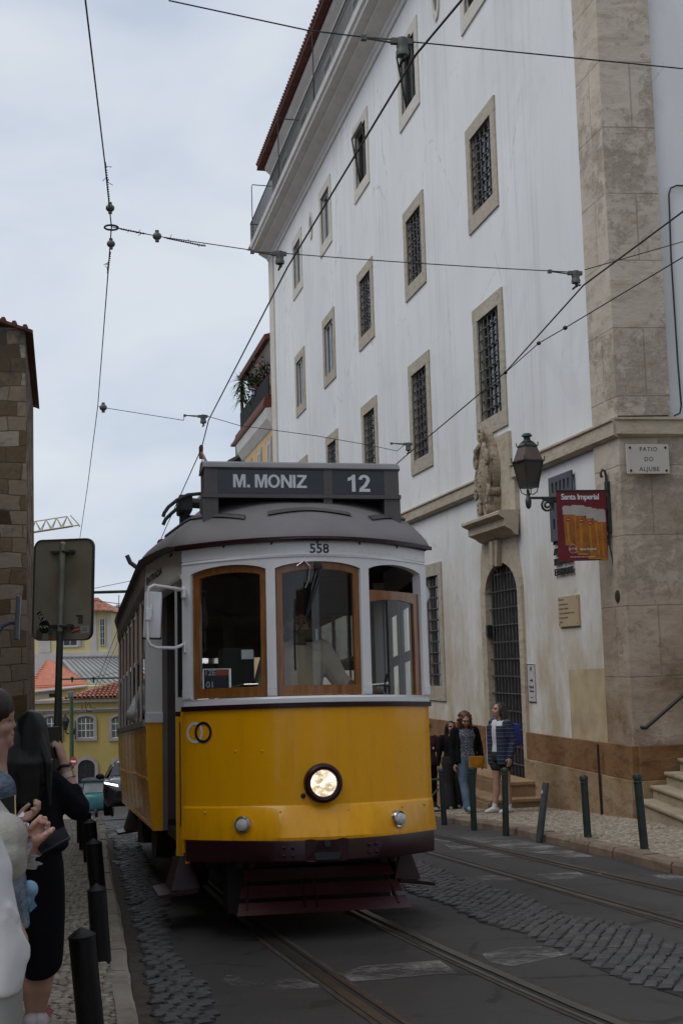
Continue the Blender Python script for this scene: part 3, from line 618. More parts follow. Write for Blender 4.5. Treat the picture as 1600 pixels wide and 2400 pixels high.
# portal: stone surround, arched head, keystone, ledge
b = MB(); x0 = XW-.055; n = 14; yc = (DY0+DY1)/2; ar = (DY1-DY0)/2
arc = [(yc+ar*cos(pi*k/n), DZS+0.62*ar*sin(pi*k/n)) for k in range(n+1)]
outer = [(25.40, DZS-.4), (25.40, 2.62), (25.33, 2.75), (25.31, 3.2), (25.15, 3.52), (25.2, 3.60)]
outr = [(23.16, 3.60), (23.2, 3.52), (23.12, 3.1), (23.03, 2.8), (23.0, 2.62), (23.0, DZS-.4)]
poly = [(DY1, -2.2)]+[p for p in arc]+[(DY0, -2.2), (23.0, -2.2)]+outr[::-1]+outer[::-1]+[(25.40, -2.2)]
b.prism(poly, lambda y, z: (x0, y, z), lambda y, z: (XW+.01, y, z)); bp(b, 'portal', M['stone'])
b = MB(); inr = [(DY1, -2.2)]+arc+[(DY0, -2.2)]
b.rings([[(XW+.012, y, z) for y, z in inr], [(XW+.075, y, z) for y, z in inr]], False, False); bp(b, 'portal_reveal', M['stone'])
b = MB(); b.box((XW+.07, DY0-.02, -2.2), (XW+.09, DY1+.02, 3.14)); o = bp(b, 'door', M['dark'])
g = grille_mb((DY0, DY1, -0.9, 3.2), 9, 12, XW+.03, 0.013); bp(g, 'grille', M['grille'], o)
for z in (1.85, -.0): bp(MB().bbox((XW+.00, DY1-.07, z), (.14, .12, .22), bev=.01), 'lock_box', M['black'], o)
b = MB()
b.prism([(yc-.15, DZS+.52), (yc+.15, DZS+.52), (yc+.24, 3.5), (yc-.24, 3.5)], lambda y, z: (x0-.10, y, z), lambda y, z: (x0+.002, y, z))
b.prism([(yc-.05, DZS+.54), (yc+.05, DZS+.54), (yc+.09, 3.48), (yc-.09, 3.48)], lambda y, z: (x0-.15, y, z), lambda y, z: (x0-.098, y, z)); bp(b, 'keystone', M['stone'])
lp = [(0.06, 3.50), (.14, 3.53), (.22, 3.60), (.34, 3.66), (.34, 3.79), (.40, 3.82), (.46, 3.86), (.46, 3.91), (.42, 3.935), (.0, 3.96)]
b = MB(); lv = lambda d: [(XW+.02 if d0 == 0 else XW-d0, 0, z) for d0, z in lp]
b.rings([[(XW-d, 24.98+d*.35, z) for d, z in lp], [(XW-d, 23.02-d*.35, z) for d, z in lp]]); bp(b, 'ledge', M['stone'])
b = MB(); b.box((XW-.065, 23.3, 3.95), (XW+.01, 24.75, 5.42)); b.box((XW-.09, 23.0, 3.95), (XW-.0, 23.3, 4.50)); b.box((XW-.09, 24.75, 3.95), (XW, 25.0, 4.50)); bp(b, 'armorial_backing', M['stone'])
# carved coat of arms standing on the ledge: scrolled cartouche with an oval shield
def spiral(c, r0, turns, d, x, z0=0): return [(x-0.03*k/24, c[0]+d*r0*(1-k/26)*cos(2*pi*turns*k/24+z0), c[1]+r0*(1-k/26)*sin(2*pi*turns*k/24+z0)) for k in range(25)]
b = MB(); yc2 = 24.25
out = [(-.42, 4.0), (-.52, 4.22), (-.38, 4.42), (-.56, 4.62), (-.60, 4.95), (-.46, 5.12), (-.36, 5.3), (-.12, 5.5), (.12, 5.5), (.36, 5.3), (.46, 5.12), (.60, 4.95), (.56, 4.62), (.38, 4.42), (.52, 4.22), (.42, 4.0), (.18, 3.94), (-.18, 3.94)]
for s_, xa, xb in ((1.0, XW-.075, XW-.24), (0.86, XW-.24, XW-.32)): b.prism([(y*s_, 4.7+(z-4.7)*s_) for y, z in out], lambda y, z: (xa, yc2+y, z), lambda y, z: (xb, yc2+y, z))
b.ell((XW-.32, yc2+.05, 4.62), (.10, .30, .44)); b.ell((XW-.36, yc2+.05, 4.62), (.085, .22, .36))
for k in range(7): b.ell((XW-.445+.02*abs(k-3)*.5, yc2+.05+.13*sin(k*2.1), 4.38+k*.08), (.02, .045, .035), u=8, v=6)
for cy, cz, r_, d in ((-.42, 5.02, .15, 1), (.42, 5.02, .15, -1), (-.30, 4.08, .15, -1), (.30, 4.08, .15, 1), (-.05, 5.42, .19, 1), (.50, 4.40, .10, -1), (-.50, 4.40, .10, 1)):
    b.tube(spiral((yc2+cy, cz), r_, 1.9, d, XW-.36, 1.0), [.045*(1-k/34) for k in range(25)], 7); b.tube([(XW-.10, yc2+cy, cz), (XW-.37, yc2+cy, cz)], r_*.75, 10)
for s_ in (-1, 1): b.tube([(XW-.30, yc2+s_*.10, 5.36), (XW-.38, yc2+s_*.34, 5.22), (XW-.33, yc2+s_*.40, 4.9), (XW-.36, yc2+s_*.5, 4.66), (XW-.30, yc2+s_*.36, 4.4), (XW-.36, yc2+s_*.2, 4.2)], [.05, .07, .05, .06, .05, .04], 8)
bmesh.ops.transform(b.b, matrix=MX.Translation((XW-.03, 24.24, 0)) @ MX.Diagonal((.80, .74, 1, 1)) @ MX.Translation((-XW+.03, -24.25, 0)), verts=b.b.verts[:])
bp(b, 'coat_of_arms', M['carving'], smooth=True)
# steps up to the door
for i, (d, z, ya, yb) in enumerate(((1.05, -1.02, 22.25, 26.0), (0.62, -.76, 22.5, 25.5))):
    st = MB(); st.box((XW-d, ya, -2.6), (XW-.131, yb, z-.06)); st.bbox((XW-d/2-.03, (ya+yb)/2, z-.03), (d+.06-.2, yb-ya+.06, .06), bev=.012); bp(st, 'door_step', M['door_step'])
b = MB(); b.tube([(XW-.165, 19.50, .02), (XW-.155, 19.50, -1.05)], .019, 8); tag(bp(b, 'drain_pipe', M['iron']))
# long cable conduit down the side wall and rusty ring on the corner
b = MB()
p = [onY(1600+30, 436, 18.44), onY(1585, 434, 18.44), onY(1571, 440, 18.44), onY(1567, 455, 18.44), onY(1572, 600, 18.44), onY(1588, 850, 18.44), onY(1596, 950, 18.44), onY(1593, 968, 18.44), onY(1580, 974, 18.33)]
b.tube(p, .013, 6); b.tube([(px_-.0, 18.40, 4.80), (XW+.7, 18.31, 4.80)], .012, 6); bp(b, 'conduit', M['iron'])
c = onY(1447, 1398, 18.38); b = MB(); c = onX(1447, 1398, px_); b.ell(c, (.03, .085, .095)); bp(b, 'rust_boss', mat('rust_hole', (0.03, 0.015, 0.01), 0.9, 0.3, 20))
# stone stairs to the courtyard at the corner
sta = empty('stone_stairs', (8.4, 17.3, -.9), 'worn stone stairs rising to the right beside the building corner', 'stairs')
for i in range(9):
    x = 7.86+i*0.215; z = -.67+i*.18; st = MB(); sk = MX.Shear('XZ', 4, (0, 0)) if False else MX()
    f = lambda xx, yy, zz: (xx+(yy-18.0)*0.165, yy, zz)
    q = [f(x, 18.235, 0), f(x, 14.2, 0), f(x+3.6-i*.215, 14.2, 0), f(x+3.6-i*.215, 18.235, 0)]
    st.rings([[(a, b_, -2) for a, b_, _ in q], [(a, b_, z-.045) for a, b_, _ in q]]); q2 = [(q[0][0]-.03, q[0][1], 0), (q[1][0]-.03, q[1][1], 0), q[2], q[3]]
    st.rings([[(a, b_, z-.044) for a, b_, _ in q2], [(a-.006, b_, z-.02) for a, b_, _ in q2], [(a, b_, z) for a, b_, _ in q2]]); st.build('step', M['step_stone'], sta, world=True)
hr = empty('handrail', (8.1, 18.3, .4), 'round black iron handrail climbing the stone wall above the stairs', 'handrail')
b = MB(); a0 = onY(1513, 1706, 18.12); a1 = onY(1600, 1630, 18.12); d = (a1-a0); b.tube([a0+V((-.0, .14, 0)), a0+V((-.015, .06, 0)), a0+V((.0, 0, .0)), a0+d*.05, a0+d*3], .028, 10); b.build('rail', M['iron'], hr, world=True, smooth=True)
b = MB(); b.tube([a0+d*.06, a0+d*.06+V((0, .17, -.05))], .018, 8); b.tube([a0+d*1.8, a0+d*1.8+V((0, .17, -.05))], .018, 8); b.build('bracket', M['iron'], hr, world=True)
# ---------------------------------------------------------------- the yellow tram (own axes: x to its left-hand side in the picture negative, y back along the car, z up from the rails)
TA = atan(SL); TRO = R(0.82)
tx = V((1, 0, 0)); ty = V((0, cos(TA), -sin(TA))); tz = tx.cross(ty)
ax = tx*cos(TRO) - tz*sin(TRO); az = tx*sin(TRO) + tz*cos(TRO)
TM = MX((ax, ty, az)).transposed().to_4x4(); TM.translation = V((1.9, 9.744, -0.5614)) - ax*0.085
TI = TM.inverted()
def TL(px, py, yl):                          # where a sight line meets the upright plane y = yl of the tram
    o = TI @ CP; d = TI.to_3x3() @ ray(px, py); return o + d*((yl-o.y)/d.y)
tram = empty('tram', None, 'yellow and white vintage tram climbing the street with its headlamp lit', 'tram', mat=TM)
HWD = 0.935; KB = 0.565
def yf(x): return KB*x*x
def tp(b, name, m, parent=None, **k): return b.build(name, m, parent or tram, **k)
def arcx(x0, x1, n=14): return [x0+(x1-x0)*i/n for i in range(n+1)]
def nrm(x): return V((2*KB*x, -1, 0)).normalized()
def sp(x, z, off=0.0): n_ = nrm(x); k_ = (1-.5*(x/HWD)**2) if off > .02 else 1; return V((x, yf(x), z))+V((n_.x*off*(0 if off > .02 else 1), n_.y*off*k_, 0))
def band(x0, x1, prof, n=20, rear=False):
    """profile [(z, outward offset)] swept along the bowed end of the car"""
    b = MB(); b.rings([[sp(x, z, o) for z, o in prof] for x in arcx(x0, x1, n)])
    return b
YR = 10.9
mir = MX(((1,0,0,0),(0,-1,0,YR),(0,0,1,0),(0,0,0,1)))
def both(mb_fn, name, m, rear=True, **k):
    o = tp(mb_fn(), name, m, **k)
    if rear:
        t = mb_fn(); bmesh.ops.transform(t.b, matrix=mir, verts=t.b.verts[:]); tp(t, name, m, **k)
    return o
cor = []
def panel_mb():
    prof = [(0.70, 0.105), (0.72, 0.108), (0.925, 0.012), (0.94, 0.0), (1.64, 0.0), (1.64, -0.03), (0.70, -0.03)]
    b = MB(); xs = arcx(-HWD, HWD, 30)
    rs = [[sp(x, z, o) for z, o in prof] for x in xs]
    def endp(s): return [sp(s*HWD, z, o*.5)+V((s*(.018+.02*(o>.05)), .045, 0)) for z, o in prof]
    b.rings([endp(-1)]+rs+[endp(1)])
    for z, xl in ((.895, (-.80, -.30, .18, .62, .84)), (.765, (-.82, -.16, .24, .70)), (1.33, (-.60, -.42))):
        for x in xl: b.ell(sp(x, z, .055 if z < .8 else (.02 if z < .93 else .0)), (.010, .009, .010), u=8, v=6)
    return b
both(panel_mb, 'front_panel', M['yellow'], smooth=True, ang=25)
both(lambda: band(-HWD-.008, HWD-.0, [(.545, .0), (.545, .105), (.56, .122), (.685, .122), (.70, .112), (.70, .0)], 26), 'bumper', M['maroon'], smooth=True)
b = MB()                                      # cast coupler pocket in the middle of the bumper
b.prism([(-.155, .70), (-.12, .708), (-.05, .696), (.05, .696), (.12, .708), (.155, .70), (.155, .56), (.12, .552), (-.12, .552), (-.155, .56)], lambda x, z: sp(x, z, .115), lambda x, z: sp(x, z, .131))
o = tp(b, 'coupler_pocket', M['maroon']); b = MB(); b.prism([(-.10, .615), (.10, .615), (.085, .565), (-.085, .565)], lambda x, z: sp(x, z, .1312), lambda x, z: sp(x, z, .133)); tp(b, 'slot', M['black'], o)
b = MB(); b.lathe([(.0, -.004), (.026, 0), (.022, .006), (0, .006)], n=12, m=MX.Translation(sp(0, .672, .132)) @ MX.Rotation(pi/2, 4, 'X')); tp(b, 'pin_hole', M['black'], o)
b = MB()
for x in (-.30, -.24, .32, .38):
    for z in (.595, .65): b.ell(sp(x, z, .126), (.012, .012, .012), u=8, v=6)
tp(b, 'bumper_rivets', M['maroon']); 
both(lambda: band(-HWD-.02, HWD+.02, [(1.632, 0.0), (1.632, .016), (1.668, .016), (1.668, 0.0)], 26), 'belt_stripe', M['maroon'])
both(lambda: band(-HWD-.016, HWD+.016, [(1.668, -.05), (1.668, .024), (1.70, .026), (1.715, .012), (1.72, -.05)], 26), 'sill', M['white'])
# white posts, arched heads, header band
PIL = [(-HWD-.012, -.888), (-.372, -.308), (.328, .398), (.888, HWD+.012)]
def posts_mb(i_):
    b = MB()
    for xa, xb in PIL[i_:i_+1]:
        b.rings([[sp(x, z, o) for z, o in ((1.718, -.06), (1.718, .012), (2.64, .012), (2.64, -.06))] for x in arcx(xa, xb, 3)])
        b.rings([[sp(x, z, o) for z, o in ((1.725, .012), (1.725, .016), (1.80, .016), (1.80, .012))] for x in arcx(xa, xb, 3)])
        for z in (1.745, 1.78):
            for x in (xa+.012, xb-.012): b.ell(sp(x, z, .017), (.005, .004, .005), u=6, v=5)
    return b
for i_ in range(4): both(lambda: posts_mb(i_), 'window_post', M['white'])
WIN = [(-.888, -.372), (-.308, .328), (.398, .888)]
def arch(x, xa, xb, rise=.045, base=2.655): t = (2*(x-xa)/(xb-xa)-1); return base+rise*(1-t*t)**.8 if abs(t) < 1 else base
def header_mb():
    b = MB()
    for xa, xb in WIN:
        xs = arcx(xa, xb, 14)
        b.rings([[sp(x, arch(x, xa, xb), -.05), sp(x, arch(x, xa, xb), .012), sp(x, 2.74, .012), sp(x, 2.74, -.05)] for x in xs])
    for xa, xb in PIL: b.rings([[sp(x, z, o) for z, o in ((2.64, -.05), (2.64, .0125), (2.74, .0125), (2.74, -.05))] for x in arcx(xa, xb, 3)])
    b.rings([[sp(x, z, o) for z, o in ((2.735, -.05), (2.735, .020), (2.752, .026), (2.758, .012), (2.87, .012), (2.87, -.05))] for x in arcx(-HWD-.012, HWD+.012, 26)])
    for x in arcx(-.85, .85, 13): b.ell(sp(x, 2.777, .013), (.005, .004, .005), u=6, v=5)
    return b
both(header_mb, 'header_band', M['white'])
both(lambda: (lambda b: (b.tube([sp(x, 2.862+.0*x, .055) for x in arcx(-HWD-.06, HWD+.03, 26)], .016, 8), [b.tube([sp(x, 2.862, .055), sp(x, 2.835, .012)], .007, 5) for x in (-.66, -.33, 0, .33, .66)], b)[2])(MB()), 'gutter', M['maroon'], smooth=True)
# varnished sashes and panes
def sash(xa, xb, zb, zt=None, side=.044, bot=.072, top=.05, fl=None):
    b = MB(); xs = arcx(xa+.003, xb-.003, 12); off = -.012
    T = (lambda x: arch(x, xa, xb)-.004) if zt is None else (lambda x: zt)
    I = (lambda x: T(x)-top) if zt is None else (lambda x: zt-top+.03*(1-(2*(x-xa)/(xb-xa)-1)**2)-.02)
    b.rings([[sp(x, z, o) for z, o in ((zb, off), (zb, off-.03), (zb+bot, off-.03), (zb+bot, off))] for x in xs])
    b.rings([[sp(x, I(x), off), sp(x, I(x), off-.03), sp(x, T(x), off-.03), sp(x, T(x), off)] for x in xs])
    for p, q in ((xa+.003, xa+.003+side), (xb-.003-(fl or side), xb-.003)):
        b.rings([[sp(x, zb+bot, off+.001), sp(x, zb+bot, off-.029), sp(x, I(x), off-.029), sp(x, I(x), off+.001)] for x in arcx(p, q, 2)])
    return b
def pane_mb(xa, xb, z0, z1f): b = MB(); b.rings([[sp(x, z0, -.025), sp(x, z1f(x), -.025)] for x in arcx(xa, xb, 10)], False, False); return b
for i, (xa, xb) in enumerate(WIN):
    if i < 2:
        s_ = tp(sash(xa, xb, 1.722), 'front_window', M['wood']); tp(pane_mb(xa+.03, xb-.03, 1.78, lambda x: arch(x, xa, xb)-.03), 'pane', M['glass'], s_)
    else:
        s_ = tp(sash(xa, xb, 1.40, 2.50, side=.016, top=.075, bot=.05, fl=.055), 'front_window', M['wood']); s_['label'] = 'half lowered wooden window'; tp(pane_mb(xa+.01, xb-.03, 1.45, lambda x: 2.45), 'pane', M['glass'], s_)
# headlamp, side lamps, rings emblem, number
mf = lambda x, z, off=0.0: MX.Translation(sp(x, z, off)) @ V((0,0,1)).rotation_difference(nrm(x)).to_matrix().to_4x4()
def m_reflector():
    g = NG('lit_reflector'); o = g.tc.outputs['Object']; n = g.noise(g.node('ShaderNodeMapping', {'Vector': o, 'Scale': (1, 1, 1.5)}).outputs[0], 15, 4, .6, .35); g.fin((.75, .70, .62), .25, g.bump(n, .6, .02), metal=1.0)
    g.l(g.ramp(n, (.34, (.25, .17, .10)), (.50, (.85, .58, .34)), (.62, (2.2, 1.8, 1.35))), g.b.inputs['Emission Color']); g.b.inputs['Emission Strength'].default_value = .75; return g.m  # lamp glints painted into the reflector as patchy glow
hl = tp(MB().lathe([(.138, -.01), (.142, .02), (.136, .05), (.118, .062), (.098, .058), (.093, .04)], n=36, m=mf(0, 1.09)), 'headlamp', M['maroon'], smooth=True)
tp(MB().lathe([(.094, .044), (.075, .022), (.04, .010), (0, .007)], n=28, m=mf(0, 1.09)), 'reflector', m_reflector(), hl, smooth=True)
b = MB(); b.ell((0, 0, 0), (.026, .020, .012), m=None); bmesh.ops.transform(b.b, matrix=mf(0.015, 1.09, .026), verts=b.b.verts[:]); 
for a_ in range(9): 
    t = MB(); t.box((-.005, .012, .0), (.005, .045+.018*(a_ % 3), .004), MX.Rotation(a_*0.7, 4, 'Z')); b.merge(t, mf(0.012, 1.09, .028))  # glowing spokes stand for glints across the reflector
tp(b, 'filament_streaks', M['glow'], hl)
tp(MB().lathe([(.095, .040), (.07, .052), (.03, .058), (0, .059)], n=28, m=mf(0, 1.09)), 'lens', M['clear'], hl, smooth=True)
b = MB(); b.ell(sp(-.142, 1.005, .004), (.018, .014, .018)); tp(b, 'lamp_socket', M['black'])
for x in (-.553, .572):
    o = tp(MB().lathe([(.064, .0), (.066, .03), (.058, .042), (.046, .04), (.044, .036)], n=24, m=mf(x, .81, .052) @ MX.Rotation(R(0), 4, 'X')), 'marker_lamp', M['chrome'], smooth=True)
    tp(MB().lathe([(.045, .036), (.038, .065), (.02, .074), (0, .076)], n=20, m=mf(x, .81, .052)), 'lens', M['lens'], o, smooth=True)
def onfront(t, x0, z0, off):
    """bend flat lettering round the bowed front"""
    for v in t.b.verts:
        dx = v.co.x; d_ = v.co.y; sl_ = sqrt(1+(2*KB*x0)**2); x = x0+dx/sl_
        p = sp(x, z0+v.co.z, off-d_); v.co = p
    return t
def ringmb(r, wd, hole=None):
    t = MB(); n = 40; t.rings([[((r-wd*q)*cos(2*pi*k/n), y, (r-wd*q)*sin(2*pi*k/n)) for k in range(n+1)] for q, y in ((0, 0), (1, 0))], False, False); return t
tp(onfront(ringmb(.078, .020), -.872, 1.475, .003), 'emblem_ring', M['letter'], recalc=False); tp(onfront(ringmb(.078, .020), -.815, 1.475, .005), 'emblem_ring', M['navy'], recalc=False)
tp(onfront(text_mb('558', .098, .002, .0012), 0.015, 2.762, .0145), 'number', M['navy'])
# roof: bowed at both ends, lower over the platforms
EDGE = []
for i, x in enumerate(arcx(-1.0, 1.0, 22)): EDGE.append((V((x, yf(x)*.97-.055, 2.868)), V((x*.22, 1.9-.25*abs(x), 3.50))))
for i in range(1, 7): t = i/6; EDGE.append((V((1.0+.16*t, .50+2.0*t, 2.868+.16*t**.7)), V((.22*(1-t), 1.65+1.1*t, 3.50+.06*t))))
side = [(2.5+5.9*i/8) for i in range(1, 8)]
for y in side: EDGE.append((V((1.16, y, 3.03)), V((0, y+(5.45-y)*.04, 3.56))))
half = EDGE[11:]                                # front centre round the right side to the middle
right = EDGE[11:11+12+6+7]
full = [(a.copy(), c.copy()) for a, c in right]
full += [(V((a.x, YR-a.y, a.z)), V((c.x, YR-c.y, c.z))) for a, c in right[::-1]]
loop = full+[(V((-a.x, a.y, a.z)), V((-c.x, c.y, c.z))) for a, c in full[::-1]]
def rp(e, s_, u, lift=0.0): h_ = e.lerp(s_, u); return V((h_.x, h_.y, e.z+(s_.z-e.z)*sin(u*pi/2)**.72+lift))
b = MB(); us = [0, .02, .06, .12, .2, .3, .42, .55, .7, .85, 1.0]
rows = [[rp(e, s_, u) for e, s_ in loop] for u in us]
rows = [[V((p.x*1.0, p.y, p.z-.014)) for p in rows[0]]]+rows
b.rings(rows, True, False); b.rings([rows[-1], [V((p.x*.01, p.y, p.z+.004)) for p in rows[-1]]], True, False)
bmesh.ops.remove_doubles(b.b, verts=b.b.verts[:], dist=1e-5); rf = tp(b, 'roof', M['roof'], smooth=True, ang=50)
b = MB(); b.rings([[V((e.x*1.012, e.y-.01*(1 if e.y < 3 else 0), e.z+dz)) for e, s_ in loop] for dz in (-.016, .012)]); tp(b, 'roof_edge', M['maroon'], rf)
def ridge(i0, i1, u0, um, n=None):
    b = MB(); L_ = loop; idx = list(range(i0, i1+1)); pts = []
    for k, i in enumerate(idx):
        t = k/(len(idx)-1); u = u0+(um-u0)*sin(pi*t); e_, s_ = L_[i % len(L_)]; pts.append((rp(e_, s_, u, .0), rp(e_, s_, u+.03, .008), rp(e_, s_, u-.004, .026), rp(e_, s_, u-.016, .014)))
    b.rings(pts); return b
NL = len(loop)
for i0, i1, u0, um in ((-5, 4, .155, .20), (6, 15, .13, .19), (-16, -7, .13, .19), (-25, -18, .15, .25)): tp(ridge(i0, i1, u0, um), 'drip_rail', M['roof_dark'], rf)
b = MB()
for y in (2.9, 3.6, 4.3, 5.2, 6.1):
    for s_ in (-1, 1): b.bbox((s_*.80, y, 3.20), (.22, .42, .12), MX.Translation((s_*.8, 0, 3.2)) @ MX.Rotation(s_*R(20), 4, 'Y') @ MX.Translation((-s_*.8, 0, -3.2)), .02)
tp(b, 'resistor_boxes', M['roof_dark'], rf); 
b = MB(); b.tube([(-1.14, 3.1, 3.04), (-1.22, 3.1, 3.10), (-1.25, 3.1, 3.17)], .022, 7); tp(b, 'lamp_hook', M['roof_dark'], rf)

def word_mb(txt, cap, depth=.003):
    """bold grotesque capitals and figures drawn as outlines"""
    n = 18; arcp = lambda cx, cy, rx, ry, a0, a1, k=n: [(cx+rx*cos(a0+(a1-a0)*i/k), cy+ry*sin(a0+(a1-a0)*i/k)) for i in range(k+1)]
    G = {'M': (.98, [[(0, 0), (.20, 0), (.20, .70), (.385, 0), (.555, 0), (.74, .70), (.74, 0), (.94, 0), (.94, 1), (.64, 1), (.47, .36), (.30, 1), (0, 1)]]), '.': (.36, [[(.06, 0), (.28, 0), (.28, .22), (.06, .22)]]), ' ': (.30, []),
         'N': (.90, [[(0, 0), (.20, 0), (.20, .66), (.62, 0), (.84, 0), (.84, 1), (.64, 1), (.64, .36), (.23, 1), (0, 1)]]), 'I': (.29, [[(0, 0), (.21, 0), (.21, 1), (0, 1)]]), 'Z': (.84, [[(0, 0), (.78, 0), (.78, .18), (.28, .18), (.77, .84), (.77, 1), (.05, 1), (.05, .82), (.50, .82), (0, .17)]]),
         '1': (.66, [[(.26, 0), (.47, 0), (.47, 1), (.31, 1), (.20, .87), (.02, .80), (.02, .62), (.15, .65), (.26, .72)]]),
         '2': (.70, [[(0, 0), (.66, 0), (.66, .18), (.31, .18), (.50, .34)]+arcp(.325, .70, .335, .30, -.75, pi*.97, 14)+[(.20, .69)]+arcp(.325, .71, .125, .125, pi*.98, -.45, 10)+[(.30, .42), (.06, .22)]]),
         'O': (1.0, None)}
    b = MB(); x = 0.0
    for ch in txt:
        w_, pl = G[ch]
        if ch == 'O':
            for k in range(36):
                a0, a1 = 2*pi*k/36, 2*pi*(k+1)/36; P_ = lambda a, rx, ry: ((x+.46+rx*cos(a))*cap, .5*cap+ry*sin(a)*cap); q = [P_(a0, .46, .515), P_(a1, .46, .515), P_(a1, .255, .335), P_(a0, .255, .335)]
                b.face([(u, 0, v_) for u, v_ in q])
        else:
            for o_ in pl: b.face([((x+u)*cap, 0, v_*cap) for u, v_ in o_])
        x += w_
    bmesh.ops.translate(b.b, vec=(-x*cap/2, 0, 0), verts=b.b.verts[:]); return b
# destination box on the roof
SY = .55
sbx = tp(MB().box((-.77, SY, 3.285), (.77, SY+.30, 3.50)), 'destination_box', M['box'])
b = MB(); b.rings([[(x, SY-.015+yy, 3.50+zz) for yy, zz in ((0, 0), (-.008, .012), (.02, .05), (.09, .075), (.20, .075), (.33, .0))] for x in (-.785, .785)]); tp(b, 'lid', mat('box_lid_grey', (0.15, 0.145, 0.15), .4, .15, 4), sbx, smooth=True, ang=60)
b = MB(); b.box((-.79, SY-.016, 3.272), (.79, SY+.02, 3.302)); tp(b, 'lower_rim', M['box'], sbx)
for xa, xb in ((-.775, -.672), (.168, .236), (.655, .775)): tp(MB().box((xa, SY-.010, 3.302), (xb, SY-.0005, 3.50)), 'box_frame', M['box'], sbx)
tp(MB().box((-.66, SY+.27, 3.05), (.66, SY+.29, 3.286)), 'dark_backing', M['black'], sbx)  # black panel stands in for the unlit inside of the box
for xa, xb in ((-.672, .168), (.236, .655)): tp(MB().box((xa, SY-.006, 3.306), (xb, SY-.001, 3.492)), 'display_panel', M['panel'], sbx)
for xa, xb, zz in ((-.785, -.665, 3.05), (.655, .785, 3.02), (.165, .235, 3.16)):
    tp(MB().box((xa, SY+.0, zz), (xb, SY+.26, 3.286)), 'box_leg', M['box'], sbx)
t = word_mb('M. MONIZ', .104); bmesh.ops.translate(t.b, vec=(-.255, SY-.009, 3.353), verts=t.b.verts[:]); tp(t, 'destination_lettering', M['letter'], sbx, recalc=False)
t = word_mb('12', .138); bmesh.ops.translate(t.b, vec=(.452, SY-.009, 3.327), verts=t.b.verts[:]); tp(t, 'route_number', M['letter'], sbx, recalc=False)
# folded collector with its horns, trolley pole up to the wire
b = MB()
for dy, pl in ((2.9, [(470, 1157), (440, 1160), (415, 1172), (395, 1188), (385, 1202), (382, 1211)]), (3.3, [(462, 1176), (425, 1184), (402, 1203), (388, 1217), (382, 1230)])): 
    b.tube([TL(x, y, dy) for x, y in pl]+[], .018, 7); q = TL(*pl[0], dy); b.tube([q, V((-q.x, q.y, q.z+.02))], .02, 6)
o = tp(b, 'collector', M['iron']); b = MB(); c_ = TL(432, 1185, 3.1); b.bbox(c_, (.13, .35, .16), bev=.02); b.tube([c_+V((-.02, 0, -.05)), c_+V((-.02, 0, -.22))], .03, 7); b.tube([c_+V((0, 0, .03)), c_+V((.5, 0, .0))], .05, 8); b.tube([c_+V((0, 0, -.12)), c_+V((.5, .1, -.06))], .022, 8); b.tube([c_+V((.2, .1, -.1)), c_+V((.6, .6, -.25))], .05, 8)
tp(b, 'collector_frame', M['iron'], o)
tip = TL(471, 1052, 9.3); b = MB(); b.tube([(0, 4.4, 3.62), tip+V((0, -.05, -.06))], [.032, .019], 8); pl_ = tp(b, 'trolley_pole', mat('red_brown_pole', (.12, .035, .025), .5, .2)); b = MB(); b.tube([tip+V((0, 0, -.14)), tip+V((0, .02, .03))], .03, 8); b.bbox(tip, (.05, .16, .10), bev=.02); tp(b, 'trolley_shoe', mat('shoe_red_brown', (.09, .02, .02), .5, .2), pl_)
b = MB(); b.tube([tip+V((.02, .05, -.1)), tip+V((.05, .3, -.6)), (.1, 10.2, 3.4)], .008, 5); tp(b, 'trolley_rope', M['wire'], pl_)
b = MB(); b.lathe([(.22, 0), (.22, .08), (.1, .2), (0, .22)], (0, 4.4, 3.42), 16); b.box((-.35, 3.9, 3.40), (.35, 5.0, 3.46)); tp(b, 'pole_base', M['iron'])
# platform sides: doorway on the left in the picture, closed panel on the right
def taper(t, s_=-1): return V((s_*(HWD+.0)+s_*(1.115-HWD)*t, .50+1.95*t, 0))
zt_ = lambda t: 2.86+.17*t**.7
for s_ in (-1, 1):
    b = MB(); ts = [i/8 for i in range(9)]
    b.rings([[taper(t, s_)+V((0, 0, 2.63)), taper(t, s_)+V((s_*.004, 0, zt_(t)-.01)), taper(t, s_)+V((-s_*.04, 0, zt_(t)-.01)), taper(t, s_)+V((-s_*.04, 0, 2.63))] for t in ts])
    hb = tp(b, 'side_header', M['cream'])
    b = MB(); b.rings([[taper(t, s_)+V((s_*d, 0, z)) for d, z in ((-.04, 2.615), (.012, 2.615), (.03, 2.635), (.034, 2.66), (.012, 2.675), (.0, 2.68))] for t in ts]); tp(b, 'door_moulding', M['cream'], hb)
    t_ = text_mb('ENTRADA', .085, .002, .001, 1.05); dv = (taper(0, -1)-taper(1, -1)).normalized(); nv = V((dv.y, -dv.x, 0)); 
    if s_ < 0:
        if nv.x > 0: nv = -nv
        p0 = taper(.74, -1)+V((0, 0, 2.80)); 
        for v in t_.b.verts: v.co = p0+dv*v.co.x*2.1+nv*(.006-v.co.y)+V((0, 0, v.co.z))
        tp(t_, 'lettering', M['navy'] if False else M['black'], hb)
b = MB(); b.rings([[taper(t, 1)+V((0, 0, .60)), taper(t, 1)+V((0, 0, 1.66)), taper(t, 1)+V((-.04, 0, 1.66)), taper(t, 1)+V((-.04, 0, .60))] for t in (0, .5, 1)]); tp(b, 'side_panel', M['yellow'])
b = MB()
for t in (.02, .5, .98): b.tube([taper(t, 1)+V((-.02, 0, 1.66)), taper(t, 1)+V((-.02, 0, 2.64))], .035, 6)
tp(b, 'side_posts', M['white'])
b = MB(); tt = [.10, .24, .44, .58, .78, .92]; zz = [1.66, 1.74, 2.02, 2.10, 2.46, 2.64]
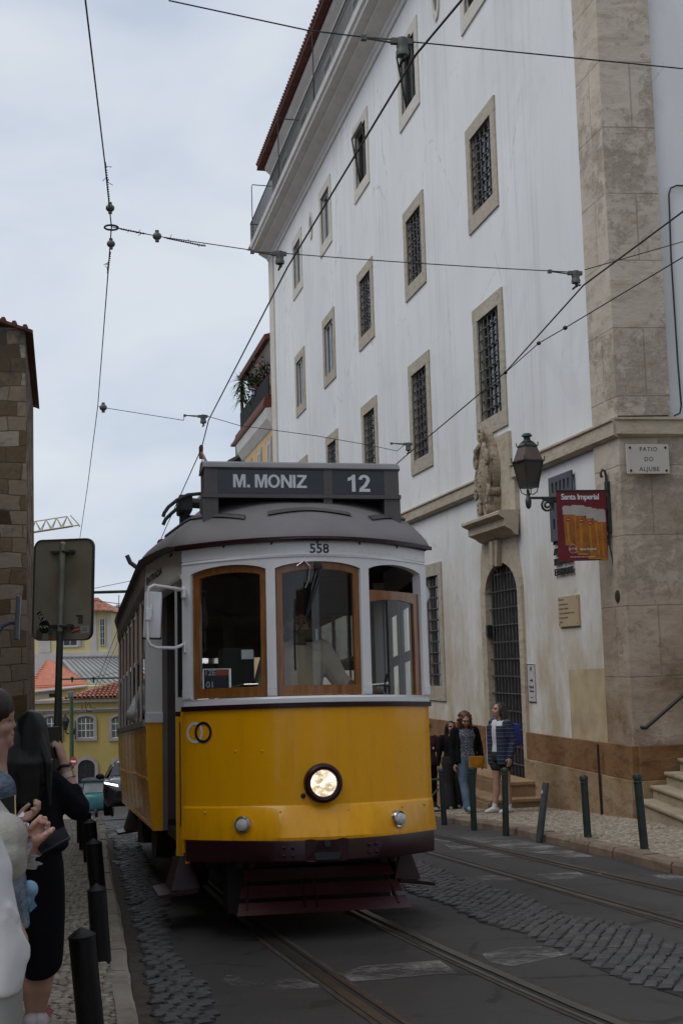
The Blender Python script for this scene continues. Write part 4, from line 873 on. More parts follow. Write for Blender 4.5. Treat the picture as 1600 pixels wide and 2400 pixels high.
for i_ in range(5):
    for j_ in range(5):
        if i_ in (1, 3) and j_ in (1, 3): continue
        b.rings([[taper(tt[i_], 1)+V((-.03, 0, zz[j_])), taper(tt[i_+1], 1)+V((-.03, 0, zz[j_])), taper(tt[i_+1], 1)+V((-.03, 0, zz[j_+1])), taper(tt[i_], 1)+V((-.03, 0, zz[j_+1]))], [taper(tt[i_], 1)+V((-.05, 0, zz[j_])), taper(tt[i_+1], 1)+V((-.05, 0, zz[j_])), taper(tt[i_+1], 1)+V((-.05, 0, zz[j_+1])), taper(tt[i_], 1)+V((-.05, 0, zz[j_+1]))]])
bmesh.ops.remove_doubles(b.b, verts=b.b.verts[:], dist=1e-5); tp(b, 'side_door', M['interior'])
# folded door leaf: yellow below with a slot window, glazed above
dl = tp(MB().box((-.985, .80, .60), (-.885, .83, 1.62)), 'door', M['yellow'])
tp(MB().box((-.957, .795, .78), (-.935, .8005, 1.56)), 'slot_window', M['black'], dl)
tp(MB().box((-.985, .797, 1.605), (-.885, .832, 1.64)), 'stripe', M['maroon'], dl); tp(MB().box((-.985, .80, 1.64), (-.885, .83, 1.75)), 'lower_rail', M['cream'], dl)
b = MB(); b.box((-.985, .80, 1.75), (-.968, .83, 2.62)); b.box((-.912, .80, 1.75), (-.885, .83, 2.62)); b.box((-.968, .80, 2.57), (-.912, .83, 2.62)); tp(b, 'stile', M['cream'], dl); tp(MB().box((-.968, .81, 1.75), (-.912, .815, 2.57)), 'pane', M['pane'], dl)
b = MB(); b.box((-.985, .798, .56), (-.93, .84, .60)); b.tube([(-.90, .82, .5), (-.90, .82, .62)], .02, 6); tp(b, 'hinge', M['yellow'], dl)
b = MB(); b.tube([(-.945, .60, .60), (-.945, .60, 1.66)], .02, 8); tp(b, 'corner_strip', M['yellow'])
# saloon
BY, EY = 2.45, 8.45
def side_prof(s_): return [(s_*1.060, .66), (s_*1.066, .70), (s_*1.085, .9), (s_*1.105, 1.15), (s_*1.115, 1.4), (s_*1.115, 1.56)]
for s_ in (-1, 1):
    b = MB(); p = side_prof(s_)
    b.rings([[(x, y, z) for x, z in p]+[(x-s_*.03, y, z) for x, z in p[::-1]] for y in (BY, EY)]); sdp = tp(b, 'saloon_side', M['yellow'])
    sd2 = MB()
    for y in [BY+.02]+[BY+EY*0+.86*i for i in range(1, 7)]+[EY-.02]: sd2.rings([[(x+s_*.004, y-.014, z) for x, z in p], [(x+s_*.007, y, z) for x, z in p], [(x+s_*.004, y+.014, z) for x, z in p]], False, False)
    for z_, x_ in ((1.10, 1.104), (.69, 1.067)): sd2.box((s_*x_-.004 if s_ > 0 else s_*x_-.008, BY, z_-.012), (s_*x_+.008 if s_ > 0 else s_*x_+.004, EY, z_+.012))
    tp(sd2, 'panel_beading', M['yellow'], sdp)
    tp(MB().bbox((s_*1.115, (BY+EY)/2, 1.585), (.05, EY-BY+.02, .065), bev=.008), 'sill_rail', M['cream'] if s_ > 0 else mat('sill_grey', (.30, .28, .26), .45, .12, 4))
    b = MB(); b.rings([[(s_*1.118, y, 2.74), (s_*1.135, y, 2.80), (s_*1.135, y, 3.02), (s_*1.09, y, 3.02), (s_*1.09, y, 2.74)] for y in (BY, EY)])
    for k in range(24): b.box((s_*1.136-.003, BY+.12+k*.25, 2.80), (s_*1.136+.003, BY+.13+k*.25, 3.0))
    tp(b, 'letterboard', M['header'])
    n_ = 7; wd = (EY-BY-.1)/n_
    for k in range(n_+1): tp(MB().bbox((s_*1.110, BY+.05+k*wd, 2.17), (.016, .085, 1.16), bev=.003), 'side_post', M['cream'])
    for k in range(n_):
        ya, yb = BY+.05+k*wd+.045, BY+.05+(k+1)*wd-.045; f = MB()
        for za, zb, dx in ((2.2, 2.74, 0), (1.62, 2.23, .025)):
            if za < 2 and k in (0, 2, 4): continue
            X = s_*(1.100-dx*.3)
            f.box((X-.004, ya, za), (X+.004, ya+.035, zb)); f.box((X-.004, yb-.035, za), (X+.004, yb, zb)); f.box((X-.004, ya+.035, za), (X+.004, yb-.035, za+.045)); f.box((X-.004, ya+.035, zb-.04), (X+.004, yb-.035, zb))
        f = tp(f, 'side_window', M['wood']); tp(MB().box((s_*1.094-.001, ya+.02, 2.22), (s_*1.094+.001, yb-.02, 2.72)), 'pane', M['glass'], f)
# bulkheads with their rounded corner panels, floor, ceiling, seats
for yb_, sg in ((BY, 1), (EY, -1)):
    for s_ in (-1, 1):
        x0, x1 = s_*1.118, s_*.972
        b = MB(); pp = [(1.06, .655), (1.085, .9), (1.112, 1.3), (1.118, 1.585)]
        b.rings([[(s_*x, yb_-sg*.03, z) for x, z in pp]+[(x1, yb_-sg*.03, 1.585), (x1, yb_-sg*.03, .655)], [(s_*x, yb_+sg*.02, z) for x, z in pp]+[(x1, yb_+sg*.02, 1.585), (x1, yb_+sg*.02, .655)]]); cp_ = tp(b, 'corner_panel', M['yellow'])
        tp(MB().bbox(((x0+x1)/2, yb_-sg*.012, 1.63), (abs(x0-x1)+.012, .06, .09), bev=.006), 'corner_foot', M['white'], cp_)
        tp(MB().box((min(x0, x1), yb_-.03, 1.66), (max(x0, x1), yb_+.03, 2.82)), 'corner_post', M['white'], cp_)
        tp(MB().box((s_*.972-.0 if s_ < 0 else s_*.972-.045, yb_-.025, .655), (s_*.972+.045 if s_ < 0 else s_*.972, yb_+.025, 2.80)), 'door_jamb', M['header'], cp_)
    b = MB()
    for xa, xb, za, zb in ((-.93, .93, .75, 1.5), (-.93, -.80, 1.5, 2.9), (-.42, -.34, 1.5, 2.9), (.34, .42, 1.5, 2.9), (.80, .93, 1.5, 2.9), (-.93, .93, 2.52, 2.95), (-.8, -.42, 2.02, 2.10), (.42, .8, 2.02, 2.10)): b.box((xa, yb_-.02, za), (xb, yb_+.015+.001*xa, zb))
    tp(b, 'bulkhead', M['interior'])
b = MB(); b.box((-1.05, BY, .70), (1.05, EY, .76)); b.box((-.93, .45, .62), (.93, BY, .70)); b.box((-.93, EY, .62), (.93, YR-.45, .70)); tp(b, 'floor', M['under'])
b = MB(); b.box((-1.0, 1.0, 2.88), (1.0, 9.9, 2.90)); b.box((-.8, .5, 2.86), (.8, 1.0, 2.88)); tp(b, 'ceiling', M['interior'])
for k in range(6):
    for s_ in (-1, 1):
        st = MB(); yy = 3.3+k*.85; st.bbox((s_*.66, yy, 1.13), (.78, .42, .08), bev=.02); st.bbox((s_*.66, yy+.22, 1.42), (.78, .06, .62), bev=.02); st.bbox((s_*.66, yy, .92), (.7, .3, .34)); tp(st, 'seat', M['interior'])
# controls in the cab
b = MB(); b.lathe([(.16, 0), (.16, .95), (.13, 1.05), (0, 1.07)], (.46, .55, .70), 16); cb = tp(b, 'controller', M['black'])
b = MB(); t_ = MB(); t_.lathe([(.0, -.012), (.0, .012)], n=3) if False else None
for k in range(24): a_, a2 = 2*pi*k/24, 2*pi*(k+1)/24; b.tube([(.66, .62+.13*cos(a_), 1.76+.13*sin(a_)), (.66, .62+.13*cos(a2), 1.76+.13*sin(a2))], .012, 6)
tp(b, 'brake_wheel', M['iron'], cb); b = MB(); b.tube([(.40, .50, 1.795), (.60, .52, 1.81)], .012, 6); b.ell((.62, .52, 1.81), (.025, .025, .025)); tp(b, 'handle', M['chrome'], cb)
cd_ = tp(MB().box((-.79, .62, 1.785), (-.575, .63, 1.955)), 'route_card', M['chrome']); tp(MB().box((-.783, .616, 1.795), (-.592, .6195, 1.95)), 'card_face', mat('card_navy', (.02, .02, .045), .5, .1), cd_); tp(MB().box((-.697, .613, 1.903), (-.594, .6159, 1.948)), 'orange_patch', mat('card_orange', (.45, .10, .025), .5, .05), cd_)
t = text_mb('12E', .058, .001, .001); bmesh.ops.translate(t.b, vec=(-.738, .614, 1.906), verts=t.b.verts[:]); tp(t, 'lettering', M['letter'], cd_); t = text_mb('01', .066, .001, .001); bmesh.ops.translate(t.b, vec=(-.736, .614, 1.812), verts=t.b.verts[:]); tp(t, 'lettering', M['letter'], cd_)
b = MB(); b.box((-.535, .295, 2.005), (-.445, .30, 2.075)); tp(b, 'sticker', M['letter'])
b = MB(); b.tube([(-.60, .33, 1.80), (-.52, .27, 1.815), (-.42, .24, 1.815)], .008, 6); tp(b, 'window_latch', M['chrome'])
b = MB(); b.box((-.62, .75, 1.35), (-.38, 1.1, 2.12)); tp(b, 'cab_cabinet', M['black'])
# wiper hanging over the middle window
b = MB(); b.bbox(sp(.0, 2.665, .02), (.05, .04, .05), bev=.01); b.tube([sp(.0, 2.65, .04), sp(-.06, 2.45, .045), sp(-.10, 2.28, .04), sp(-.175, 2.17, .035)], .005, 6); b.tube([sp(.03, 2.66, .04), sp(-.02, 2.5, .05), sp(-.09, 2.30, .045)], .007, 6)
wp = tp(b, 'wiper', M['black']); b = MB(); b.tube([sp(-.175, 2.42, .025), sp(-.185, 2.15, .03), sp(-.183, 1.90, .025)], .007, 5); tp(b, 'blade', M['black'], wp); b = MB(); b.tube([sp(-.15, 2.665, .02), sp(-.10, 2.70, .03), sp(-.065, 2.66, .035), sp(-.075, 2.56, .035), sp(-.10, 2.50, .03)], .006, 6); tp(b, 'hose', M['chrome'], wp)
# mirror on its bracket
b = MB(); p1, p2 = V((-.945, .50, 2.565)), V((-.945, .50, 2.135))
A1 = TL(425, 1382, .42); b.tube([p1, A1, TL(395, 1377, .36), TL(360, 1372, .3), TL(349, 1378, .3), TL(346, 1392, .3), TL(345, 1450, .3), TL(346, 1498, .3), TL(352, 1512, .3), TL(366, 1518, .32), TL(410, 1519, .42), p2], .0125, 8)
mb_ = tp(b, 'mirror_arm', M['white'], smooth=True)
c0 = TL(358, 1441, .34); b = MB(); b.bbox((0, 0, 0), (.132, .045, .345), bev=.018); bmesh.ops.transform(b.b, matrix=MX.Translation(c0+V((.0, .015, 0))) @ MX.Rotation(R(-14), 4, 'Z') @ MX.Rotation(R(2.5), 4, 'Y'), verts=b.b.verts[:]); tp(b, 'mirror', M['white'], mb_, smooth=True)
b = MB(); b.bbox((0, 0, 0), (.142, .016, .355), bev=.006); bmesh.ops.transform(b.b, matrix=MX.Translation(c0+V((.002, .04, -.003))) @ MX.Rotation(R(-14), 4, 'Z') @ MX.Rotation(R(2.5), 4, 'Y'), verts=b.b.verts[:]); tp(b, 'mirror_rim', M['black'], mb_)
b = MB(); b.bbox(TL(347, 1440, .295), (.04, .04, .09), bev=.006); b.bbox(TL(353, 1433, .30), (.02, .03, .10), bev=.006); b.bbox(TL(430, 1390, .45), (.035, .06, .085), bev=.012); b.bbox(TL(433, 1517, .47), (.014, .03, .085), bev=.004); tp(b, 'mirror_clamp', M['white'], mb_)
# small mirror-like hood on the far side, seen past the right hand corner
b = MB(); b.rings([[(HWD+.01+.07*cos(a), .62+.02*k, 2.52+.09*sin(a)) for a in [pi*i/8-pi/2 for i in range(9)]] for k in (0, 3)]); tp(b, 'far_lamp_hood', M['white'])
# life guard slats, truck, wheels, steps
b = MB(); fx = lambda t, s_: (s_*(.545+.095*t)+.03, .46-.30*t, .47-.295*t)
for t0, t1 in ((.0, .27), (.38, .64), (.74, 1.0)):
    b.rings([[fx(t0, -1), fx(t0, 1), V(fx(t0, 1))+V((0, .03, 0)), V(fx(t0, -1))+V((0, .03, 0))], [fx(t1, -1), fx(t1, 1), V(fx(t1, 1))+V((0, .03, 0)), V(fx(t1, -1))+V((0, .03, 0))]])
M['maroon_guard'] = mat('guard_maroon', (0.042, 0.006, 0.010), .45, .25, 6, .1, 30); lg = tp(b, 'life_guard', M['maroon_guard']); b = MB()
for x in (-.48, -.10, -.02, .52):
    a_, c_ = V((x, .48, .46)), V((x*1.12, .20, .2)); b.tube([a_, c_], .018, 6)
b.tube([(-.56, .47, .50), (.62, .47, .50)], .022, 8); 
for x in (-.55, -.46, .54, .61): b.tube([(x, .47, .48), (x, .47, .53)], .032, 8)
tp(b, 'life_guard_struts', M['maroon'], lg)
b = MB(); b.box((-.42, 3.0, .22), (.42, 7.9, .62)); b.box((-.75, 1.0, .45), (.75, 9.9, .62)); b.box((-.62, 2.6, .30), (-.50, 8.3, .55)); b.box((.50, 2.6, .30), (.62, 8.3, .55)); b.box((-.62, .62, .14), (.62, .95, .6)); tp(b, 'truck', M['under'])  # front box is a dark backing added to black out the gap behind the guard
for y in (4.2, 6.7):
    for s_ in (-1, 1): tp(MB().lathe([(.0, -.06), (.34, -.06), (.36, -.02), (.34, .05), (.12, .06), (0, .06)], n=24, m=MX.Translation((s_*.47, y, .35)) @ MX.Rotation(pi/2, 4, 'Y')), 'wheel', M['under'])
for s_ in (-1, 1):
    for yy in (1.45, YR-1.45):
        b = MB(); b.rings([[(s_*.80, yy-.42, .26), (s_*1.10, yy-.36, .22), (s_*1.10, yy+.42, .22), (s_*.80, yy+.42, .26)], [(s_*.80, yy-.42, .29), (s_*1.10, yy-.36, .245), (s_*1.10, yy+.42, .245), (s_*.80, yy+.42, .29)]])
        b.rings([[(s_*.78, yy-.34, .285), (s_*1.0, yy-.30, .27), (s_*1.0, yy+.3, .27), (s_*.78, yy+.3, .285)], [(s_*.82, yy-.2, .62), (s_*.90, yy-.2, .62), (s_*.90, yy+.2, .62), (s_*.82, yy+.2, .62)]]); tp(b, 'step', M['maroon'])
b = MB(); b.prism([(2.7, .62), (3.6, .62), (3.5, .34), (2.9, .40)], lambda y, z: (-1.0, y, z), lambda y, z: (-.7, y, z)); tp(b, 'side_guard', M['under']); b = MB(); b.prism([(5.2, .62), (6.0, .62), (6.05, .32), (5.0, .38)], lambda y, z: (-1.0, y, z), lambda y, z: (-.7, y, z)); tp(b, 'side_guard', M['under'])
# ---------------------------------------------------------------- buildings round the street
RU = V((cos(YAW), -sin(YAW), 0))
class Far:
    """upright plane D metres ahead, measured across (u) and up (z)"""
    def __init__(s, D): s.D = D
    def uz(s, px, py): p = far(px, py, s.D); return (p.dot(RU), p.z)
    def P(s, u, z, d=0.0): q = RU*u+FN*(s.D+d); return V((q.x, q.y, z))
    def rect(s, b, x0, y0, x1, y1, d0, d1):
        c = s.uz((x0+x1)/2, (y0+y1)/2); w_, h_ = (x1-x0)/FPX*s.D/2, (y1-y0)/FPX*s.D/2
        return s.slab(b, c[0]-w_, c[0]+w_, c[1]-h_, c[1]+h_, d0, d1)
    def slab(s, b, u0, u1, z0, z1, d0, d1):
        b.rings([[s.P(u0, z0, d), s.P(u1, z0, d), s.P(u1, z1, d), s.P(u0, z1, d)] for d in (d0, d1)]); return b
    def poly(s, b, pts, d0, d1): b.rings([[s.P(*s.uz(*p), d) for p in pts] for d in (d0, d1)]); return b
M['house_yellow'] = mat('faded_yellow_render', (0.36, 0.28, 0.085), 0.85, 0.10, 0.6, 0.1, 8)
M['house_pale'] = mat('pale_yellow_render', (0.58, 0.49, 0.25), 0.85, 0.07, 0.5)
M['house_white'] = mat('grey_white_trim', (0.46, 0.43, 0.41), 0.8, 0.1, 1.2)
M['mauve_trim'] = mat('mauve_stone_trim', (0.30, 0.265, 0.25), 0.85, 0.12, 1.5)
M['zinc'] = mat('zinc_roof', (0.25, 0.25, 0.235), 0.45, 0.12, 0.5, metal=0.2)
M['zinc_dark'] = mat('zinc_gable', (0.115, 0.11, 0.11), 0.6, 0.1, 1)
M['curtain'] = mat('curtained_pane', (0.10, 0.10, 0.085), 0.3, 0.2, 3)
def tiled(b, f, pts, per, lift, ridge_dir=(0, 1)): pass
# yellow house across the foot of the street
F1 = Far(85.0); yb_ = empty('yellow_house', F1.P(*F1.uz(200, 1880)), 'yellow house with arched windows and red tiled roof at the foot of the street', 'house')
def yp_(b, name, m, parent=None, **k): return b.build(name, m, parent or yb_, world=True, **k)
yp_(F1.rect(MB(), 60, 1644, 420, 1960, 0, 10), 'wall', M['house_yellow'])
b = MB(); F1.rect(b, 60, 1638, 420, 1645, -.25, 0); F1.rect(b, 60, 1659.5, 420, 1663, -.22, 0); F1.rect(b, 60, 1663, 420, 1668, -.12, 0); yp_(b, 'cornice', M['mauve_trim'])
u0, z0 = F1.uz(148, 1638.5); u1, z1 = F1.uz(277, 1594); sl_ = (z1-z0)/(u1-u0); u2 = u0+9.0
b = MB(); A0 = F1.P(u0-.2, z0, -.35); A1 = F1.P(u2, z0, -.35); B0 = F1.P(u0+3.8, z0+3.8*sl_, 5); B1 = F1.P(u2, z0+9.2*sl_ if False else z0+3.8*sl_, 5)
top = F1.P(u0+6.0, z0+6.0*sl_, 6.0); b.face([A0, A1, F1.P(u2, z0+6*sl_, 6), top]); b.face([A0, top, F1.P(u0-.2, z0, 12)])
rw = yp_(b, 'roof', M['tile'])
b = MB(); per = 0.27; u = u0
while u < u2:                                   # courses of half-round tiles running up the slope
    t_end = min(1.0, max(0.02, (u-u0)/6.0)) ; p_, q_ = F1.P(u, z0+.03, -.38), F1.P(u, z0+6*sl_*t_end+.03, -.38+6.4*t_end); n_ = max(1, int(16*t_end))
    for k in range(n_): a_, c_ = p_.lerp(q_, k/n_), p_.lerp(q_, (k+1)/n_); b.tube([a_+V((0,0,.03)), c_-V((0,0,.0))], [.105, .085], 6, False)
    u += per
yp_(b, 'roof_tiles', M['tile'], rw)
def arch_win(F, cx, y0, y1, hw, name, own, rise=9, fr=6.5, door=False):
    c = F.uz(cx, y1); k = F.D/FPX; w_ = hw*k; h_ = (y1-y0)*k; rs = rise*k; f_ = fr*k
    def prof(e, top=0): n = 10; return [(c[0]-w_-e, c[1]-(0 if door else e))]+[(c[0]-(w_+e)*cos(pi*i/n), c[1]+h_-rs+(rs+e)*sin(pi*i/n)) for i in range(n+1)]+[(c[0]+w_+e, c[1]-(0 if door else e))]
    b = MB(); o_, i_ = prof(f_), prof(0); n = len(o_); ro = [b.b.verts.new(F.P(u, z, -.10)) for u, z in o_]; ri = [b.b.verts.new(F.P(u, z, -.10)) for u, z in i_]; rb = [b.b.verts.new(F.P(u, z, .06)) for u, z in i_]; rw_ = [b.b.verts.new(F.P(u, z, .01)) for u, z in o_]
    for j in range(n if not door else n-1):
        q = (j+1) % n; b.b.faces.new((ro[j], ro[q], ri[q], ri[j])); b.b.faces.new((ri[j], ri[q], rb[q], rb[j])); b.b.faces.new((ro[q], ro[j], rw_[j], rw_[q]))
    w = yp_(b, name, M['mauve_trim'], own) if own is yb_ else b.build(name, M['house_white'], own, world=True)
    g = MB(); g.face([F.P(u, z, -.005) for u, z in i_]); g.build('pane', M['dark'] if door else M['curtain'], w, world=True)
    s_ = MB(); t = .035
    for fx_ in ((-1, -.93), (-.52, -.47), (-.06, .06), (.47, .52), (.93, 1)): F.slab(s_, c[0]+fx_[0]*w_, c[0]+fx_[1]*w_, c[1], c[1]+h_-rs*.5, -.03, -.008)
    for fz in (0, .33, .64): F.slab(s_, c[0]-w_, c[0]+w_, c[1]+fz*h_, c[1]+fz*h_+t*1.3, -.034, -.004)
    s_.build('sash', M['sash'] if not door else M['iron'], w, world=True)
    return w
for cx in (121.5, 201.5, 281.5, 361.5): arch_win(F1, cx, 1680, 1730, 19.5, 'window', yb_)
for cx in (123, 203.5, 284, 364): arch_win(F1, cx, 1783, 1850, 19.5, 'arched_door', yb_, 16, 8, True)
# tiled roof and wall of the house behind it
F2 = Far(96.0); o = empty('tiled_house', F2.P(*F2.uz(120, 1640)), 'low house with orange flat tiled roof behind the yellow house', 'house')
b = MB(); F2.rect(b, 60, 1612, 206, 1650, 0, 6); b.build('wall', M['house_pale'], o, world=True)
b = MB(); F2.rect(b, 86, 1622, 138, 1641, -.06, 0); b.build('pale_wall', M['house_white'], o, world=True); b = MB(); F2.rect(b, 116, 1626, 136, 1634, -.12, -.05); b.build('window', M['pane'], o, world=True)
q = [F2.P(*F2.uz(60, 1621), -.4), F2.P(*F2.uz(207, 1605), -.4), F2.P(*F2.uz(196, 1601), 2), F2.P(*F2.uz(87, 1556), 7), F2.P(*F2.uz(60, 1545), 7)]; b = MB(); b.face(q); b.build('roof', M['tile_flat'], o, world=True)
b = MB()
for k in range(1, 14):
    a_, c_ = q[0].lerp(q[4], k/14), q[1].lerp(q[2].lerp(q[3], max(0, (k-2)/12)), k/14) if k < 3 else q[2].lerp(q[3], (k-2)/12); b.tube([a_+V((0,0,.05)), c_+V((0,0,.05))], .045, 5)
b.build('tile_courses', M['tile_flat'], o, world=True); b = MB(); b.tube([q[0]-V((0,0,.08)), q[1]-V((0,0,.08))], .11, 6); b.build('gutter', M['house_white'], o, world=True)
# standing seam zinc roof
F3 = Far(106.0); o = empty('zinc_roofed_house', F3.P(*F3.uz(190, 1600)), 'building with grey standing seam metal roof below the pale yellow tower', 'building')
tl, tr = F3.P(*F3.uz(104, 1543.5), 6), F3.P(*F3.uz(262, 1541), 6); bl, br = F3.P(*F3.uz(224, 1608), -4), F3.P(*F3.uz(420, 1600), -4)
b = MB(); b.face([tl, tr, br, bl]); b.build('roof', M['zinc'], o, world=True)
b = MB()
for k in range(1, 15): 
    a_, c_ = tl.lerp(tr, k/15), bl.lerp(br, k/15); b.tube([a_+V((0,0,.06)), c_+V((0,0,.06))], .05, 4)
b.tube([tl+V((0,0,.05)), tr+V((0,0,.05))], .12, 5); b.build('seams', M['zinc_dark'], o, world=True)
b = MB(); g0 = F3.P(*F3.uz(104, 1566), 6); b.rings([[tl, bl, F3.P(*F3.uz(224, 1625), -4), g0], [tl+FN*.5, bl+FN*.5, F3.P(*F3.uz(224, 1625), -3.5), g0+FN*.5]]); b.build('gable', M['zinc_dark'], o, world=True); b = MB(); F3.rect(b, 105, 1600, 420, 1660, -3.5, 6); b.build('wall', M['house_pale'], o, world=True)
# pale yellow tower house
F4 = Far(122.0); o = empty('pale_tower_house', F4.P(*F4.uz(175, 1540)), 'pale yellow house with white pilasters and red hipped roof seen behind the sign', 'house')
b = MB(); F4.rect(b, 60, 1430, 261, 1580, 0, 10); b.build('wall', M['house_pale'], o, world=True)
b = MB(); F4.rect(b, 60, 1530, 262, 1580, -.12, 0); F4.rect(b, 212, 1434, 227, 1530, -.10, 0); F4.rect(b, 91, 1434, 118, 1530, -.10, 0); F4.rect(b, 252, 1434, 261, 1530, -.06, 0); F4.rect(b, 60, 1429, 264, 1436, -.3, 0); b.build('trim', M['house_white'], o, world=True)
def simple_win(F, o, x0, y0, x1, y1, fr, arched=False):
    b = MB(); F.rect(b, x0-fr, y0-fr, x1+fr, y1+fr, -.14, -.005); w = b.build('window', M['house_white'], o, world=True)
    b = MB(); F.rect(b, x0, y0, x1, y1, -.15, -.135); b.build('pane', M['pane'], w, world=True); b = MB()
    F.rect(b, (x0+x1)/2-.5, y0, (x0+x1)/2+.5, y1, -.17, -.148)
    for k in (1, 2, 3): F.rect(b, x0, y0+(y1-y0)*k/4-.4, x1, y0+(y1-y0)*k/4+.4, -.17, -.148)
    b.build('bars', M['sash'], w, world=True)
simple_win(F4, o, 236, 1452, 245, 1511, 2.5); simple_win(F4, o, 150, 1462, 180, 1512, 5); simple_win(F4, o, 188, 1462, 192, 1512, 2)
e0, e1 = F4.P(*F4.uz(60, 1430), -.9), F4.P(*F4.uz(271, 1434), -.9); e2 = F4.P(*F4.uz(271, 1434), 11); tp_ = F4.P(*F4.uz(205, 1398), 5); t2 = F4.P(*F4.uz(60, 1400), 5); b = MB(); b.face([e0, e1, tp_, t2]); b.face([e1, e2, tp_]); rf4 = b.build('roof', M['tile'], o, world=True)
b = MB()
for k in range(1, 40): a_ = e0.lerp(e1, k/40); c_ = t2.lerp(tp_, min(1, k/28)) if k < 29 else e1.lerp(tp_, (40-k)/12); b.tube([a_+V((0,0,.05)), c_+V((0,0,.05))], .10, 5)
b.build('roof_tiles', M['tile'], rf4, world=True)
F5 = Far(210.0); o = empty('blue_white_block', F5.P(*F5.uz(275, 1480)), 'pale blue apartment block far off beside the tram roof', 'building')
b = MB(); F5.rect(b, 255, 1447, 340, 1600, 0, 10); b.build('wall', mat('pale_blue_render', (.42, .47, .55), .8, .08, .3), o, world=True)
simple_win(F5, o, 260, 1463, 266, 1475, 1); simple_win(F5, o, 260, 1484, 265, 1492, 1); simple_win(F5, o, 272, 1463, 278, 1475, 1)
b = MB(); F5.poly(b, [(255, 1447), (340, 1447), (340, 1428), (262, 1434)], -.5, 9); b.build('roof', M['tile_flat'], o, world=True)
F6 = Far(280.0); o = empty('brown_roofed_block', F6.P(*F6.uz(255, 1430)), 'distant block with brown roof and chimneys on the skyline', 'building')
b = MB(); F6.rect(b, 225, 1436, 275, 1560, 0, 12); b.build('wall', M['house_white'], o, world=True); b = MB(); F6.poly(b, [(228, 1437), (275, 1437), (272, 1421), (236, 1423)], -1, 12); b.build('roof', mat('brown_roof', (.17, .10, .08), .8, .15, .3), o, world=True); b = MB(); F6.rect(b, 268, 1416, 272, 1430, 2, 5); F6.rect(b, 247, 1419, 249, 1424, 2, 4); b.build('chimney', M['house_white'], o, world=True)
F7 = Far(150.0); o = empty('orange_roofed_house', F7.P(*F7.uz(275, 1530)), 'house with bright orange roof squeezed between tram and pale tower', 'house')
b = MB(); F7.rect(b, 255, 1495, 330, 1600, 0, 8); b.build('wall', M['house_white'], o, world=True)
b = MB(); F7.poly(b, [(258, 1528), (330, 1536), (330, 1580), (256, 1575)], -2, -1); F7.poly(b, [(258, 1512), (262, 1496), (330, 1488), (330, 1500)], -1, 8); b.build('roof', M['tile_flat'], o, world=True)
# old stone tower on the left and the long church wall beside the pavement (wall unseen, added and sized to darken the left side)
tw = empty('stone_tower', (-3.5, 41, -1), 'old weathered stone tower with tiled eaves at the left edge', 'tower')
TX = onY(61.5, 1300, 36.4).x; TY0, TY1 = 36.4, 47.0; ZT = onY(57, 768, 36.4).z
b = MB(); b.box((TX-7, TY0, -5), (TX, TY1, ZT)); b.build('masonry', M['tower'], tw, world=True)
b = MB(); b.rings([[(TX-7.2, y, ZT+2.4), (TX+.20, y, ZT-.16), (TX+.20, y, ZT-.08), (TX-7.2, y, ZT+2.5)] for y in (TY0-.12, TY1+.3)])
b.build('roof', M['tile_eave'], tw, world=True)
b = MB(); 
for k in range(24): b.tube([(TX-.0-k*.28, TY0-.14, ZT+.0+k*.094), (TX-.0-k*.28, TY0+.3, ZT+.03+k*.094)], .075, 6)
b.build('eave_course', M['tile_eave'], tw, world=True)
cw = empty('church_wall', (-3.4, 15, -1), 'high stained church wall along the left pavement, unseen and added for its shade', 'wall')
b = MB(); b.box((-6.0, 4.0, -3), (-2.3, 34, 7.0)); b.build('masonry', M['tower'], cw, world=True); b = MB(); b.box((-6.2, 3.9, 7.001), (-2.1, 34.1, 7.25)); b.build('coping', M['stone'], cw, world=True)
# unseen houses behind the photographer, added to cut the low light on the street
for i, (x0, x1, y0, y1, h_, mm) in enumerate(((-14, 5, -64, -54, 11, 'house_pale'), (10.5, 22, -30, 7, 11, 'house_white'))):
    o = empty('street_house', ((x0+x1)/2, (y0+y1)/2, 1), ('unseen tall pale house closing the street behind the viewpoint', 'unseen grey white house across the courtyard stairs')[i], 'house')
    b = MB(); b.box((x0, y0, -2), (x1, y1, h_)); b.build('wall', M[mm], o, world=True); b = MB(); b.rings([[(x0-.4, y0-.4, h_), (x1+.4, y0-.4, h_), (x1+.4, y1+.4, h_), (x0-.4, y1+.4, h_)], [((x0+x1)/2-1, (y0+y1)/2-1, h_+3), ((x0+x1)/2+1, (y0+y1)/2-1, h_+3), ((x0+x1)/2+1, (y0+y1)/2+1, h_+3), ((x0+x1)/2-1, (y0+y1)/2+1, h_+3)]]); b.build('roof', M['tile_eave'], o, world=True)
    for r_ in range(4):
        for k in range(5):
            zz = 2+r_*3.1
            if i == 0: xx = x0+2.2+k*3.5; b = MB().box((xx-.6, y1-.02, zz), (xx+.6, y1+.05, zz+1.8))
            else: yy = y0+4+k*7; b = MB().box((x0-.05, yy-.6, zz), (x0+.02, yy+.6, zz+1.8))
            b.build('window', M['pane'], o, world=True)
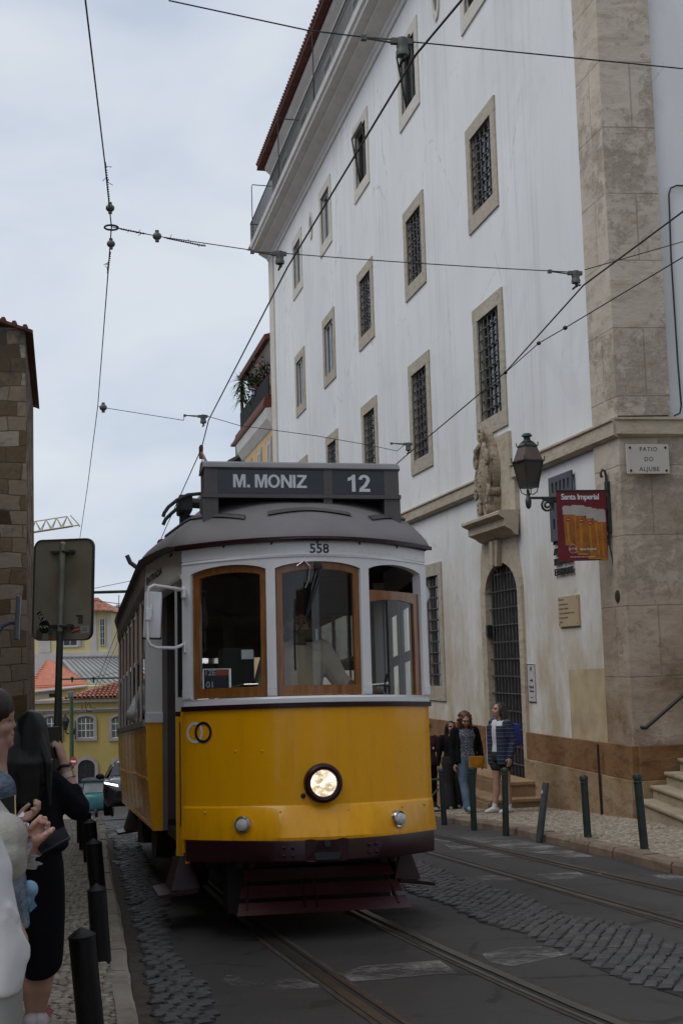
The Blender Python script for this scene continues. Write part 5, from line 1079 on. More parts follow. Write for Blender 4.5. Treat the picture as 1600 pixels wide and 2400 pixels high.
# ochre house with the planted balcony, next down the street
oh = empty('ochre_house', (9, 57, -3), 'ochre house with red eaves and planted balcony beyond the white building', 'house')
W = lambda px, py: onX(px, py, 8.0)
ye = W(573, 1062).y; zc = W(637, 945).z
def op(b, name, m, parent=None, **k): return b.build(name, m, parent or oh, world=True, **k)
M['ochre'] = mat('ochre_house_render', (.50, .34, .17), .85, .1, .7)
op(MB().box((8.0, 51.02, -7), (16, ye, zc-.5)), 'wall', M['ochre'])
ov = 8.0-onY(549, 1037, ye+.6).x
b = MB(); b.rings([[(8.0-d, y, zc+z) for d, z in ((0, -1.0), (.05, -.95), (.25, -.62), (ov*.75, -.48), (ov*.85, -.32), (ov*.85, -.2), (0, -.2))] for y in (51.02, ye+.5)]); op(b, 'cornice', M['cornice'])
b = MB(); b.rings([[(8.0-d, y, zc+z) for d, z in ((0, -.2), (ov, -.24), (ov+.02, -.12), (.3, .22), (0, .22))] for y in (51.02, ye+.7)]); op(b, 'eaves', M['tile_eave'])
za = W(587, 898).z; zr = W(613, 812).z
b = MB(); b.box((8.5, 51.02, zc-.4), (15, ye-1.5, zr-.5)); op(b, 'attic_wall', M['ochre'])
b = MB(); b.rings([[(8.5-d, y, zr+z) for d, z in ((0, -.9), (.15, -.7), (.4, -.45), (.55, -.3), (0, -.3))] for y in (51.02, ye-1.0)]); op(b, 'attic_cornice', M['cornice'])
b = MB(); b.rings([[(8.5-.75, y, zr-.32), (8.5-.78, y, zr-.12), (12, y, zr+1.0), (12, y, zr+.6)] for y in (51.02, ye-.5)]); op(b, 'roof', M['tile_eave'])
b = MB(); xr = 8.0-ov*.35
b.box((xr-.02, 51.1, zc+.1), (xr+.02, ye+.1, zc+1.12)); b.box((xr-.02, ye+.06, zc+.1), (8.6, ye+.1, zc+1.12)); op(b, 'balcony_screen', mat('dark_screen', (.006, .0065, .008), .8, .2, spec=.2))
for ya in (52.0, 54.7, 57.6, 60.3):
    if ya < ye-1:
        o = op(MB().box((7.96, ya-.55, zc-4.2), (8.01, ya+.55, zc-1.25)), 'window', M['frame_stone']); op(MB().box((7.95, ya-.42, zc-4.1), (8.0, ya+.42, zc-1.4)), 'pane', M['pane'], o); b = MB(); b.box((7.93, ya-.42, zc-4.1), (7.955, ya-.34, zc-1.45)); b.box((7.93, ya+.34, zc-4.1), (7.955, ya+.42, zc-1.45)); b.box((7.93, ya-.04, zc-4.1), (7.955, ya+.04, zc-1.45)); op(b, 'sash', M['sash'], o)
o = op(MB().box((8.46, 52.2, zc+.3), (8.5, 53.2, zr-1.0)), 'window', M['sash']); op(MB().box((8.45, 52.3, zc+.4), (8.48, 53.1, zr-1.1)), 'pane', M['pane'], o)
# yucca and pot plants on the balcony
def leaf_blade(b, p, d, ln, w_, droop):
    d = V(d).normalized(); s_ = d.cross(V((0, 0, 1))); s_ = s_.normalized() if s_.length > .01 else V((1, 0, 0)); pr_ = None
    for k in range(5):
        t = k/4; q = p+d*ln*t+V((0, 0, -droop*ln*t*t)); ww = w_*(1-t)*(.6+.8*t) ; cur = [q-s_*ww, q+s_*ww]
        if pr_: b.face([pr_[0], pr_[1], cur[1], cur[0]])
        pr_ = cur
M['yucca'] = mat('yucca_leaf', (.05, .10, .02), .55, .45, 9, spec=.2); M['leafy'] = mat('dark_leaf', (.025, .05, .015), .7, .5, 12, spec=.15); M['petal'] = mat('pink_petal', (.30, .06, .08), .6, .4, 15); M['terracotta'] = mat('terracotta', (.28, .10, .05), .8, .15)
yk = empty('yucca_plant', (xr+.2, ye-.3, zc+.2), 'spiky green yucca at the open end of the ochre balcony', 'plant')
def vary_y(x, y): return onY(x, y, ye-.1)
b = MB(); c1 = vary_y(565, 905); b.tube([(c1.x+.05, ye-.1, zc+.2), c1], [.09, .07], 7); b.build('trunk', mat('yucca_bark', (.09, .07, .05), .9, .3), yk, world=True)
b = MB()
for c_, n_ in ((vary_y(566, 893), 70), (vary_y(568, 915), 50), (vary_y(569, 935), 34)):
    for k in range(n_):
        a = random.uniform(0, 2*pi); el = random.uniform(-.7, 1.2); leaf_blade(b, c_, (cos(a)*cos(el), sin(a)*cos(el), sin(el)), random.uniform(.45, .85), .045, random.uniform(.2, .7))
b.build('leaves', M['yucca'], yk, world=True, recalc=False)
for nm, lab, px, py, sz, fl in (('flowering_plant', 'pink flowering pot plant on the balcony next to the window', 617, 868, .42, True), ('flowering_plant', 'dark leafy plant with a few pink flowers on the balcony rail', 611, 908, .38, True), ('leafy_plant', 'dark green bush filling the middle of the balcony', 600, 930, .6, False), ('leafy_plant', 'thin green plant rising beside the yucca', 592, 890, .4, False)):
    c_ = onX(px, py, xr+.22); o = empty(nm, (c_.x, c_.y, zc+.2), lab, 'plant'); b = MB(); f_ = MB()
    for k in range(260):
        d = V((random.gauss(0, .45), random.gauss(0, .6), random.gauss(0, .55)))*sz; q = c_+d; n_ = V((random.gauss(0, 1), random.gauss(0, 1), random.gauss(0, 1))).normalized(); leaf_blade(f_ if fl and random.random() < .22 else b, q, n_, random.uniform(.10, .20), .06, .3)
    b.build('leaves', M['leafy'], o, world=True, recalc=False)
    if fl: tag(f_.build('flowers', M['petal'], o, world=True, recalc=False), kind='stuff')
    else: f_.b.free()
    pt = MB(); pt.lathe([(.10, 0), (.15, .26), (.165, .30), (0, .30)], (c_.x, c_.y, zc+.22), 12); pt.build('pot', M['terracotta'], o, world=True)
o = empty('far_house', (9, 68, -3), 'grey dormer and roof of the house past the ochre one', 'house')
b = MB(); b.box((8.0, ye+.9, -8), (15, 76, W(566, 1085).z)); b.build('wall', M['house_white'], o, world=True); b = MB(); zq = W(566, 1085).z; b.rings([[(7.4, y, zq), (7.4, y, zq+.15), (11, y, zq+2)] for y in (ye+1.2, 76)]); b.build('roof', M['zinc_dark'], o, world=True); b = MB(); b.box((8.0, ye+1.2, zq), (9.5, ye+3.2, zq+1.1)); b.rings([[(7.8, y, zq+1.1), (7.8, y, zq+1.2), (8.8, y, zq+1.7), (9.6, y, zq+1.1)] for y in (ye+1.0, ye+3.4)]); b.build('dormer', M['zinc_dark'], o, world=True)
# tower crane far beyond
F8 = Far(300.0); cr_ = empty('tower_crane', F8.P(*F8.uz(-60, 1700)), 'yellow lattice crane jib on the far skyline beside the stone tower', 'crane')
M['crane'] = mat('crane_yellow', (.40, .36, .24), .6, .15, 1)
def lat(b, n, xs, ytop, ybot, r): 
    k = F8.D/FPX
    for i in range(n):
        x0 = xs[0]+(xs[1]-xs[0])*i/n; x1 = xs[0]+(xs[1]-xs[0])*(i+1)/n; xm = (x0+x1)/2
        P0, P1, T = F8.P(*F8.uz(x0, ybot(x0))), F8.P(*F8.uz(x1, ybot(x1))), F8.P(*F8.uz(xm, ytop(xm)))
        Q0, Q1 = P0+FN*1.6, P1+FN*1.6; T = T+FN*.8
        for a_, c_ in ((P0, P1), (Q0, Q1), (P0, T), (T, P1), (Q0, T), (T, Q1), (P0, Q1)): b.tube([a_, c_], r, 4, False)
        if i: b.tube([last, T], r, 4, False)
        last = T
yb2 = lambda x: 1247-(x-75)*.158; yt2 = lambda x: 1222-(x-75)*.155
b = MB(); lat(b, 9, (-55, 168), yt2, yb2, .13); b.tube([F8.P(*F8.uz(165, 1208)), F8.P(*F8.uz(186, 1231))], .12, 4); b.tube([F8.P(*F8.uz(165, yb2(165))), F8.P(*F8.uz(186, 1231)), F8.P(*F8.uz(186.5, 1235))], .16, 4); b.build('jib', M['crane'], cr_, world=True)
b = MB(); a_ = F8.P(*F8.uz(-55, 1200)); b.tube([a_, (a_.x, a_.y, -20)], .9, 4); b.build('mast', M['crane'], cr_, world=True)
# ---------------------------------------------------------------- bollards
def bollard_black_mb(r, h, tilt=0):
    b = MB(); b.lathe([(r*1.0, -.12), (r, h-.035), (r*1.04, h-.032), (r*1.04, h-.026), (r*.6, h-.008), (r*.12, h+.010), (0, h+.012)], n=24); return b
LAB = ['nearest black bollard, cut off by the bottom edge', 'second black bollard from the bottom edge, with scuffed paint', 'third black bollard along the left kerb', 'fourth black bollard along the left kerb', 'fifth black bollard, beside the dark jacket hem', 'sixth black bollard along the left kerb, half hidden', 'farthest black bollard in the left kerb row']
for i, (bx, by, tx_, ty_, wpx) in enumerate(((215, 2433, 190, 2180, 60), (238, 2252, 226, 2076, 43), (233, 2128, 219, 1969, 36), (222, 2060, 210, 1922, 29), (208, 2020, 201, 1902, 23), (196, 1992, 193, 1884, 20), (189, 1975, 187, 1872, 17))):
    p = gnd(bx, by, .10); t = onY(tx_, ty_, p.y); ax_ = (t-p); h_ = ax_.length; q = V((0, 0, 1)).rotation_difference(ax_).to_matrix().to_4x4(); q.translation = p
    o = bollard_black_mb(wpx/FPX*p.y/2, h_).build('bollard', M['bollard_black'], smooth=True, ang=30); o.matrix_basis = q; tag(o, LAB[i], 'bollard', 'black bollards along the left kerb')
def bollard_green_mb(h):
    b = MB(); b.lathe([(.045, -.1), (.043, h-.10), (.05, h-.095), (.05, h-.085), (.043, h-.08), (.041, h-.065), (.05, h-.06), (.052, h-.03), (.042, h-.008), (.015, h+.002), (0, h+.003)], n=18); return b
GL = ['dark green bollard nearest the stone stairs', 'dark green bollard with weeds round its foot', 'bent headless green bollard leaning to the right', 'green bollard in front of the girl in plaid', 'green bollard in front of the woman with the yellow bag', 'green bollard with a barrier frame next to the tram corner']
for i, (bx, by, tx_, ty_) in enumerate(((1510, 1992, 1492, 1813), (1377, 1965, 1367, 1817), (1265, 1955, 1279, 1835), (1185, 1941, 1182, 1800), (1110, 1930, 1105, 1797), (1040, 1918, 1033, 1801))):
    p = gnd(bx, by, .105); t = onY(tx_, ty_, p.y); ax_ = (t-p); h_ = ax_.length; q = V((0, 0, 1)).rotation_difference(ax_).to_matrix().to_4x4(); q.translation = p
    if i == 2: b = MB(); b.lathe([(.047, -.1), (.043, h_-.02), (.04, h_), (0, h_-.01)], n=18)
    else: b = bollard_green_mb(h_)
    o = b.build('bollard', M['green_iron'] if i != 2 else mat('worn_green_iron', (.045, .055, .058), .5, .3, 9), smooth=True, ang=30); o.matrix_basis = q; tag(o, GL[i], 'bollard', 'green bollards on the right pavement')
    if i == 2: MB().bbox((-.042, -.01, h_-.12), (.012, .025, .04)).build('bare_patch', M['letter'], o)
    if i == 5:
        b = MB(); Q = lambda x, z: (x, 0, z)
        b.tube([(-.04, 0, h_*.78), (-.9, 0, h_*.78)], .02, 6); b.tube([(-.04, 0, .12), (-.9, 0, .12)], .02, 6); b.tube([(-.06, 0, h_*.6), (-.35, 0, h_*.2)], .015, 6); b.tube([(-.9, 0, -.1), (-.9, 0, h_*.82)], .025, 8); b.tube([(-.06, 0, .15), (-.4, 0, h_*.7)], .015, 6); b.build('barrier_frame', M['green_iron'], o)
# weeds round the bollard foot and along the kerb
M['grass'] = mat('weed_green', (.09, .115, .035), .8, .4, 15, spec=.1)
b = MB()
for cx, cy, n_, sp_ in ((1370, 1962, 90, .10), (1352, 1972, 50, .09), (1388, 1968, 60, .06), (1545, 1945, 30, .08)):
    c_ = gnd(cx, cy, .10)
    for k in range(n_): a = random.uniform(0, 2*pi); q = c_+V((random.gauss(0, sp_), random.gauss(0, sp_*1.4), 0)); q.z = road_z(q.y)+.10; leaf_blade(b, q, (cos(a)*.6, sin(a)*.6, random.uniform(.6, 1.4)), random.uniform(.03, .10), .005, .5)
tag(b.build('weeds', M['grass'], recalc=False), kind='stuff')
# ---------------------------------------------------------------- traffic sign seen from behind
SYD = 12.5
s0 = onY(133, 1742, SYD); s1 = onY(147, 1275, SYD); sdx = (s1-s0).normalized(); foot = s0+sdx*((road_z(SYD)+.09-s0.z)/sdx.z)
sg = empty('road_sign', foot, 'back of a big rounded traffic sign on a leaning grey pole, with stickers', 'road sign'); QS = V((0, 0, 1)).rotation_difference(sdx).to_matrix().to_4x4(); QS.translation = foot; sg.matrix_basis = QS
h1 = (s1-foot).length
def smid(a, b_): return s0.lerp(s1, a) if False else None
zj = ((onY(142, 1480, SYD))-foot).length
b = MB(); b.tube([(0, 0, -.1), (0, 0, zj)], .0315, 14); b.build('lower_pole', M['pole_dark'], sg, smooth=True); b = MB(); b.tube([(0, 0, zj), (0, 0, h1)], .0285, 14); b.ell((0, 0, h1), (.0285, .0285, .02)); b.build('upper_pole', M['pole'], sg, smooth=True)
inv = QS.inverted(); c_ = inv @ onY(148, 1381, SYD); zc_ = c_.z; PH = 235/FPX*SYD*1.0; PW = .615; AY = R(-31)
SM = MX.Translation((c_.x+.0, .075, zc_)) @ MX.Rotation(AY, 4, 'Z') @ MX.Rotation(R(-.5), 4, 'Y')
def rrect(w_, h_, r): return [(sx*(w_/2-r)+r*cos(a), sz*(h_/2-r)+r*sin(a)) for sx, sz, a0 in ((1, -1, -pi/2), (1, 1, 0), (-1, 1, pi/2), (-1, -1, pi)) for a in [a0+pi/2*k/6 for k in range(7)]]
b = MB(); b.prism(rrect(PW-.02, PH-.02, .07), lambda x, z: SM @ V((x, 0, z)), lambda x, z: SM @ V((x, .012, z))); pn = b.build('sign_plate', M['sign_metal'], sg)
b = MB(); ro, ri = rrect(PW, PH, .08), rrect(PW-.02, PH-.02, .07); n = len(ro)
b.rings([[SM @ V((ro[k][0], -.012, ro[k][1])), SM @ V((ro[k][0], .02, ro[k][1])), SM @ V((ri[k][0], .02, ri[k][1])), SM @ V((ri[k][0], -.012, ri[k][1]))] for k in list(range(n))+[0]], True, False); b.build('rim', M['sign_edge'], pn)
for z in (PH/2-.12, -PH/2+.13):
    b = MB(); b.bbox((0, 0, 0), (.24, .035, .022), SM @ MX.Translation((0, -.02, z))); b.tube([(c_.x-.04, -.0, zc_+z), (c_.x-.0, -.04, zc_+z), (c_.x+.045, .0, zc_+z)], .012, 6); b.bbox((0, 0, 0), (.03, .05, .03), SM @ MX.Translation((.09, -.03, z))); b.build('clamp', mat('clamp_iron', (.06, .058, .05), .5, .3), sg)
def sticker(name, x, z, w_, h_, rot, m, shape='rect', txt=None, tm=None, ts=.03):
    mm = SM @ MX.Translation((x, -.0015, z)) @ MX.Rotation(R(rot), 4, 'Y'); b = MB()
    pts = [(-w_/2, -h_/2), (w_/2, -h_/2), (w_/2, h_/2), (-w_/2, h_/2)] if shape == 'rect' else [(w_/2*cos(2*pi*k/16)*random.uniform(.9, 1.05), h_/2*sin(2*pi*k/16)*random.uniform(.9, 1.05)) for k in range(16)]
    b.face([mm @ V((px_, 0, pz_)) for px_, pz_ in pts]); o = b.build(name, m, pn)
    if txt: t = text_mb(txt, ts, .0006, .0008); bmesh.ops.transform(t.b, matrix=mm @ MX.Translation((0, -.0012, -ts*.36)), verts=t.b.verts[:]); t.build('lettering', tm, o)
M['st_white'] = mat('sticker_white', (.42, .42, .40), .6, .1, 20); M['st_red'] = mat('sticker_red', (.28, .03, .03), .6, .1, 20); M['st_or'] = mat('sticker_orange', (.30, .08, .02), .6, .4, 60); M['st_blue'] = mat('sticker_blue', (.06, .10, .14), .6, .4, 60); M['st_dk'] = mat('sticker_ghost', (.07, .07, .055), .7, .3, 30)
sticker('sticker', -.215, -.255, .045, .13, -32, M['black'], 'rect', None); sticker('sticker', -.185, -.335, .12, .13, 0, M['black'], 'round', 'KIASTEGO' if False else None)
mm_ = SM @ MX.Translation((-.215, -.003, -.25)) @ MX.Rotation(R(58), 4, 'Y'); t = text_mb('ULT', .048, .0006, .001); bmesh.ops.transform(t.b, matrix=mm_ @ MX.Translation((0, 0, -.017)), verts=t.b.verts[:]); t.build('lettering', M['st_white'], pn)
b = MB()
for k in range(9): b.tube([SM @ V((-.235+.011*k, -.004, -.335+.01*(k % 2))), SM @ V((-.228+.011*k, -.004, -.325-.012*(k % 3)))], .0035, 4)
b.build('scribble', M['st_white'], pn)
sticker('sticker', -.235, -.40, .07, .085, 8, M['st_dk']); sticker('sticker', -.125, -.385, .06, .05, 30, M['st_blue'], 'round'); sticker('sticker', -.12, -.42, .055, .06, 0, M['st_or'], 'round')
sticker('sticker', .135, -.365, .085, .05, -12, M['st_red'], 'rect', 'LATIVO', M['st_white'], .022); sticker('sticker', .232, -.36, .085, .062, -5, M['st_white']); b = MB()
for k in range(3): b.face([SM @ V((.20+q_[0], -.003, -.375+.014*k+q_[1])) for q_ in ((0, 0), (.06, .005), (.06, .009), (0, .004))])
b.build('small_print', M['st_dk'], pn, recalc=False); sticker('sticker', .185, -.275, .05, .07, 0, M['st_dk']); sticker('sticker', .175, -.24, .07, .02, 0, mat('rust_mark', (.07, .04, .02), .8, .3))
# convex mirror edge-on by the tower
o = empty('traffic_mirror', (-1.25, 18, -.9), 'grey blue traffic mirror seen edge on from a curved bracket', 'mirror'); b = MB(); cM = onY(42, 1449, 18.0)
b.bbox((0, 0, 0), (.055, .46, .56), MX.Translation(cM) @ MX.Rotation(R(3), 4, 'Y'), .02); bm_ = mat('blue_grey_plate', (.13, .15, .175), .5, .12); b.build('mirror', bm_, o, world=True)
b = MB(); b.tube([cM+V((-.02, 0, -.06)), cM+V((-.10, 0, -.05)), cM+V((-.2, 0, -.10)), cM+V((-.32, 0, -.3)), cM+V((-.36, 0, -.6)), (cM.x-.36, 18, -.95)], .03, 10); b.build('bracket', bm_, o, world=True, smooth=True)
# ---------------------------------------------------------------- overhead line
def wire(name, pts, r, label, group='overhead tram wires', n=5, sag=0.0, parent=None, m='wire'):
    P_ = []
    for a, c in zip(pts, pts[1:]):
        for k in range(8): t = k/8; P_.append(V(a).lerp(V(c), t)-V((0, 0, sag*4*t*(1-t)*(V(c)-V(a)).length)))
    P_.append(V(pts[-1])); b = MB(); b.tube(P_, r, n); o = b.build(name, M[m], parent, world=bool(parent))
    if label: tag(o, label, 'wire', group)
    return o
H1, H2 = 5.45, 5.25
AG = lambda px, py, h_: hit(px, py, (0, SL, 1), h_)
c1 = [AG(1290, -245, H1), AG(1081, 0, H1), AG(974, 128, H1), AG(673, 627, H1), AG(489, 984, H1), AG(472, 1051, H1), AG(386, 1243, H1)]
c1 = [V((c1[1].x+.35, 0, H1))]+c1[1:]+[V((1.75, 40, road_z(40)+H1)), V((1.6, 70, road_z(70)+6.0))]
wire('contact_wire', c1, .0075, 'thick contact wire over the tram, running down the street')
c2 = [V((4.78, 0, H2)), AG(1600, 495, H2), AG(1367, 668, H2), AG(1184, 872, H2), AG(959, 1061, H2), V((4.68, 26, road_z(26)+H2)), V((4.7, 70, road_z(70)+6))]
wire('contact_wire', c2, .0075, 'contact wire over the empty second track, crossing the barred windows')
n1, n2 = onY(261, 531, 11.8), onY(229, 952, 18.4)
lw = [onY(150, -400, 6.0), onY(200, 0, 7.6), onY(246, 385, 10.6), n1, onY(253, 640, 12.6), n2, onY(205, 1140, 23), onY(188, 1256, 27), onY(160, 1480, 45)]
wire('support_wire', lw, .0058, 'dark support wire hanging down the open sky on the left')
def hanger(c, dirx, scale, label):
    """bell insulator with a drilled arm clipped over the contact wire"""
    o = empty('wire_hanger', c, label, 'insulator', 'insulated hangers on the contact wires'); o.scale = (.66, .66, .66)
    b = MB(); b.lathe([(.0, .10), (.05, .10), (.055, .02), (.05, .0), (.062, -.03), (.058, -.065), (.03, -.075), (0, -.075)], (0, 0, .03), 14); b.bbox((.06, 0, .10), (.06, .05, .05)); b.bbox((-.07, 0, .10), (.07, .05, .05)); b.build('bell', M['insul'], o, smooth=True)
    b = MB(); d = V((-1, 0, .03)).normalized(); b.tube([(-.08, -.012, .11), tuple(V((-.08, -.012, .11))+d*.26)], .009, 5); b.tube([(-.08, .012, .09), tuple(V((-.08, .012, .11))+d*.26)], .009, 5); b.bbox(V((-.08, 0, .105))+d*.28, (.05, .045, .045)); b.build('arm', M['insul'], o)
    b = MB(); b.tube([(0, -.14, -.10), (0, -.04, -.075), (0, .12, -.075-.008)], .014, 6); b.tube([(0, 0, -.03), (0, -.02, -.09)], .018, 6); b.build('clip', M['iron'], o); return o
hA, hB, hC = AG(672, 628, H1), AG(962, 141, H1), AG(482, 1000, H1)
hanger(hA+V((-.06, 0, .06)), 0, 1, 'hanger on the thick wire in front of the far building corner'); hanger(hB+V((-.05, 0, .05)), 0, 1, 'big hanger high on the thick wire across the top windows'); hanger(hC+V((-.03, 0, .07)), 0, 1, 'hanger just above the trolley pole tip')
hA2, hC2 = AG(1367, 668, H2), AG(957, 1062, H2)
hanger(hA2+V((-.07, 0, .04)), 0, 1, 'hanger on the second track wire against the stone corner'); hanger(hC2+V((0, 0, .06)), 0, 1, 'hanger on the second track wire beside the lowest barred window')
iA = onY(368, 553, n1.y); wire('span_wire', [n1, iA, hA+V((-.30, 0, .15)), ], .0046, 'span wire from the ringed joint to the thick wire'); wire('span_wire', [hA+V((.0, 0, .13)), hA2+V((-.31, 0, .12))], .0046, 'span wire between the two contact wires, crossing the upper barred windows', sag=.004); wire('span_wire', [hA2+V((.02, 0, .14)), onY(1620, 560, 11.2)], .0046, 'short span wire from the stone corner out of the right edge')
YB = hB.y; wire('span_wire', [onY(395, 0, YB), onY(720, 70, YB), hB+V((-.29, 0, .13))], .0046, 'span wire entering at the top and crossing the roof edge'); wire('span_wire', [hB+V((.0, 0, .12)), onY(1600, 160, YB), onY(1900, 185, YB)], .0046, 'near span wire over the stone corner to the right edge')
iC = onY(242, 955, n2.y); wire('span_wire', [n2, iC, onY(430, 985, 18.0), hC+V((-.27, 0, .15))], .0046, 'low span wire from the left support wire toward the trolley pole'); wire('span_wire', [hC+V((.02, 0, .14)), onY(560, 997, 17.6), onY(745, 1022, 17.6), onY(880, 1046, 17.5), onY(930, 1057, 17.4), hC2+V((-.05, 0, .12))], .0046, 'low span wire passing before the ochre house and white wall')
wire('span_wire', [onY(1620, 590, 9.0), onY(1324, 768, 11.4), onY(1262, 804, 12.4), AG(1184, 873, H2), ], .005, 'thin beaded wire dropping to the second contact wire'); 
for i, (p_, lab) in enumerate(((onY(1324, 768, 11.4), 'upper ball insulator on the thin beaded wire'), (onY(1262, 804, 12.4), 'middle ball insulator on the thin beaded wire'), (AG(1184, 873, H2), 'clamp where the thin wire meets the second contact wire'))): tag(MB().ell(p_, (.022, .022, .02)).build('ball_insulator', M['iron'], smooth=True), lab, 'insulator', 'ball insulators')
for p_, r_, lab in ((iA, .035, 'egg insulator on the span wire beside the ringed joint'), (onY(258, 487, 11.4), .033, 'insulator above the ringed joint of the left wire'), (onY(260, 571, 12.0), .033, 'insulator under the ringed joint of the left wire'), (iC, .045, 'grey egg insulator at the lower joint of the left wire')):
    b = MB(); b.ell(p_, (r_*1.15, r_, r_)); b.lathe([(r_*.5, -r_*1.5), (r_*.5, r_*1.5)], p_, 8); tag(b.build('egg_insulator', M['insul'], smooth=True), lab, 'insulator', 'egg insulators')
b = MB(); b.tube([n1+V((.06*cos(2*pi*k/16), .02, .022*sin(2*pi*k/16)-.0)) for k in range(17)], .009, 6); tag(b.build('wire_ring', M['iron']), 'iron ring joining the span wire to the left support wire', 'ring')
def twist(a, c, r, n, lab, g='bound wire ends'):
    b = MB()
    for s_ in (0, pi): b.tube([V(a).lerp(V(c), k/(n*6))+V((r*cos(k*1.05+s_), 0, r*sin(k*1.05+s_)))*(1 if 3 < k < n*6-3 else .4) for k in range(n*6+1)], .0040, 4)
    for k in range(5): q = V(a).lerp(V(c), random.random()); b.tube([q, q+V((random.uniform(-.05, .05), 0, random.uniform(-.04, .06)))], .003, 3)
    tag(b.build('wire_binding', M['wire']), lab, 'wire', g)
twist(onY(247, 380, 10.5), onY(256, 470, 11.3), .007, 8, 'twisted wire end above the upper insulator'); twist(onY(259, 590, 12.2), onY(252, 640, 12.6), .007, 5, 'twisted wire end below the lower insulator'); twist(onY(276, 534, n1.y), onY(345, 548, n1.y), .006, 6, 'twisted span end between ring and egg insulator'); twist(onY(385, 556, n1.y), onY(482, 576, n1.y), .006, 9, 'twisted span end right of the egg insulator')
# bracket arms and wires down the street
for D_, (x0, y0, x1, y1), px_, lab in ((46.0, (140, 1391, 330, 1385.5), 140, 'green bracket arm high behind the traffic sign'), (72.0, (141, 1592.5, 330, 1587.5), 141, 'lower green bracket arm crossing in front of the tiled roof')):
    F = Far(D_); o = empty('bracket_arm', F.P(*F.uz(px_, 1830)), lab, 'pole', 'overhead line arms'); b = MB(); a_, c_ = F.P(*F.uz(x0, y0)), F.P(*F.uz(x1, y1)); b.tube([a_, c_], .05, 8); b.build('arm', M['green_pole'], o, world=True); g_ = V((a_.x, a_.y, road_z(a_.y)-.5)); b = MB(); b.tube([g_, a_+V((0, 0, .4))], .055, 8); b.build('post', M['green_pole'], o, world=True)
    if D_ > 60:
        b = MB()
        for x_ in (169, 219.5): q = F.P(*F.uz(x_, 1590)); b.tube([q, q-V((0, 0, .22))], .05, 6); b.ell(q, (.09, .09, .09))
        b.build('arm_fittings', M['iron'], o, world=True)
for a_, c_, lab in (((216, 1380, 50), (330, 1357, 60), 'thin wire above the green arm'), ((216, 1407, 46), (300, 1418, 46), 'thin wire below the green arm'), ((290, 1440, 46), (223, 1610, 66), 'thin wire slanting down before the metal roof'), ((223, 1610, 66), (205, 1656, 82), 'lowest thin wire in front of the yellow house'), ((278, 1575, 60), (219, 1588, 72), 'thin wire reaching the lower green arm')):
    wire('span_wire', [far(*a_), far(*c_)], .012, lab)
b = MB(); F = Far(46.0); q = F.P(*F.uz(287, 1418)); b.bbox(q, (.09, .09, .16)); b.tube([q, q+V((.03, 0, -.4))], .02, 5); tag(b.build('wire_clamp', M['iron']), 'dark clamp at the end of the thin wire beside the tram roof', 'clamp'); b = MB(); q = F.P(*F.uz(278.5, 1395)); b.tube([q, F.P(*F.uz(278.5, 1440))], .012, 5); tag(b.build('antenna', M['iron']), 'thin upright rod beside the tram roof', 'rod')
for x_, y_ in ((205, 1656), (196, 1664)): 
    q = far(x_-4, y_, 83); b = MB(); b.tube([q+V((0, 0, .3)), q, q+V((.2, 0, .2)), q+V((.3, 0, -.1)), q+V((.6, 0, -.12))], .03, 5); tag(b.build('wire_bracket', M['iron']), 'small black wire bracket before the yellow house, ' + ('upper one' if y_ == 1656 else 'lower one'), 'bracket')
# green lamp post with floodlight, no entry sign, wall lantern
F = Far(70.0); fp = F.P(*F.uz(168, 1870)); o = empty('floodlight_post', (fp.x, fp.y, road_z(fp.y)), 'green post with a square floodlight in front of the yellow house', 'lamp post')
b = MB(); t_ = F.P(*F.uz(167, 1634)); b.tube([(t_.x, t_.y, road_z(t_.y)-.3), t_], [.13, .10], 10); b.build('post', M['green_pole'], o, world=True)
b = MB(); b.bbox(F.P(*F.uz(165.5, 1628)), (.30, .2, .30), bev=.03); b.bbox(F.P(*F.uz(166, 1636)), (.16, .14, .12)); b.build('floodlight', mat('floodlight_grey', (.16, .17, .16), .4, .1), o, world=True)
F = Far(69.0); q = F.P(*F.uz(173, 1785)); o = empty('no_entry_sign', q, 'round red no entry sign on the green post', 'road sign'); mm = MX.Translation(q) @ MX.Rotation(-YAW, 4, 'Z') @ MX.Rotation(R(-38), 4, 'Z') @ MX.Rotation(pi/2, 4, 'X')
b = MB(); b.lathe([(0, .0), (.235, 0), (.235, .02), (0, .02)], n=28, m=mm); b.build('disc', mat('sign_red', (.30, .018, .02), .5, .1), o, world=True); b = MB(); b.bbox((0, 0, .024), (.36, .075, .006), mm); b.build('white_bar', M['letter'], o, world=True)
F = Far(84.4); q = F.P(*F.uz(153, 1696)); o = empty('wall_lantern', q, 'black lantern on a scrolled bracket on the yellow house', 'lantern')
b = MB(); b.lathe([(.10, -.42), (.24, .12), (.27, .14), (.13, .38), (.04, .42), (.06, .5), (0, .56)], q, 6); b.build('lantern', M['iron'], o, world=True); b = MB(); b.tube([q+V((0, 0, -.45)), q+V((.1, 0, -.62)), q+V((.45, 0, -.66)), q+V((.6, 0.05, -.3))], .05, 6); b.tube([q+V((.6, 0, .15)), q+V((.6, 0, -1.0))], .04, 6); b.ell(q+V((.45, 0, -.55)), (.16, .05, .18)); b.build('bracket', M['iron'], o, world=True)
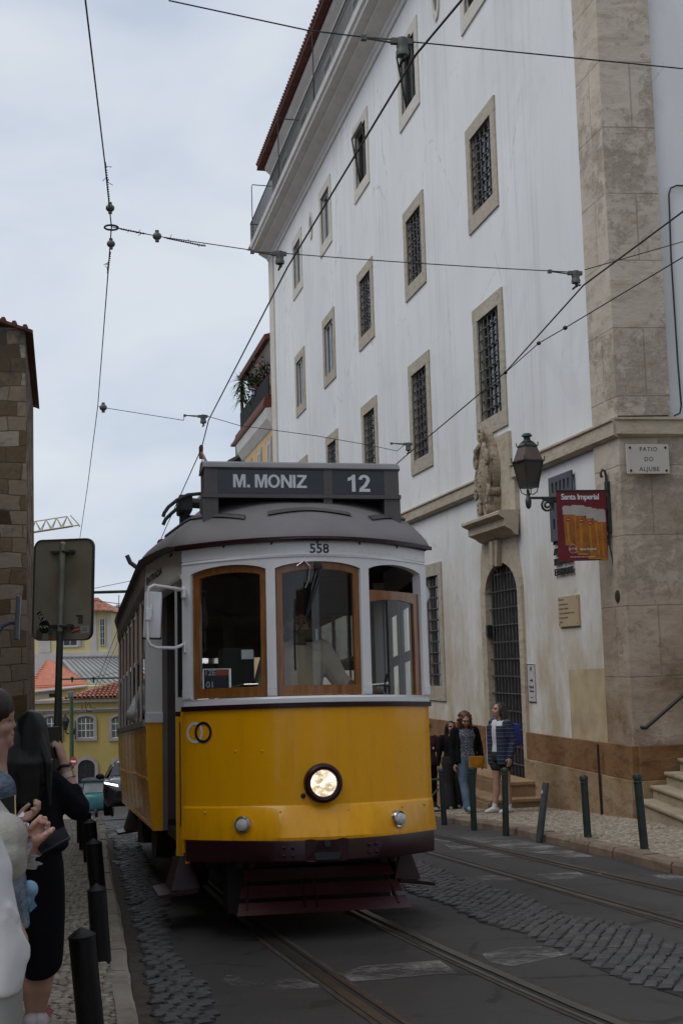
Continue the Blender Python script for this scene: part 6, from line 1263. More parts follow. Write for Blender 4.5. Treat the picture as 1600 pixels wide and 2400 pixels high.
# ---------------------------------------------------------------- street lantern, beer banner, plates on the white building
LY = 18.86; lx = 6.71
ln = empty('street_lantern', (7.95, LY, 3.66), 'old green street lantern on a scrolled iron bracket at the stone corner', 'street lamp')
b = MB(); b.tube([(7.90, LY, 3.665), (6.69, LY, 3.665)], .020, 8); b.tube([(7.88, LY, 3.60), (7.2, LY, 3.62), (6.9, LY, 3.645)], .012, 6); b.ell((6.69, LY, 3.60), (.045, .045, .10)); b.lathe([(.05, -.05), (.03, .0), (.02, .12)], (6.69, LY, 3.67), 10)
b.tube([(6.98+.10*(1-k/30)*cos(k*.45+1.2), LY, 3.55+.10*(1-k/30)*sin(k*.45+1.2)) for k in range(26)], .018, 6); b.tube([(6.93, LY, 3.64), (7.05, LY, 3.6), (7.25, LY, 3.645)], .02, 6)
b.build('bracket', M['green_iron'], ln, world=True, smooth=True)
b = MB(); b.tube([(7.915, LY, 4.0), (7.915, LY, 2.95)], .022, 8); b.tube([(7.915, LY, 3.98), (7.90, LY, 4.06), (7.86, LY, 4.08), (7.83, LY, 4.03), (7.84, LY, 3.97), (7.86, LY, 3.98)], .020, 7); b.tube([(7.915, LY, 2.96), (7.95, LY, 2.75), (7.96, LY, 2.62)], .010, 6)
b.tube([(7.85+.07*(1-k/30)*cos(-k*.45+.4), LY, 3.06+.09*(1-k/30)*sin(-k*.45+.4)) for k in range(26)], .014, 6); b.tube([(7.90, LY, 3.5), (7.84, LY, 3.35), (7.88, LY, 3.2), (7.80, LY, 3.12)], .020, 6); b.box((7.90, LY-.05, 3.15), (7.95, LY+.05, 3.9)); b.build('wall_bar', M['green_iron'], ln, world=True, smooth=True)
def sq(r, z, rot=pi/4+.25, n=4): return [(lx+r*cos(rot+2*pi*k/n), LY+r*sin(rot+2*pi*k/n), z) for k in range(n)]
zb = 3.83
b = MB()
for ra, za_, rb_, zb_ in ((.135, zb+.0, .222, zb+.37),):
    for k in range(4): b.tube([sq(ra, za_)[k], sq(rb_, zb_)[k]], .013, 5)
b.rings([sq(.135, zb-.02), sq(.148, zb-.02), sq(.148, zb+.02), sq(.135, zb+.02)]); b.rings([sq(.218, zb+.36), sq(.248, zb+.365), sq(.248, zb+.385), sq(.218, zb+.39)]); b.rings([sq(.138, zb+.585), sq(.158, zb+.59), sq(.158, zb+.605), sq(.138, zb+.61)])
b.rings([sq(.15, zb+.605), sq(.085, zb+.67)]); b.lathe([(.08, .665), (.048, .70), (.05, .735), (.08, .745), (.076, .765), (.05, .79), (0, .795)], (lx, LY, zb), 14)
for r_, z_ in ((.244, zb+.39), (.158, zb+.605)):
    for k in range(4): b.tube([sq(r_, z_)[k], (sq(r_*1.02, z_)[k][0], sq(r_*1.02, z_)[k][1], z_+.05)], .009, 5)
for k in range(4): b.tube([sq(.13, zb-.02)[k], sq(.115, zb-.08)[k], sq(.05, zb-.12)[k], sq(.02, zb-.10)[k]], .008, 5)
b.build('lantern_frame', M['green_iron'], ln, world=True)
b = MB(); b.rings([sq(.218, zb+.385), sq(.142, zb+.59)], True, False); b.build('lantern_hood', mat('coppery_hood', (.085, .055, .04), .5, .2), ln, world=True)
b = MB(); b.rings([sq(.131, zb+.02), sq(.217, zb+.365)], True, False); b.build('lantern_glass', mat('dirty_lamp_glass', (.055, .047, .036), .25, .2, 4), ln, world=True)
# red beer banner hung from the bracket
BN = empty('beer_banner', (7.5, LY-.05, 3.2), 'red advertising banner with beer glasses hanging from the lantern bracket', 'banner'); by0 = LY-.06
bx0, bz0 = 7.10, 2.725; BW_, BH_ = .765, 1.035
def B2(x, z, d=0.0): zt = bz0+z*BH_; xx = bx0+x*BW_-.012*(1-z) ; return V((xx, by0-d, zt))
b = MB(); b.rings([[B2(0, 0), B2(1, .005), B2(1.0, .995), B2(0, 1)], [B2(0, 0, .012), B2(1, .005, .012), B2(1.0, .995, .012), B2(0, 1, .012)]]); b.build('sheet', mat('banner_red', (.125, .005, .008), .45, .3, 2.2), BN, world=True)
b = MB(); b.tube([B2(-.01, 1.0, .006), B2(1.06, 1.0, .006)], .014, 6); b.tube([B2(1.0, .99, .006), B2(1.06, .99, .006)], .012, 6); b.build('top_rod', M['iron'], BN, world=True)
M['beer'] = mat('printed_beer', (.30, .088, .008), .45, .35, 7); M['beer_y'] = mat('printed_pale_beer', (.34, .165, .012), .45, .25, 9); M['foam'] = mat('printed_foam', (.36, .33, .315), .5, .12, 6); M['print_red'] = mat('printed_badge', (.26, .02, .02), .5, .1)
def bpoly(pts, m, d, nm, par): b = MB(); b.face([B2(x, z, d) for x, z in pts]); return b.build(nm, m, par, world=True)
for k, (xt, wt, zt, xb, wb, zb__, d) in enumerate(((.11, .18, .78, .15, .17, .23, .0130), (.28, .14, .79, .34, .13, .12, .0134), (.36, .22, .785, .39, .20, .09, .0142), (.56, .16, .76, .60, .17, .03, .0138), (.70, .12, .74, .76, .14, .03, .0134), (.80, .17, .73, .85, .14, .015, .0146))):
    fz = zt-.12-.012*k
    xm = lambda z: (xt+(xb-xt)*(zt-z)/(zt-zb__), wt+(wb-wt)*(zt-z)/(zt-zb__))
    a_, wa = xm(fz); g_ = bpoly([(xb, zb__), (xb+wb, zb__-.004), (a_+wa, fz), (a_, fz)], M['beer'], d, 'beer_glass', BN)
    bpoly([(xb+wb*.30, zb__+.05), (xb+wb*.55, zb__+.05), (a_+wa*.6, fz-.02), (a_+wa*.32, fz-.02)], M['beer_y'], d+.0006, 'light_streak', g_); bpoly([(a_-.004, fz), (a_+wa+.004, fz), (xt+wt+.004, zt-.02), (xt+wt*.8, zt+.005), (xt+wt*.2, zt+.008), (xt-.004, zt-.015)], M['foam'], d+.0004, 'foam', g_); bpoly([(xb-.004, zb__-.005), (xb+wb+.004, zb__-.009), (xb+wb, zb__+.02), (xb, zb__+.024)], M['beer_y'], d+.0006, 'glass_foot', g_)
    if k in (0, 2, 3): cx_, cz_ = a_+wa*.55, fz-.07; bpoly([(cx_+.045*cos(2*pi*q/18), cz_+.034*sin(2*pi*q/18)) for q in range(18)], M['print_red'], d+.001, 'badge', g_); bpoly([(cx_-.03, cz_-.006), (cx_+.03, cz_-.006), (cx_+.03, cz_+.008), (cx_-.03, cz_+.008)], M['foam'], d+.0014, 'badge_bar', g_)
def btext(t_, x, z, size, m, d=.0165, bold=.0015, sc=1.0):
    t = text_mb(t_, size, .0006, bold, sc); q = B2(x, z, d); bmesh.ops.translate(t.b, vec=q, verts=t.b.verts[:]); t.build('lettering', m, BN, world=True)
btext('Santa Imperial', .475, .875, .118, M['letter'], bold=.002, sc=.9)
bpoly([(.29+.085*cos(2*pi*q/24), .172+.063*sin(2*pi*q/24)) for q in range(24)], M['foam'], .0160, 'round_badge', BN); bpoly([(.29+.078*cos(2*pi*q/24), .172+.057*sin(2*pi*q/24)) for q in range(24)], M['print_red'], .0164, 'round_badge', BN); bpoly([(.215, .152), (.365, .158), (.365, .19), (.215, .184)], M['foam'], .0168, 'badge_bar', BN)
btext('SUPER', .29, .157, .026, M['print_red'], d=.0174); btext('Santa Imperial', .60, .155, .045, M['letter'], bold=.0005); btext('Seja responsável. Beba com moderação.', .49, .052, .024, M['letter'], bold=.0002)
# street name plate
pc = V((8.335, 18.30, 4.155)); sp_ = empty('street_name_plate', pc, 'white stone plate reading PATIO DO ALJUBE on the corner', 'name plate'); b = MB(); b.bbox(pc, (.655, .035, .43), bev=.006); b.build('slab', mat('plate_stone', (.46, .425, .38), .7, .06, 3), sp_, world=True)
for t_, z in (('PATIO', .115), ('DO', -.03), ('ALJUBE', -.175)):
    t = text_mb(t_, .088, .002, .0005, 1.15); bmesh.ops.translate(t.b, vec=pc+V((.01, -.0185, z-.0)), verts=t.b.verts[:]); t.build('lettering', mat('worn_black_paint', (.055, .055, .05), .7, .5, 40) if z > .1 else bpy.data.materials['worn_black_paint'], sp_, world=True)
for sx in (-1, 1):
    for sz in (-1, 1): MB().ell(pc+V((sx*.275, -.02, sz*.168)), (.018, .012, .018)).build('bolt', M['iron'], sp_, world=True)
# dark museum panel with cut squares, black letters, brass plaque, entrance sign
FX = XW-.006
o = empty('museum_board', (XW, 20.8, 3.8), 'dark metal panel cut with little windows half hidden by the banner', 'sign panel')
pa, pb, pz0, pz1 = 20.29, 21.33, 3.22, 4.28; ys_ = [pa]+[pa+.10+k*.176+e_ for k in range(5) for e_ in (0, .09)]+[pb]; zs_ = [pz0]+[pz1-.26-k*.30+e_ for k in range(2, -1, -1) for e_ in (0, .16)]+[pz1]
b = MB()
for ya, yb__ in zip(ys_, ys_[1:]):
    for za_, zb__ in zip(zs_, zs_[1:]):
        iy = ys_.index(ya); iz = zs_.index(za_)
        if iy % 2 == 1 and iz % 2 == 1 and iy < len(ys_)-2 and iz < len(zs_)-2: continue
        b.box((XW-.075, ya, za_), (XW-.045, yb__, zb__))
bmesh.ops.remove_doubles(b.b, verts=b.b.verts[:], dist=1e-5); b.build('plate', mat('slate_blue_metal', (.045, .05, .06), .45, .15), o, world=True)
b = MB()
for y_ in (pa+.06, pb-.06): b.tube([(XW-.05, y_, 3.4), (XW, y_, 3.4)], .015, 6); b.tube([(XW-.05, y_, 4.2), (XW, y_, 4.2)], .015, 6)
b.build('standoffs', M['iron'], o, world=True)
o = empty('museum_lettering', (XW, 20.8, 2.75), 'black raised letters fixed to the white wall below the banner', 'lettering')
RZ = MX.Rotation(-pi/2, 4, 'Z')
for k, (t_, z) in enumerate((('MUSEU DO', 3.17), ('ALJUBE', 3.0), ('RESISTÊNCIA', 2.83), ('E LIBERDADE', 2.66))):
    t = text_mb(t_, .155, .02, .003, .92, 'LEFT'); bmesh.ops.transform(t.b, matrix=MX.Translation((XW-.03, 21.33, z)) @ RZ, verts=t.b.verts[:]); t.build('letters', M['black'], o, world=True)
o = empty('brass_plaque', (XW, 20.8, 2.05), 'tan stone plaque with engraved lines on the white wall', 'plaque'); b = MB(); b.bbox((XW-.02, 20.795, 2.06), (.035, .885, .49), bev=.004); b.build('slab', mat('tan_plaque', (.40, .30, .185), .6, .06, 3), o, world=True)
for k, t_ in enumerate(('1928-1965', 'A memória dos que', 'resistiram à ditadura', 'e lutaram pela liberdade do povo', 'fica nestas paredes', 'Lisboa')):
    t = text_mb(t_, .05, .001, 0, 1, 'LEFT'); bmesh.ops.transform(t.b, matrix=MX.Translation((XW-.0385, 21.19, 2.235-k*.072)) @ RZ, verts=t.b.verts[:]); t.build('lettering', M['iron'], o, world=True)
for sy in (20.40, 21.19):
    for sz in (1.86, 2.26): MB().ell((XW-.038, sy, sz), (.006, .012, .012)).build('screw', M['iron'], o, world=True)
o = empty('entrance_sign', (XW, 22.76, .9), 'narrow white entrance sign with an arrow beside the barred door', 'sign'); b = MB(); b.box((XW-.018, 22.56, .56), (XW-.002, 22.955, 1.215)); b.build('board', mat('sign_white', (.46, .46, .455), .6, .03, 4), o, world=True)
b = MB(); b.rings([[(XW-.020, y_, z_) for y_, z_ in ((22.56, .56), (22.955, .56), (22.955, 1.215), (22.56, 1.215))], [(XW-.020, y_, z_) for y_, z_ in ((22.572, .572), (22.943, .572), (22.943, 1.203), (22.572, 1.203))]], True, False); b.build('edge_line', M['iron'], o, world=True, recalc=False)
for t_, z, s_ in (('M', 1.10, .11), ('Entrada', .80, .075), ('Entrance', .735, .055), ('10-18', .63, .035)):
    t = text_mb(t_, s_, .001, .001); bmesh.ops.transform(t.b, matrix=MX.Translation((XW-.021, 22.757, z)) @ RZ, verts=t.b.verts[:]); t.build('lettering', M['black'], o, world=True)
b = MB(); b.prism([(22.83, .945), (22.73, .945), (22.73, .975), (22.68, .935), (22.73, .895), (22.73, .925), (22.83, .925)], lambda y, z: (XW-.0195, y, z), lambda y, z: (XW-.022, y, z)); b.build('arrow', M['black'], o, world=True)
# ---------------------------------------------------------------- vehicles at the foot of the street
def carring(y, hw, z0, zs, zw, hr_, zr): # half outline of a car section
    return [(0, z0), (hw*.86, z0), (hw*.97, z0+.12), (hw, zs), (hw*.985, zw-.10), (hw*.94, zw), (hr_+(hw*.94-hr_)*.05, zr-.10 if zr > zw+.15 else zw+.01), (hr_*.8, zr), (0, zr+.012)]
def car(name, label, loc, rz, body, lights=True):
    o = empty(name, loc, label, 'car', rz=rz); st = [(-2.2, .62, .36, .52, .70, .50, .72), (-2.15, .78, .30, .60, .82, .6, .86), (-1.95, .90, .24, .70, .98, .7, 1.0), (-1.3, .93, .24, .72, 1.06, .72, 1.09), (-.95, .93, .24, .72, 1.08, .74, 1.12), (-.25, .93, .24, .72, 1.09, .62, 1.55), (.3, .93, .24, .72, 1.09, .63, 1.62), (1.2, .93, .24, .72, 1.09, .62, 1.60), (1.9, .92, .26, .72, 1.08, .58, 1.45), (2.15, .88, .34, .72, 1.02, .6, 1.1), (2.2, .8, .42, .68, .9, .55, .93)]
    b = MB(); rs = []
    for q in st:
        h_ = carring(*q); rs.append([(x, q[0], z) for x, z in h_]+[(-x, q[0], z) for x, z in h_[-2:0:-1]])
    b.rings(rs); b.build('body', body, o, smooth=True, ang=30)
    g = MB(); g.rings([[(-.72, -.93, 1.13), (.72, -.93, 1.13), (.60, -.30, 1.53), (-.60, -.30, 1.53)], [(-.72, -.95, 1.145), (.72, -.95, 1.145), (.60, -.32, 1.545), (-.60, -.32, 1.545)]]); g.build('windscreen', M['pane'], o)
    for s_ in (-1, 1):
        g = MB(); g.rings([[(s_*.895, -.75, 1.10), (s_*.70, -.22, 1.50), (s_*.69, 1.3, 1.52), (s_*.88, 1.75, 1.12)], [(s_*.905, -.75, 1.105), (s_*.715, -.22, 1.51), (s_*.705, 1.3, 1.53), (s_*.89, 1.75, 1.13)]]); g.build('side_window', M['pane'], o)
        g = MB(); g.rings([[(s_*.46, -2.17, .80), (s_*.86, -2.03, .90), (s_*.87, -2.0, .955), (s_*.48, -2.15, .865)], [(s_*.46, -2.20, .80), (s_*.86, -2.07, .90), (s_*.87, -2.04, .955), (s_*.48, -2.19, .865)]]); g.build('headlight', M['glow_white'] if lights else M['lens'], o)
        g = MB(); g.ell((s_*1.02, -.78, 1.14), (.13, .07, .085)); g.tube([(s_*.9, -.76, 1.08), (s_*1.0, -.78, 1.12)], .03, 6); g.build('mirror', M['black'], o, smooth=True)
        for y_ in (-1.38, 1.35):
            wl = MB().lathe([(0, -.10), (.33, -.10), (.345, -.05), (.345, .06), (.32, .10), (.22, .10), (.20, .07), (0, .07)], n=24, m=MX.Translation((s_*.80, y_, .335)) @ MX.Rotation(s_*pi/2, 4, 'Y')).build('wheel', M['black'], o, smooth=True)
            MB().lathe([(.20, .075), (.06, .10), (0, .10)], n=10, m=MX.Translation((s_*.80, y_, .335)) @ MX.Rotation(s_*pi/2, 4, 'Y')).build('rim', M['chrome'], wl)
    g = MB(); g.bbox((0, -2.19, .60), (1.0, .06, .16), bev=.02); g.bbox((0, -2.2, .40), (1.2, .06, .10), bev=.02); g.build('grille', M['black'], o); g = MB(); g.bbox((0, -2.235, .55), (.48, .012, .11)); g.build('number_plate', M['st_white'], o); return o
cy = 40.5; cp_ = far(247, 1922, cy); cxl = cp_.x
car('parked_car', 'dark grey car with a bright slit headlight coming up behind the tram', (cxl+.93, cp_.y+1.4, road_z(cp_.y)), R(-3), mat('dark_grey_car_paint', (.035, .036, .04), .25, .1, 3, coat=.8)).rotation_euler.x = -atan(.1)
tq = far(231, 1906, 62.0); TK = empty('tuk_tuk', (tq.x, tq.y+.5, road_z(tq.y)), 'turquoise and pink tuk tuk with one lit round headlamp', 'tuk tuk', rz=R(-6)); TK.rotation_euler.x = -atan(.1)
M['teal'] = mat('turquoise_paint', (.03, .11, .13), .4, .35, 1.6, coat=.3, col2=(.025, .16, .18)); M['pinkp'] = mat('pink_paint', (.22, .05, .08), .4, .3, 2)
b = MB(); sect = lambda y, w_, z0, z1: [(-w_*.8, y, z0), (w_*.8, y, z0), (w_, y, z0+.15), (w_, y, z1-.08), (w_*.9, y, z1), (-w_*.9, y, z1), (-w_, y, z1-.08), (-w_, y, z0+.15)]
b.rings([sect(-1.3, .34, .45, .85), sect(-1.25, .46, .36, .98), sect(-1.05, .58, .30, 1.08), sect(-.6, .64, .28, 1.10), sect(-.4, .65, .28, .6), sect(.3, .68, .30, .6), sect(.4, .68, .30, 1.0), sect(1.5, .68, .32, 1.0)]); b.build('body', M['teal'], TK, smooth=True, ang=40)
b = MB(); b.bbox((-.46, -1.14, .68), (.16, .10, .70), bev=.03); b.bbox((.44, -1.14, .66), (.10, .1, .6), bev=.03); b.build('pink_panel', M['pinkp'], TK); b = MB(); b.rings([[(-.58, -1.06, 1.09), (.58, -1.06, 1.09), (.52, -.82, 1.60), (-.52, -.82, 1.60)], [(-.58, -1.08, 1.09), (.58, -1.08, 1.09), (.52, -.84, 1.60), (-.52, -.84, 1.60)]]); b.build('windscreen', mat('sky_coloured_glass', (.16, .19, .20), .12, .2, 2), TK)  # reflected sky is put into the pale windscreen colour
b = MB()
for s_ in (-1, 1): b.tube([(s_*.60, -1.05, 1.08), (s_*.55, -.80, 1.64)], .03, 6); b.tube([(s_*.66, 1.4, .98), (s_*.62, 1.35, 1.66)], .03, 6); b.tube([(s_*.65, .2, .6), (s_*.6, .2, 1.66)], .025, 6)
b.build('roof_posts', M['black'], TK); b = MB(); b.rings([[(x, y, z) for x, z in ((-.66, 1.62), (-.64, 1.70), (-.4, 1.76), (.4, 1.76), (.64, 1.70), (.66, 1.62))] for y in (-.95, 1.5)]); b.build('roof', mat('tuk_roof_grey', (.14, .14, .14), .6, .2), TK); b = MB(); b.box((-.64, -.965, 1.60), (.64, -.952, 1.66)); b.build('roof_stripe', M['teal'], TK)
for s_ in (-1, 1):
    hl_ = MB().lathe([(.12, 0), (.13, -.05), (.10, -.06), (0, -.05)], n=16, m=MX.Translation((s_*.40, -1.17, .80)) @ MX.Rotation(-pi/2, 4, 'X') @ MX.Scale(-1, 4, (0, 0, 1))).build('headlamp', M['chrome'], TK); MB().ell((s_*.40, -1.225, .80), (.095, .03, .095)).build('bulb', M['glow'] if s_ < 0 else M['lens'], hl_, smooth=True)
    MB().ell((s_*.74, -.85, 1.28), (.09, .04, .10)).build('mirror', M['black'], TK)
for x_, y_ in ((0, -1.05), (-.55, 1.05), (.55, 1.05)): MB().lathe([(0, -.06), (.24, -.06), (.25, 0), (.24, .06), (0, .06)], n=18, m=MX.Translation((x_, y_, .25)) @ MX.Rotation(pi/2, 4, 'Y')).build('wheel', M['black'], TK)
MB().box((-.6, -.2, .55), (.6, .1, 1.25)).build('driver_seat', M['black'], TK)
tq = far(190, 1886, 74.0); o = empty('tuk_tuk', (tq.x, tq.y, road_z(tq.y)), 'dark tuk tuk with a black roof and red seat behind the turquoise one', 'tuk tuk', rz=R(8))
b = MB(); b.bbox((0, 0, .62), (1.2, 2.4, .5), bev=.1); b.build('body', mat('pale_grey_body', (.30, .30, .31), .4, .1), o); b = MB(); b.bbox((0, 0, 1.66), (1.3, 2.3, .12), bev=.04); b.build('roof', mat('navy_roof', (.02, .022, .04), .5, .2), o); b = MB()
for sx in (-1, 1):
    for y_ in (-1.0, 1.0): b.tube([(sx*.56, y_, .8), (sx*.58, y_*.95, 1.64)], .03, 6)
b.build('roof_posts', M['black'], o); b = MB(); b.bbox((0, .2, .98), (1.0, .5, .22), bev=.05); b.bbox((0, .45, 1.2), (1.0, .12, .4), bev=.04); b.build('seat', M['st_red'], o)
for x_, y_ in ((0, -1.0), (-.52, .9), (.52, .9)): MB().lathe([(0, -.06), (.24, -.06), (.25, 0), (.24, .06), (0, .06)], n=18, m=MX.Translation((x_, y_, .25)) @ MX.Rotation(pi/2, 4, 'Y')).build('wheel', M['black'], o)
# ---------------------------------------------------------------- people
def blob(name, b, m, parent, vox=0.009, it=4, world=False, sm=True):
    """weld overlapping volumes into one smooth continuous surface"""
    me = b.data('tmp'); o = bpy.data.objects.new('tmp', me); COL.objects.link(o)
    r = o.modifiers.new('r', 'REMESH'); r.mode = 'VOXEL'; r.voxel_size = vox
    if it: s_ = o.modifiers.new('s', 'SMOOTH'); s_.factor = .5; s_.iterations = it
    dg = bpy.context.evaluated_depsgraph_get(); ev = o.evaluated_get(dg); out = bpy.data.meshes.new_from_object(ev)
    bpy.data.objects.remove(o); bpy.data.meshes.remove(me); out.name = name
    for p in out.polygons: p.use_smooth = sm
    return link(name, out, m, parent, world)
def limb(b, pts, rs, n=10):
    pts = [V(p) for p in pts]; b.tube(pts, rs, n)
    for p, r in zip(pts, rs): b.ell(p, (r, r, r), u=10, v=8)
def loft(b, rs, n=16):
    """[(centre, rx, ry)] stacked ellipses"""
    b.rings([[V(c)+V((rx*cos(2*pi*k/n), ry*sin(2*pi*k/n), 0)) for k in range(n)] for c, rx, ry in rs])
def hand(b, w_, d, nrm_, side, curl=.5, s_=1.0, thumb=.6):
    """palm, four curled fingers of unequal length and a thumb from the side of the palm"""
    d = V(d).normalized(); nn = V(nrm_); nn = (nn-d*nn.dot(d)).normalized(); x = d.cross(nn)*side
    pc = V(w_)+d*.045*s_; R3 = MX((x, d, nn)).transposed().to_4x4()
    b.ell(pc, (.038*s_, .052*s_, .016*s_), R3); limb(b, [V(w_)-d*.02*s_, V(w_)+d*.02*s_], [.023*s_, .024*s_])
    for k, (ox, ln) in enumerate(((-.029, .060), (-.010, .070), (.010, .066), (.028, .052))):
        p = V(w_)+d*(.085-.006*abs(k-1.3))*s_+x*ox*s_; ang = curl*.5; pts = [p-d*.02*s_, p]; dirv = d.copy()
        for j in range(3):
            ang_ = curl*(.55+.35*j); dd_ = (d*cos(ang_*(j+1)*.62)+nn*sin(ang_*(j+1)*.62)).normalized(); pts.append(pts[-1]+dd_*ln*s_*(.45, .33, .25)[j])
        limb(b, pts, [.0098*s_, .0098*s_, .0088*s_, .008*s_, .007*s_], 8)
    p = V(w_)+d*.022*s_-x*.026*s_; t1 = p-x*.030*s_*(thumb+.3)+d*.018*s_+nn*.012*s_; t2 = t1+d*.030*s_-x*.008*s_+nn*.010*s_; limb(b, [p, t1, t2], [.0135*s_, .011*s_, .0085*s_], 8)
JD = dict(neck=(0, .012, .83), head=(0, -.002, .925), sL=(-.108, .01, .805), sR=(.108, .01, .805), eL=(-.142, .02, .635), eR=(.142, .02, .635), wL=(-.15, -.025, .49), wR=(.15, -.025, .49),
          hL=(-.052, 0, .515), hR=(.052, 0, .515), kL=(-.056, -.012, .285), kR=(.056, -.012, .285), aL=(-.058, .01, .045), aR=(.058, .01, .045))
M['skin'] = mat('skin', (.36, .205, .145), .55, .10, 9); M['skin2'] = mat('skin_tan', (.28, .15, .10), .55, .10, 9)
M['lip'] = mat('lips', (.24, .075, .07), .45, .1, 9); M['eye'] = mat('dark_eyes', (.02, .014, .01), .3, .1, 9); M['denim'] = mat('blue_denim', (.055, .085, .135), .85, .35, 12, .3, 120); M['black_cloth'] = mat('black_cloth', (.0065, .0065, .0075), .9, .3, 6, .2, 90, spec=.15)
class Person:
    def __init__(s, label, foot, h, rz=0.0, J=None, parent_mat=None):
        s.o = empty('person', foot, label, 'person', rz=rz, mat=parent_mat); s.h = h; s.J = {k: V(v)*h for k, v in JD.items()}; s.mi = wmat(s.o).inverted()
        for k, v in (J or {}).items(): s.J[k] = V(v)*h
        s.hd = 0.0; s.tilt = MX()
    def W(s, k, p): s.J[k] = s.mi @ V(p)
    def L(s, p): return s.mi @ V(p)
    def head(s, rz=0.0, rx=0.0): s.tilt = MX.Rotation(rz, 4, 'Z') @ MX.Rotation(rx, 4, 'X')
    def H(s, x, y, z): return s.J['head']+(s.tilt @ (V((x, y, z))*s.h))
    def body(s, skin, hands=None, vox=.0085, legs=True, face=True, fem=True):
        h, J, b = s.h, s.J, MB(); T = s.tilt
        loft(b, [((0, 0, z*h), rx*h, ry*h) for z, rx, ry in ((.485, .07, .05), (.52, .096, .066), (.57, .09, .062), (.63, .072, .054), (.70, .084, .060), (.76, .094, .060), (.80, .085, .048), (.825, .05, .04))])
        limb(b, [J['neck']-V((0, 0, .03*h)), J['neck'], J['head']-V((0, 0, .04*h))], [.036*h, .031*h, .030*h])
        E = lambda c, r: b.ell(s.H(*c), tuple(q*h for q in r), T)
        E((0, .008, .018), (.046, .057, .055)); E((0, -.012, -.02), (.037, .046, .045)); E((0, -.03, -.046), (.022, .022, .016)); E((0, -.054, -.004), (.008, .013, .016)); E((0, -.062, -.012), (.009, .009, .008)); E((0, -.044, .022), (.034, .012, .010)); E((0, -.049, -.031), (.015, .008, .007))
        for q in (-1, 1): E((q*.046, .006, -.004), (.006, .012, .017)); E((q*.026, -.036, -.014), (.014, .014, .012))
        for q in 'LR':
            limb(b, [J['s'+q], J['s'+q].lerp(J['e'+q], .5), J['e'+q], J['e'+q].lerp(J['w'+q], .35), J['w'+q]], [.031*h, .028*h, .022*h, .0225*h, .0145*h]); limb(b, [J['neck']-V((0, 0, .015*h)), J['s'+q]], [.03*h, .03*h])
            if legs:
                limb(b, [J['h'+q], J['h'+q].lerp(J['k'+q], .4), J['k'+q], J['k'+q].lerp(J['a'+q], .35)+V((0, .008*h, 0)), J['a'+q]], [.056*h, .05*h, .034*h, .035*h, .021*h]); f = V((sin(s.hd), -cos(s.hd), 0)); limb(b, [J['a'+q]-f*.02*h-V((0, 0, .02*h)), J['a'+q]+f*.09*h-V((0, 0, .028*h))], [.022*h, .017*h])
            d = (J['w'+q]-J['e'+q]).normalized(); sg = -1 if q == 'L' else 1; hp = (hands or {}).get(q, {}); hand(b, J['w'+q], hp.get('d', d), hp.get('n', (-sg, 0, 0) if abs(d.x) < .8 else (0, -1, 0)), hp.get('s', sg), hp.get('c', .55), h/1.68)
        s.skin = blob('body', b, skin, s.o, vox, 3)
        if face:
            for q in (-1, 1): e_ = MB(); e_.ell(s.H(q*.0185, -.0505, .0085), (.0075*h, .004*h, .0042*h), T, 8, 6); e_.build('eye', M['eye'], s.skin, smooth=True)
            e_ = MB(); e_.ell(s.H(0, -.0565, -.0305), (.0135*h, .004*h, .0045*h), T, 8, 6); e_.build('lips', M['lip'], s.skin, smooth=True)
            e_ = MB(); 
            for q in (-1, 1): e_.tube([s.H(q*.009, -.0555, .021), s.H(q*.02, -.054, .0245), s.H(q*.029, -.045, .020)], .0022*h, 5)
            e_.build('brows', M['eye'], s.skin)
        return s.skin
    def arms(s, b, k=1.28, to=1.0, off=0.0, which='LR'):
        h, J = s.h, s.J
        for q in which:
            e, w_ = J['e'+q], J['e'+q].lerp(J['w'+q], to) if to <= 1 else J['w'+q]
            if to > 0: limb(b, [J['s'+q], J['s'+q].lerp(e, .5), e, w_], [.034*h*k, .031*h*k, .026*h*k, (.0225-.005*to)*h*k])
            else: limb(b, [J['s'+q], J['s'+q].lerp(e, 1+to)], [.034*h*k, .034*h*k])
    def top(s, name, m, k=1.16, z0=.50, sleeves=1.0, ka=1.22, flare=1.0, vox=.010, it=4):
        h, b = s.h, MB(); R_ = [(z0, .096*flare, .068*flare), (.57, .094*flare, .064*flare), (.63, .080, .058), (.70, .086, .062), (.76, .097, .062), (.80, .088, .052), (.83, .045, .042)]
        loft(b, [((0, 0, z*h), rx*h*k, ry*h*k) for z, rx, ry in R_]); s.arms(b, ka, sleeves)
        for q in 'LR': limb(b, [s.J['neck']-V((0, 0, .028*h)), s.J['s'+q]], [.034*h*k, .035*h*k])
        return blob(name, b, m, s.o, vox, it)
    def trousers(s, m, k=1.16, ra=.030, z1=.56, vox=.010, to=1.0, name='trousers'):
        h, J, b = s.h, s.J, MB(); loft(b, [((0, 0, z*h), rx*h*k, ry*h*k) for z, rx, ry in ((.47, .075, .06), (.52, .098, .069), (z1, .09, .062))])
        for q in 'LR': e = J['k'+q].lerp(J['a'+q], to) if to > 0 else J['h'+q].lerp(J['k'+q], 1+to); limb(b, [J['h'+q], J['h'+q].lerp(J['k'+q], .4)]+([J['k'+q], e] if to > 0 else [e]), [.058*h*k, .053*h*k]+([.040*h*k, ra*h*k] if to > 0 else [.052*h*k]))
        return blob(name, b, m, s.o, vox, 4)
